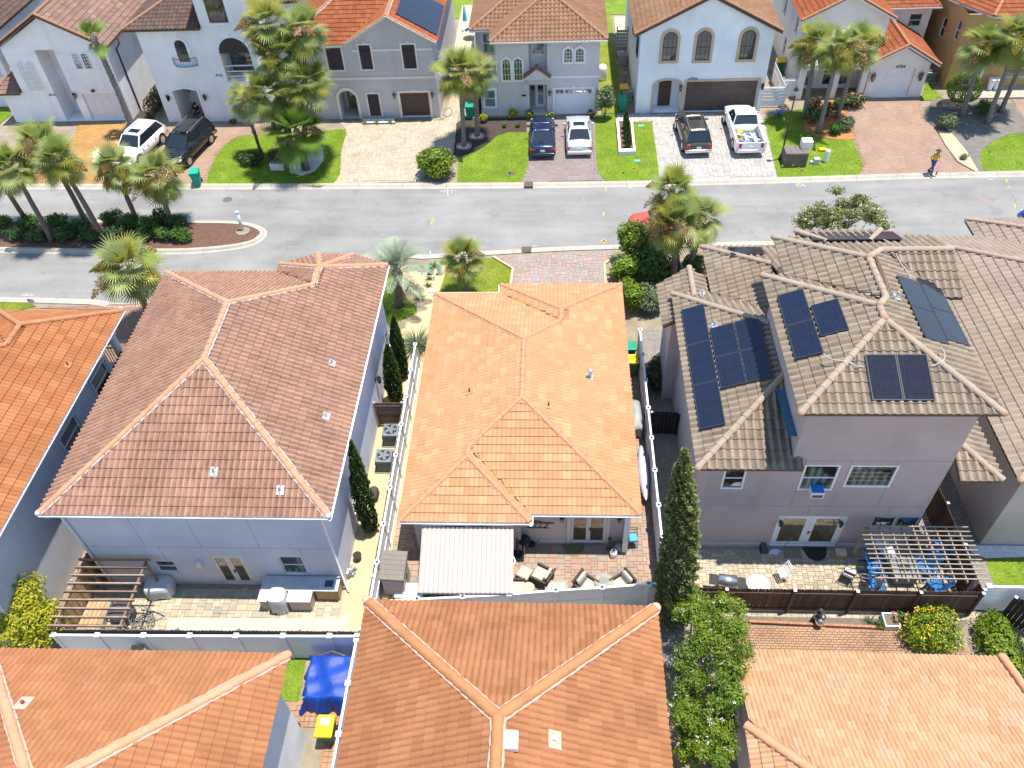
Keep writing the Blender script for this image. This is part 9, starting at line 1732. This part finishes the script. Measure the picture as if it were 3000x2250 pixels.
# shrubs on the far side
shrub('lime green rounded bush at the corner of the cream driveway', G((1, 620, 1135)), (2.9, 2.3, 2.0), 4200, .11, L_LIME, seed=1)
shrub('small grey-green tree between the white garage and the planter lawn', G((1, 1705, 770)), (1.6, 1.6, 2.6), 1700, .09, L_GREY, seed=2, blobs=[(0, 0, 1.7, .7, .7, .8), (.3, .1, 1.3, .5, .5, .5), (-.35, -.1, 1.2, .45, .45, .45), (.1, 0, 2.3, .4, .4, .4)], hollow=.2)
hd = G((0, 950, 740)); shrub('clipped bronze-green hedge between the white houses', V((-32.0, 60.5, .1)), (1.1, 4.6, 1.5), 4200, .07, L_BRN, seed=3, name='hedge', cat='hedge', blobs=[(0, y, .75, .55, .7, .75) for y in (-1.9, -1.1, -.3, .5, 1.3, 2.0)], hollow=.7, jag=.12)
shrub('rose bush with red blossoms at the low garage', G((2, 1090, 690)), (2.2, 1.5, 1.1), 1500, .08, L_DARK, seed=4, flowers=P_PINK, nf=60, fsize=.08)
for k, (x, y, s, m, lb) in enumerate(((830, 800, 1.2, L_DARK, 'dark shrub at the foot of the rough-trunked palm'), (930, 760, 1.3, L_BRN, 'bronze-leaved shrub between the palms of the mulch bed'), (985, 868, .9, L_MID, 'green shrub at the lawn edge of the orange mulch bed'), (1055, 848, 1.1, L_GREY, 'grey-green shrub at the rose driveway edge of the mulch bed'), (840, 705, 1.0, L_BRN, 'bronze shrub at the porch columns'), (1010, 700, .9, L_DARK, 'low dark shrub in front of the porch'))): shrub(lb, G((2, x, y)), (s*1.2, s, s), 1100, .07, m, seed=40+k, group='shrubs in the orange mulch bed')
shrub('clipped ball-shaped yellow-green bush on a short trunk', G((2, 1780, 690)), (2.6, 2.6, 2.5), 5200, .06, L_LIME, seed=5, blobs=[(0, 0, 1.5, 1.25, 1.2, 1.05)], hollow=.86, jag=.05, name='topiary_bush')
shrub('grey-green shrub with a bamboo cane in grey sand', G((2, 1715, 835)), (1.7, 1.5, 1.2), 1500, .08, L_GREY, seed=6); shrub('mid-green shrub between the leaning palms', G((2, 1950, 745)), (1.5, 1.3, 1.2), 1500, .07, L_MID, seed=7); shrub('small plant in the shell strip by the rose driveway', G((2, 1815, 1030)), (.6, .6, .4), 300, .06, L_GREY, seed=8)
shrub('dark shrub on the lawn beside the slim palm', G((0, 1640, 1065)), (2.0, 1.4, 1.0), 1500, .08, L_DARK, seed=9); shrub('very dark rounded shrub in a pale square tub', G((0, 1810, 1060), .4), (1.5, 1.3, 1.3), 1900, .06, L_BRN, seed=10); t = T('planter', 'pale square tub under the dark rounded shrub', 'planter', G((0, 1808, 1085))); L(MB().box((-.5, -.4, 0), (.5, .4, .5)), 'tub', m_ctw, t)
t = T('utility_cabinet', 'pale green square transformer box in the white gravel bed', 'cabinet', G((0, 1925, 1105))); L(MB().bbox((0, 0, .3), (.75, .7, .6), .04), 'casing', pm('transformer_green', (.34, .42, .36), .6), t)
for k, (x, y, s, m, lb) in enumerate(((925, 790, .75, L_YEL, 'yellow-green croton at the corner window'), (925, 740, .5, L_YEL, 'smaller yellow-green croton behind the corner croton'), (1112, 770, .9, L_YEL, 'yellow-green croton under the arched windows'), (1220, 770, .8, L_LIME, 'lime rounded plant on the mulch side of the dark entry'), (1350, 775, .75, L_LIME, 'lime rounded plant between entry and white garage'), (1622, 765, .7, L_BRN, 'bronze plant at the white garage corner'), (1060, 825, .35, L_MID, 'tiny seedling in the dark mulch, palm side'), (1143, 825, .35, L_MID, 'tiny seedling in the dark mulch, driveway side'))): shrub(lb, G((1, x, y)), (s, s, s), 420, .07, m, seed=60+k, group='plants along the rosy grey house')
for k, (x, nm) in enumerate(((155, 'arch end'), (230, 'middle'), (318, 'garage end'))): tuft('grassy plant in the white gravel trough, %s' % nm, G((1, x, 792), .24), 10, .45, L_LIME, group='plants in the white gravel trough')
tuft('spiky plant in the blue pot', G((2, 620, 750), .5), 10, .8, L_DARK); shrub('small potted flowers at the tower house entry', G((0, 1515, 800)), (.6, .5, .4), 300, .06, L_MID, seed=11, flowers=P_PINK, nf=10)
# island hedge
pts = [(20, 1470), (110, 1545), (190, 1480), (260, 1555), (390, 1470), (430, 1545), (520, 1500), (600, 1555), (740, 1440), (760, 1540), (860, 1470), (930, 1560), (980, 1480), (1060, 1440), (1080, 1550), (1160, 1480), (1180, 1560)]
for k, (x, y) in enumerate(pts): shrub('dark green rounded hedge shrub on the mulch island', G((0, x, y)), (1.7, 1.3, .95), 1500, .07, L_DARK if k % 2 else L_MID, seed=80+k, group='hedge shrubs on the mulch island')
# near side
gs = 'shrubs between the driveway and the palms'
shrub('bright lime shrub at the kerb beside the red SUV', G((1862, 765)), (2.5, 2.0, 2.9), 3600, .11, L_LIME, seed=12, group=gs, flowers=P_PINK, nf=14, fsize=.1); shrub('bright green shrub against the stone driveway edging', G((1830, 815)), (2.2, 1.7, 1.7), 2300, .12, L_LIME, seed=13, group=gs); shrub('large glossy green shrub under the palms', G((1905, 815)), (2.9, 2.3, 2.2), 4200, .11, L_MID, seed=14, group=gs); shrub('yellowing shrub next to the orange roof corner', G((1850, 900)), (1.7, 2.1, 1.9), 2200, .09, L_LIME, seed=15, group=gs); shrub('grey-green shrub below the entry gable', G((1905, 905)), (1.8, 1.9, 1.7), 2200, .09, L_GREY, seed=16, group=gs); shrub('leafy shrub behind the kerb-side palm', G((2040, 795)), (1.7, 1.5, 1.3), 1500, .1, L_MID, seed=17, group=gs)
shrub('dark sprawling shrub in the shaded gravel side yard', V((5.1, 29.4, .1)), (1.2, 2.6, 1.3), 2600, .07, L_BRN, seed=18)
def tree(label, b, blobs, n, leaf, mat, flowers=None, nf=150, fsize=.1, limbs=None, seed=1, name='crepe_myrtle', cat='tree', hollow=.25, jag=.45):
 rg = np.random.default_rng(seed); b = Vector(b); t = thing(name, label, cat, b)
 q, fs, tr = leaf_cloud(blobs, n, leaf, rg, .3, hollow, .45, jag); add_obj('crown', new_mesh('crown', q, fs, mat, False, tr), t)
 if flowers is not None:
  mb = MB(); rg2 = random.Random(seed); q, _, _ = leaf_cloud(blobs, nf, .01, rg, .9, .92, .5, jag)
  for i in range(nf):
   c = V(q[4*i])
   for _ in range(9): o = V((rg2.gauss(0, 1), rg2.gauss(0, 1), rg2.gauss(0, 1)))*fsize*.75; u = V((rg2.gauss(0, 1), rg2.gauss(0, 1), rg2.gauss(0, 1))).normalized(); v_ = u.orthogonal().normalized(); s = fsize*.5; mb.add([c+o-u*s, c+o+v_*s, c+o+u*s, c+o-v_*s], [(0, 1, 2, 3)], rg2.uniform(.05, 1))
  mb.build('blossom', flowers, t, world=False, tr=True)
 mb = MB()
 for bl in blobs[:9]: mb.tube([(rg.uniform(-.06, .06), rg.uniform(-.06, .06), -.02), (bl[0]*.25, bl[1]*.25, bl[2]*.4), (bl[0]*.7, bl[1]*.7, bl[2]*.8), (bl[0], bl[1], bl[2]+bl[5]*.5)], [.07, .055, .03, .012], 6)
 mb.build('trunk', BARK, t, world=False); return t
tb = V((14.6, 39.6, .1)); blobs = []; rr = random.Random(5)
for k in range(46):
 a = rr.random(); z = 1.9+rr.random()*2.1; c = G((2, 800+a*520+rr.gauss(0, 25), 1480-abs(math.sin(math.pi*(a*.9+.05)))*rr.random()*260), z); blobs.append((c.x-tb.x, max(-1.3, min(1.3, c.y-tb.y)), z, rr.uniform(.25, .55), rr.uniform(.25, .5), rr.uniform(.2, .4)))
tree('white-flowering crepe myrtle at the near kerb behind the solar-panel roofs', tb, blobs, 17000, .075, leaf_mat('leaf_olive', [(0, (.12, .15, .035)), (.5, (.19, .22, .06)), (1, (.28, .3, .1))], .45, .25), leaf_mat('petal_cream', [(0, (.62, .55, .40)), (1, (.75, .7, .58))], .7, .2), 200, .07, seed=6, hollow=.0, jag=.7)
for k, (lb, bx, by, n0, box) in enumerate((('white-flowering crepe myrtle at the brown fence corner', 4.9, 13.6, 44, (-40, 430, 560, 950)), ('white-flowering crepe myrtle between the brick red and peach roofs', 4.75, 10.9, 40, (-20, 370, 900, 1300)), ('white-flowering crepe myrtle between the roofs, furthest from the brown fence', 4.6, 8.9, 34, (-30, 300, 1250, 1620)))):
 tb = V((bx, by, .1)); blobs = []; rr = random.Random(20+k)
 for j in range(n0):
  z = 1.0+rr.random()**.6*3.6; c = G((8, box[0]+rr.random()*(box[1]-box[0]), box[2]+rr.random()*(box[3]-box[2])), z); blobs.append((max(-1.2, min(2.6 if k == 0 else 1.5, c.x-tb.x)), max(-2.1, min(2.1, c.y-tb.y)), z, rr.uniform(.14, .48), rr.uniform(.14, .48), rr.uniform(.12, .4)))
 tree(lb, tb, blobs, 21000, .05, L_LIME if k != 1 else L_MIX, P_WHITE, 75, .045, seed=30+k, hollow=.0, jag=.8)
shrub('big bush covered in yellow flowers at the brick patio end', G((8, 1585, 815)), (2.3, 2.0, 1.35), 3600, .065, L_LIME, seed=19, flowers=P_YEL, nf=330, fsize=.035, hollow=.7); shrub('small pink-flowered plant beside the planter box', G((8, 1405, 710)), (.8, .7, .6), 500, .06, L_MID, seed=20, flowers=P_PINK, nf=26, fsize=.07)
shrub('leafy green creeper mass in the weedy strip by the dark fence', G((8, 2030, 880)), (1.6, 3.2, .9), 3400, .08, L_LIME, seed=21, jag=.5); shrub('low dark groundcover at the dark fence foot', G((8, 2130, 960)), (1.2, 3.4, .6), 1900, .07, L_DARK, seed=22); tuft('dry grass clump in the flower bed by the planter box', G((8, 1210, 715)), 10, .5, L_GREY); shrub('weed clump in front of the planter box', G((8, 1275, 740)), (.5, .4, .35), 260, .05, L_MID, seed=23)
tb = G((6, 130, 960)); tree('lemon-green citrus tree beside the grey side wall', tb, [(G((6, 120+dx, 640+dy), z).x-tb.x, G((6, 120+dx, 640+dy), z).y-tb.y, z, .7, .7, .55) for dx, dy, z in ((0, 0, 2.3), (120, 60, 2.1), (-90, 20, 2.3), (60, -120, 2.6), (-60, -110, 2.7), (120, 160, 1.6), (-40, 160, 1.8), (200, 60, 1.8), (40, 90, 2.4))], 7000, .085, L_YEL, seed=40, name='citrus_tree')
for k, (x, y, s, lb) in enumerate(((490, 590, 1.35, 'large arching grass clump by the street end of the white fence'), (560, 590, .9, 'smaller arching grass clump by the orange roof'), (360, 640, .9, 'arching grass clump behind the slim cypress'), (440, 205, .6, 'dark grass clump in the shell bed by the pindo palm, street side'), (475, 215, .55, 'dark grass clump in the shell bed by the pindo palm, lawn side'), (505, 275, .6, 'dark grass clump near the grey valve cover'), (530, 90, .6, 'dark grass clump at the kerb on the pindo palm side of the meter box'), (595, 70, .6, 'dark grass clump at the kerb behind the meter box'), (568, 150, .4, 'small grass clump just in front of the meter box'), (564, 195, .4, 'small grass clump between the meter box and the grey valve cover'))): tuft(lb, G((4, x, y)), 26 if s > .8 else 14, s*1.15, L_GREY if s > .8 else L_MID, group='ornamental grass clumps in the shell gravel')
tuft('young palm-like seedling behind the patio fence', G((7, 1362, 590)), 10, .9, L_LIME)
# grass blades over the lawns
def grass():
 rg = np.random.default_rng(11); vs = []; tr = []
 for poly in LAWNS:
  xs, ys = [p[0] for p in poly], [p[1] for p in poly]; a, b, c, d = max(-60, min(xs)), min(60, max(xs)), min(ys), max(ys); n = int((b-a)*(d-c)*230)
  for x, y in zip(rg.uniform(a, b, n), rg.uniform(c, d, n)):
   if inside(poly, x, y): vs.append((x+rg.normal()*.05, y+rg.normal()*.05))
 P = np.array(vs); n = len(P); an = rg.uniform(0, 6.283, n); h = rg.uniform(.03, .075, n); le = rg.uniform(0, .04, n); w = .011
 dx, dy = np.cos(an), np.sin(an); b2 = rg.uniform(0, 6.283, n); z = np.full(n, .1)
 q = np.stack([np.stack([P[:, 0]-dx*w, P[:, 1]-dy*w, z], 1), np.stack([P[:, 0]+dx*w, P[:, 1]+dy*w, z], 1), np.stack([P[:, 0]+np.cos(b2)*le, P[:, 1]+np.sin(b2)*le, z+h], 1)], 1).reshape(-1, 3)
 o = add_obj('grass', new_mesh('grass', q, np.arange(3*n).reshape(-1, 3).tolist(), leaf_mat('grass_blade', [(0, (.11, .19, .012)), (.5, (.165, .26, .018)), (1, (.26, .34, .035))], .5, .25), False, rg.uniform(.02, 1, n)))
 tag(o, 'short green grass blades covering the lawns', 'grass', kind='stuff')
grass()
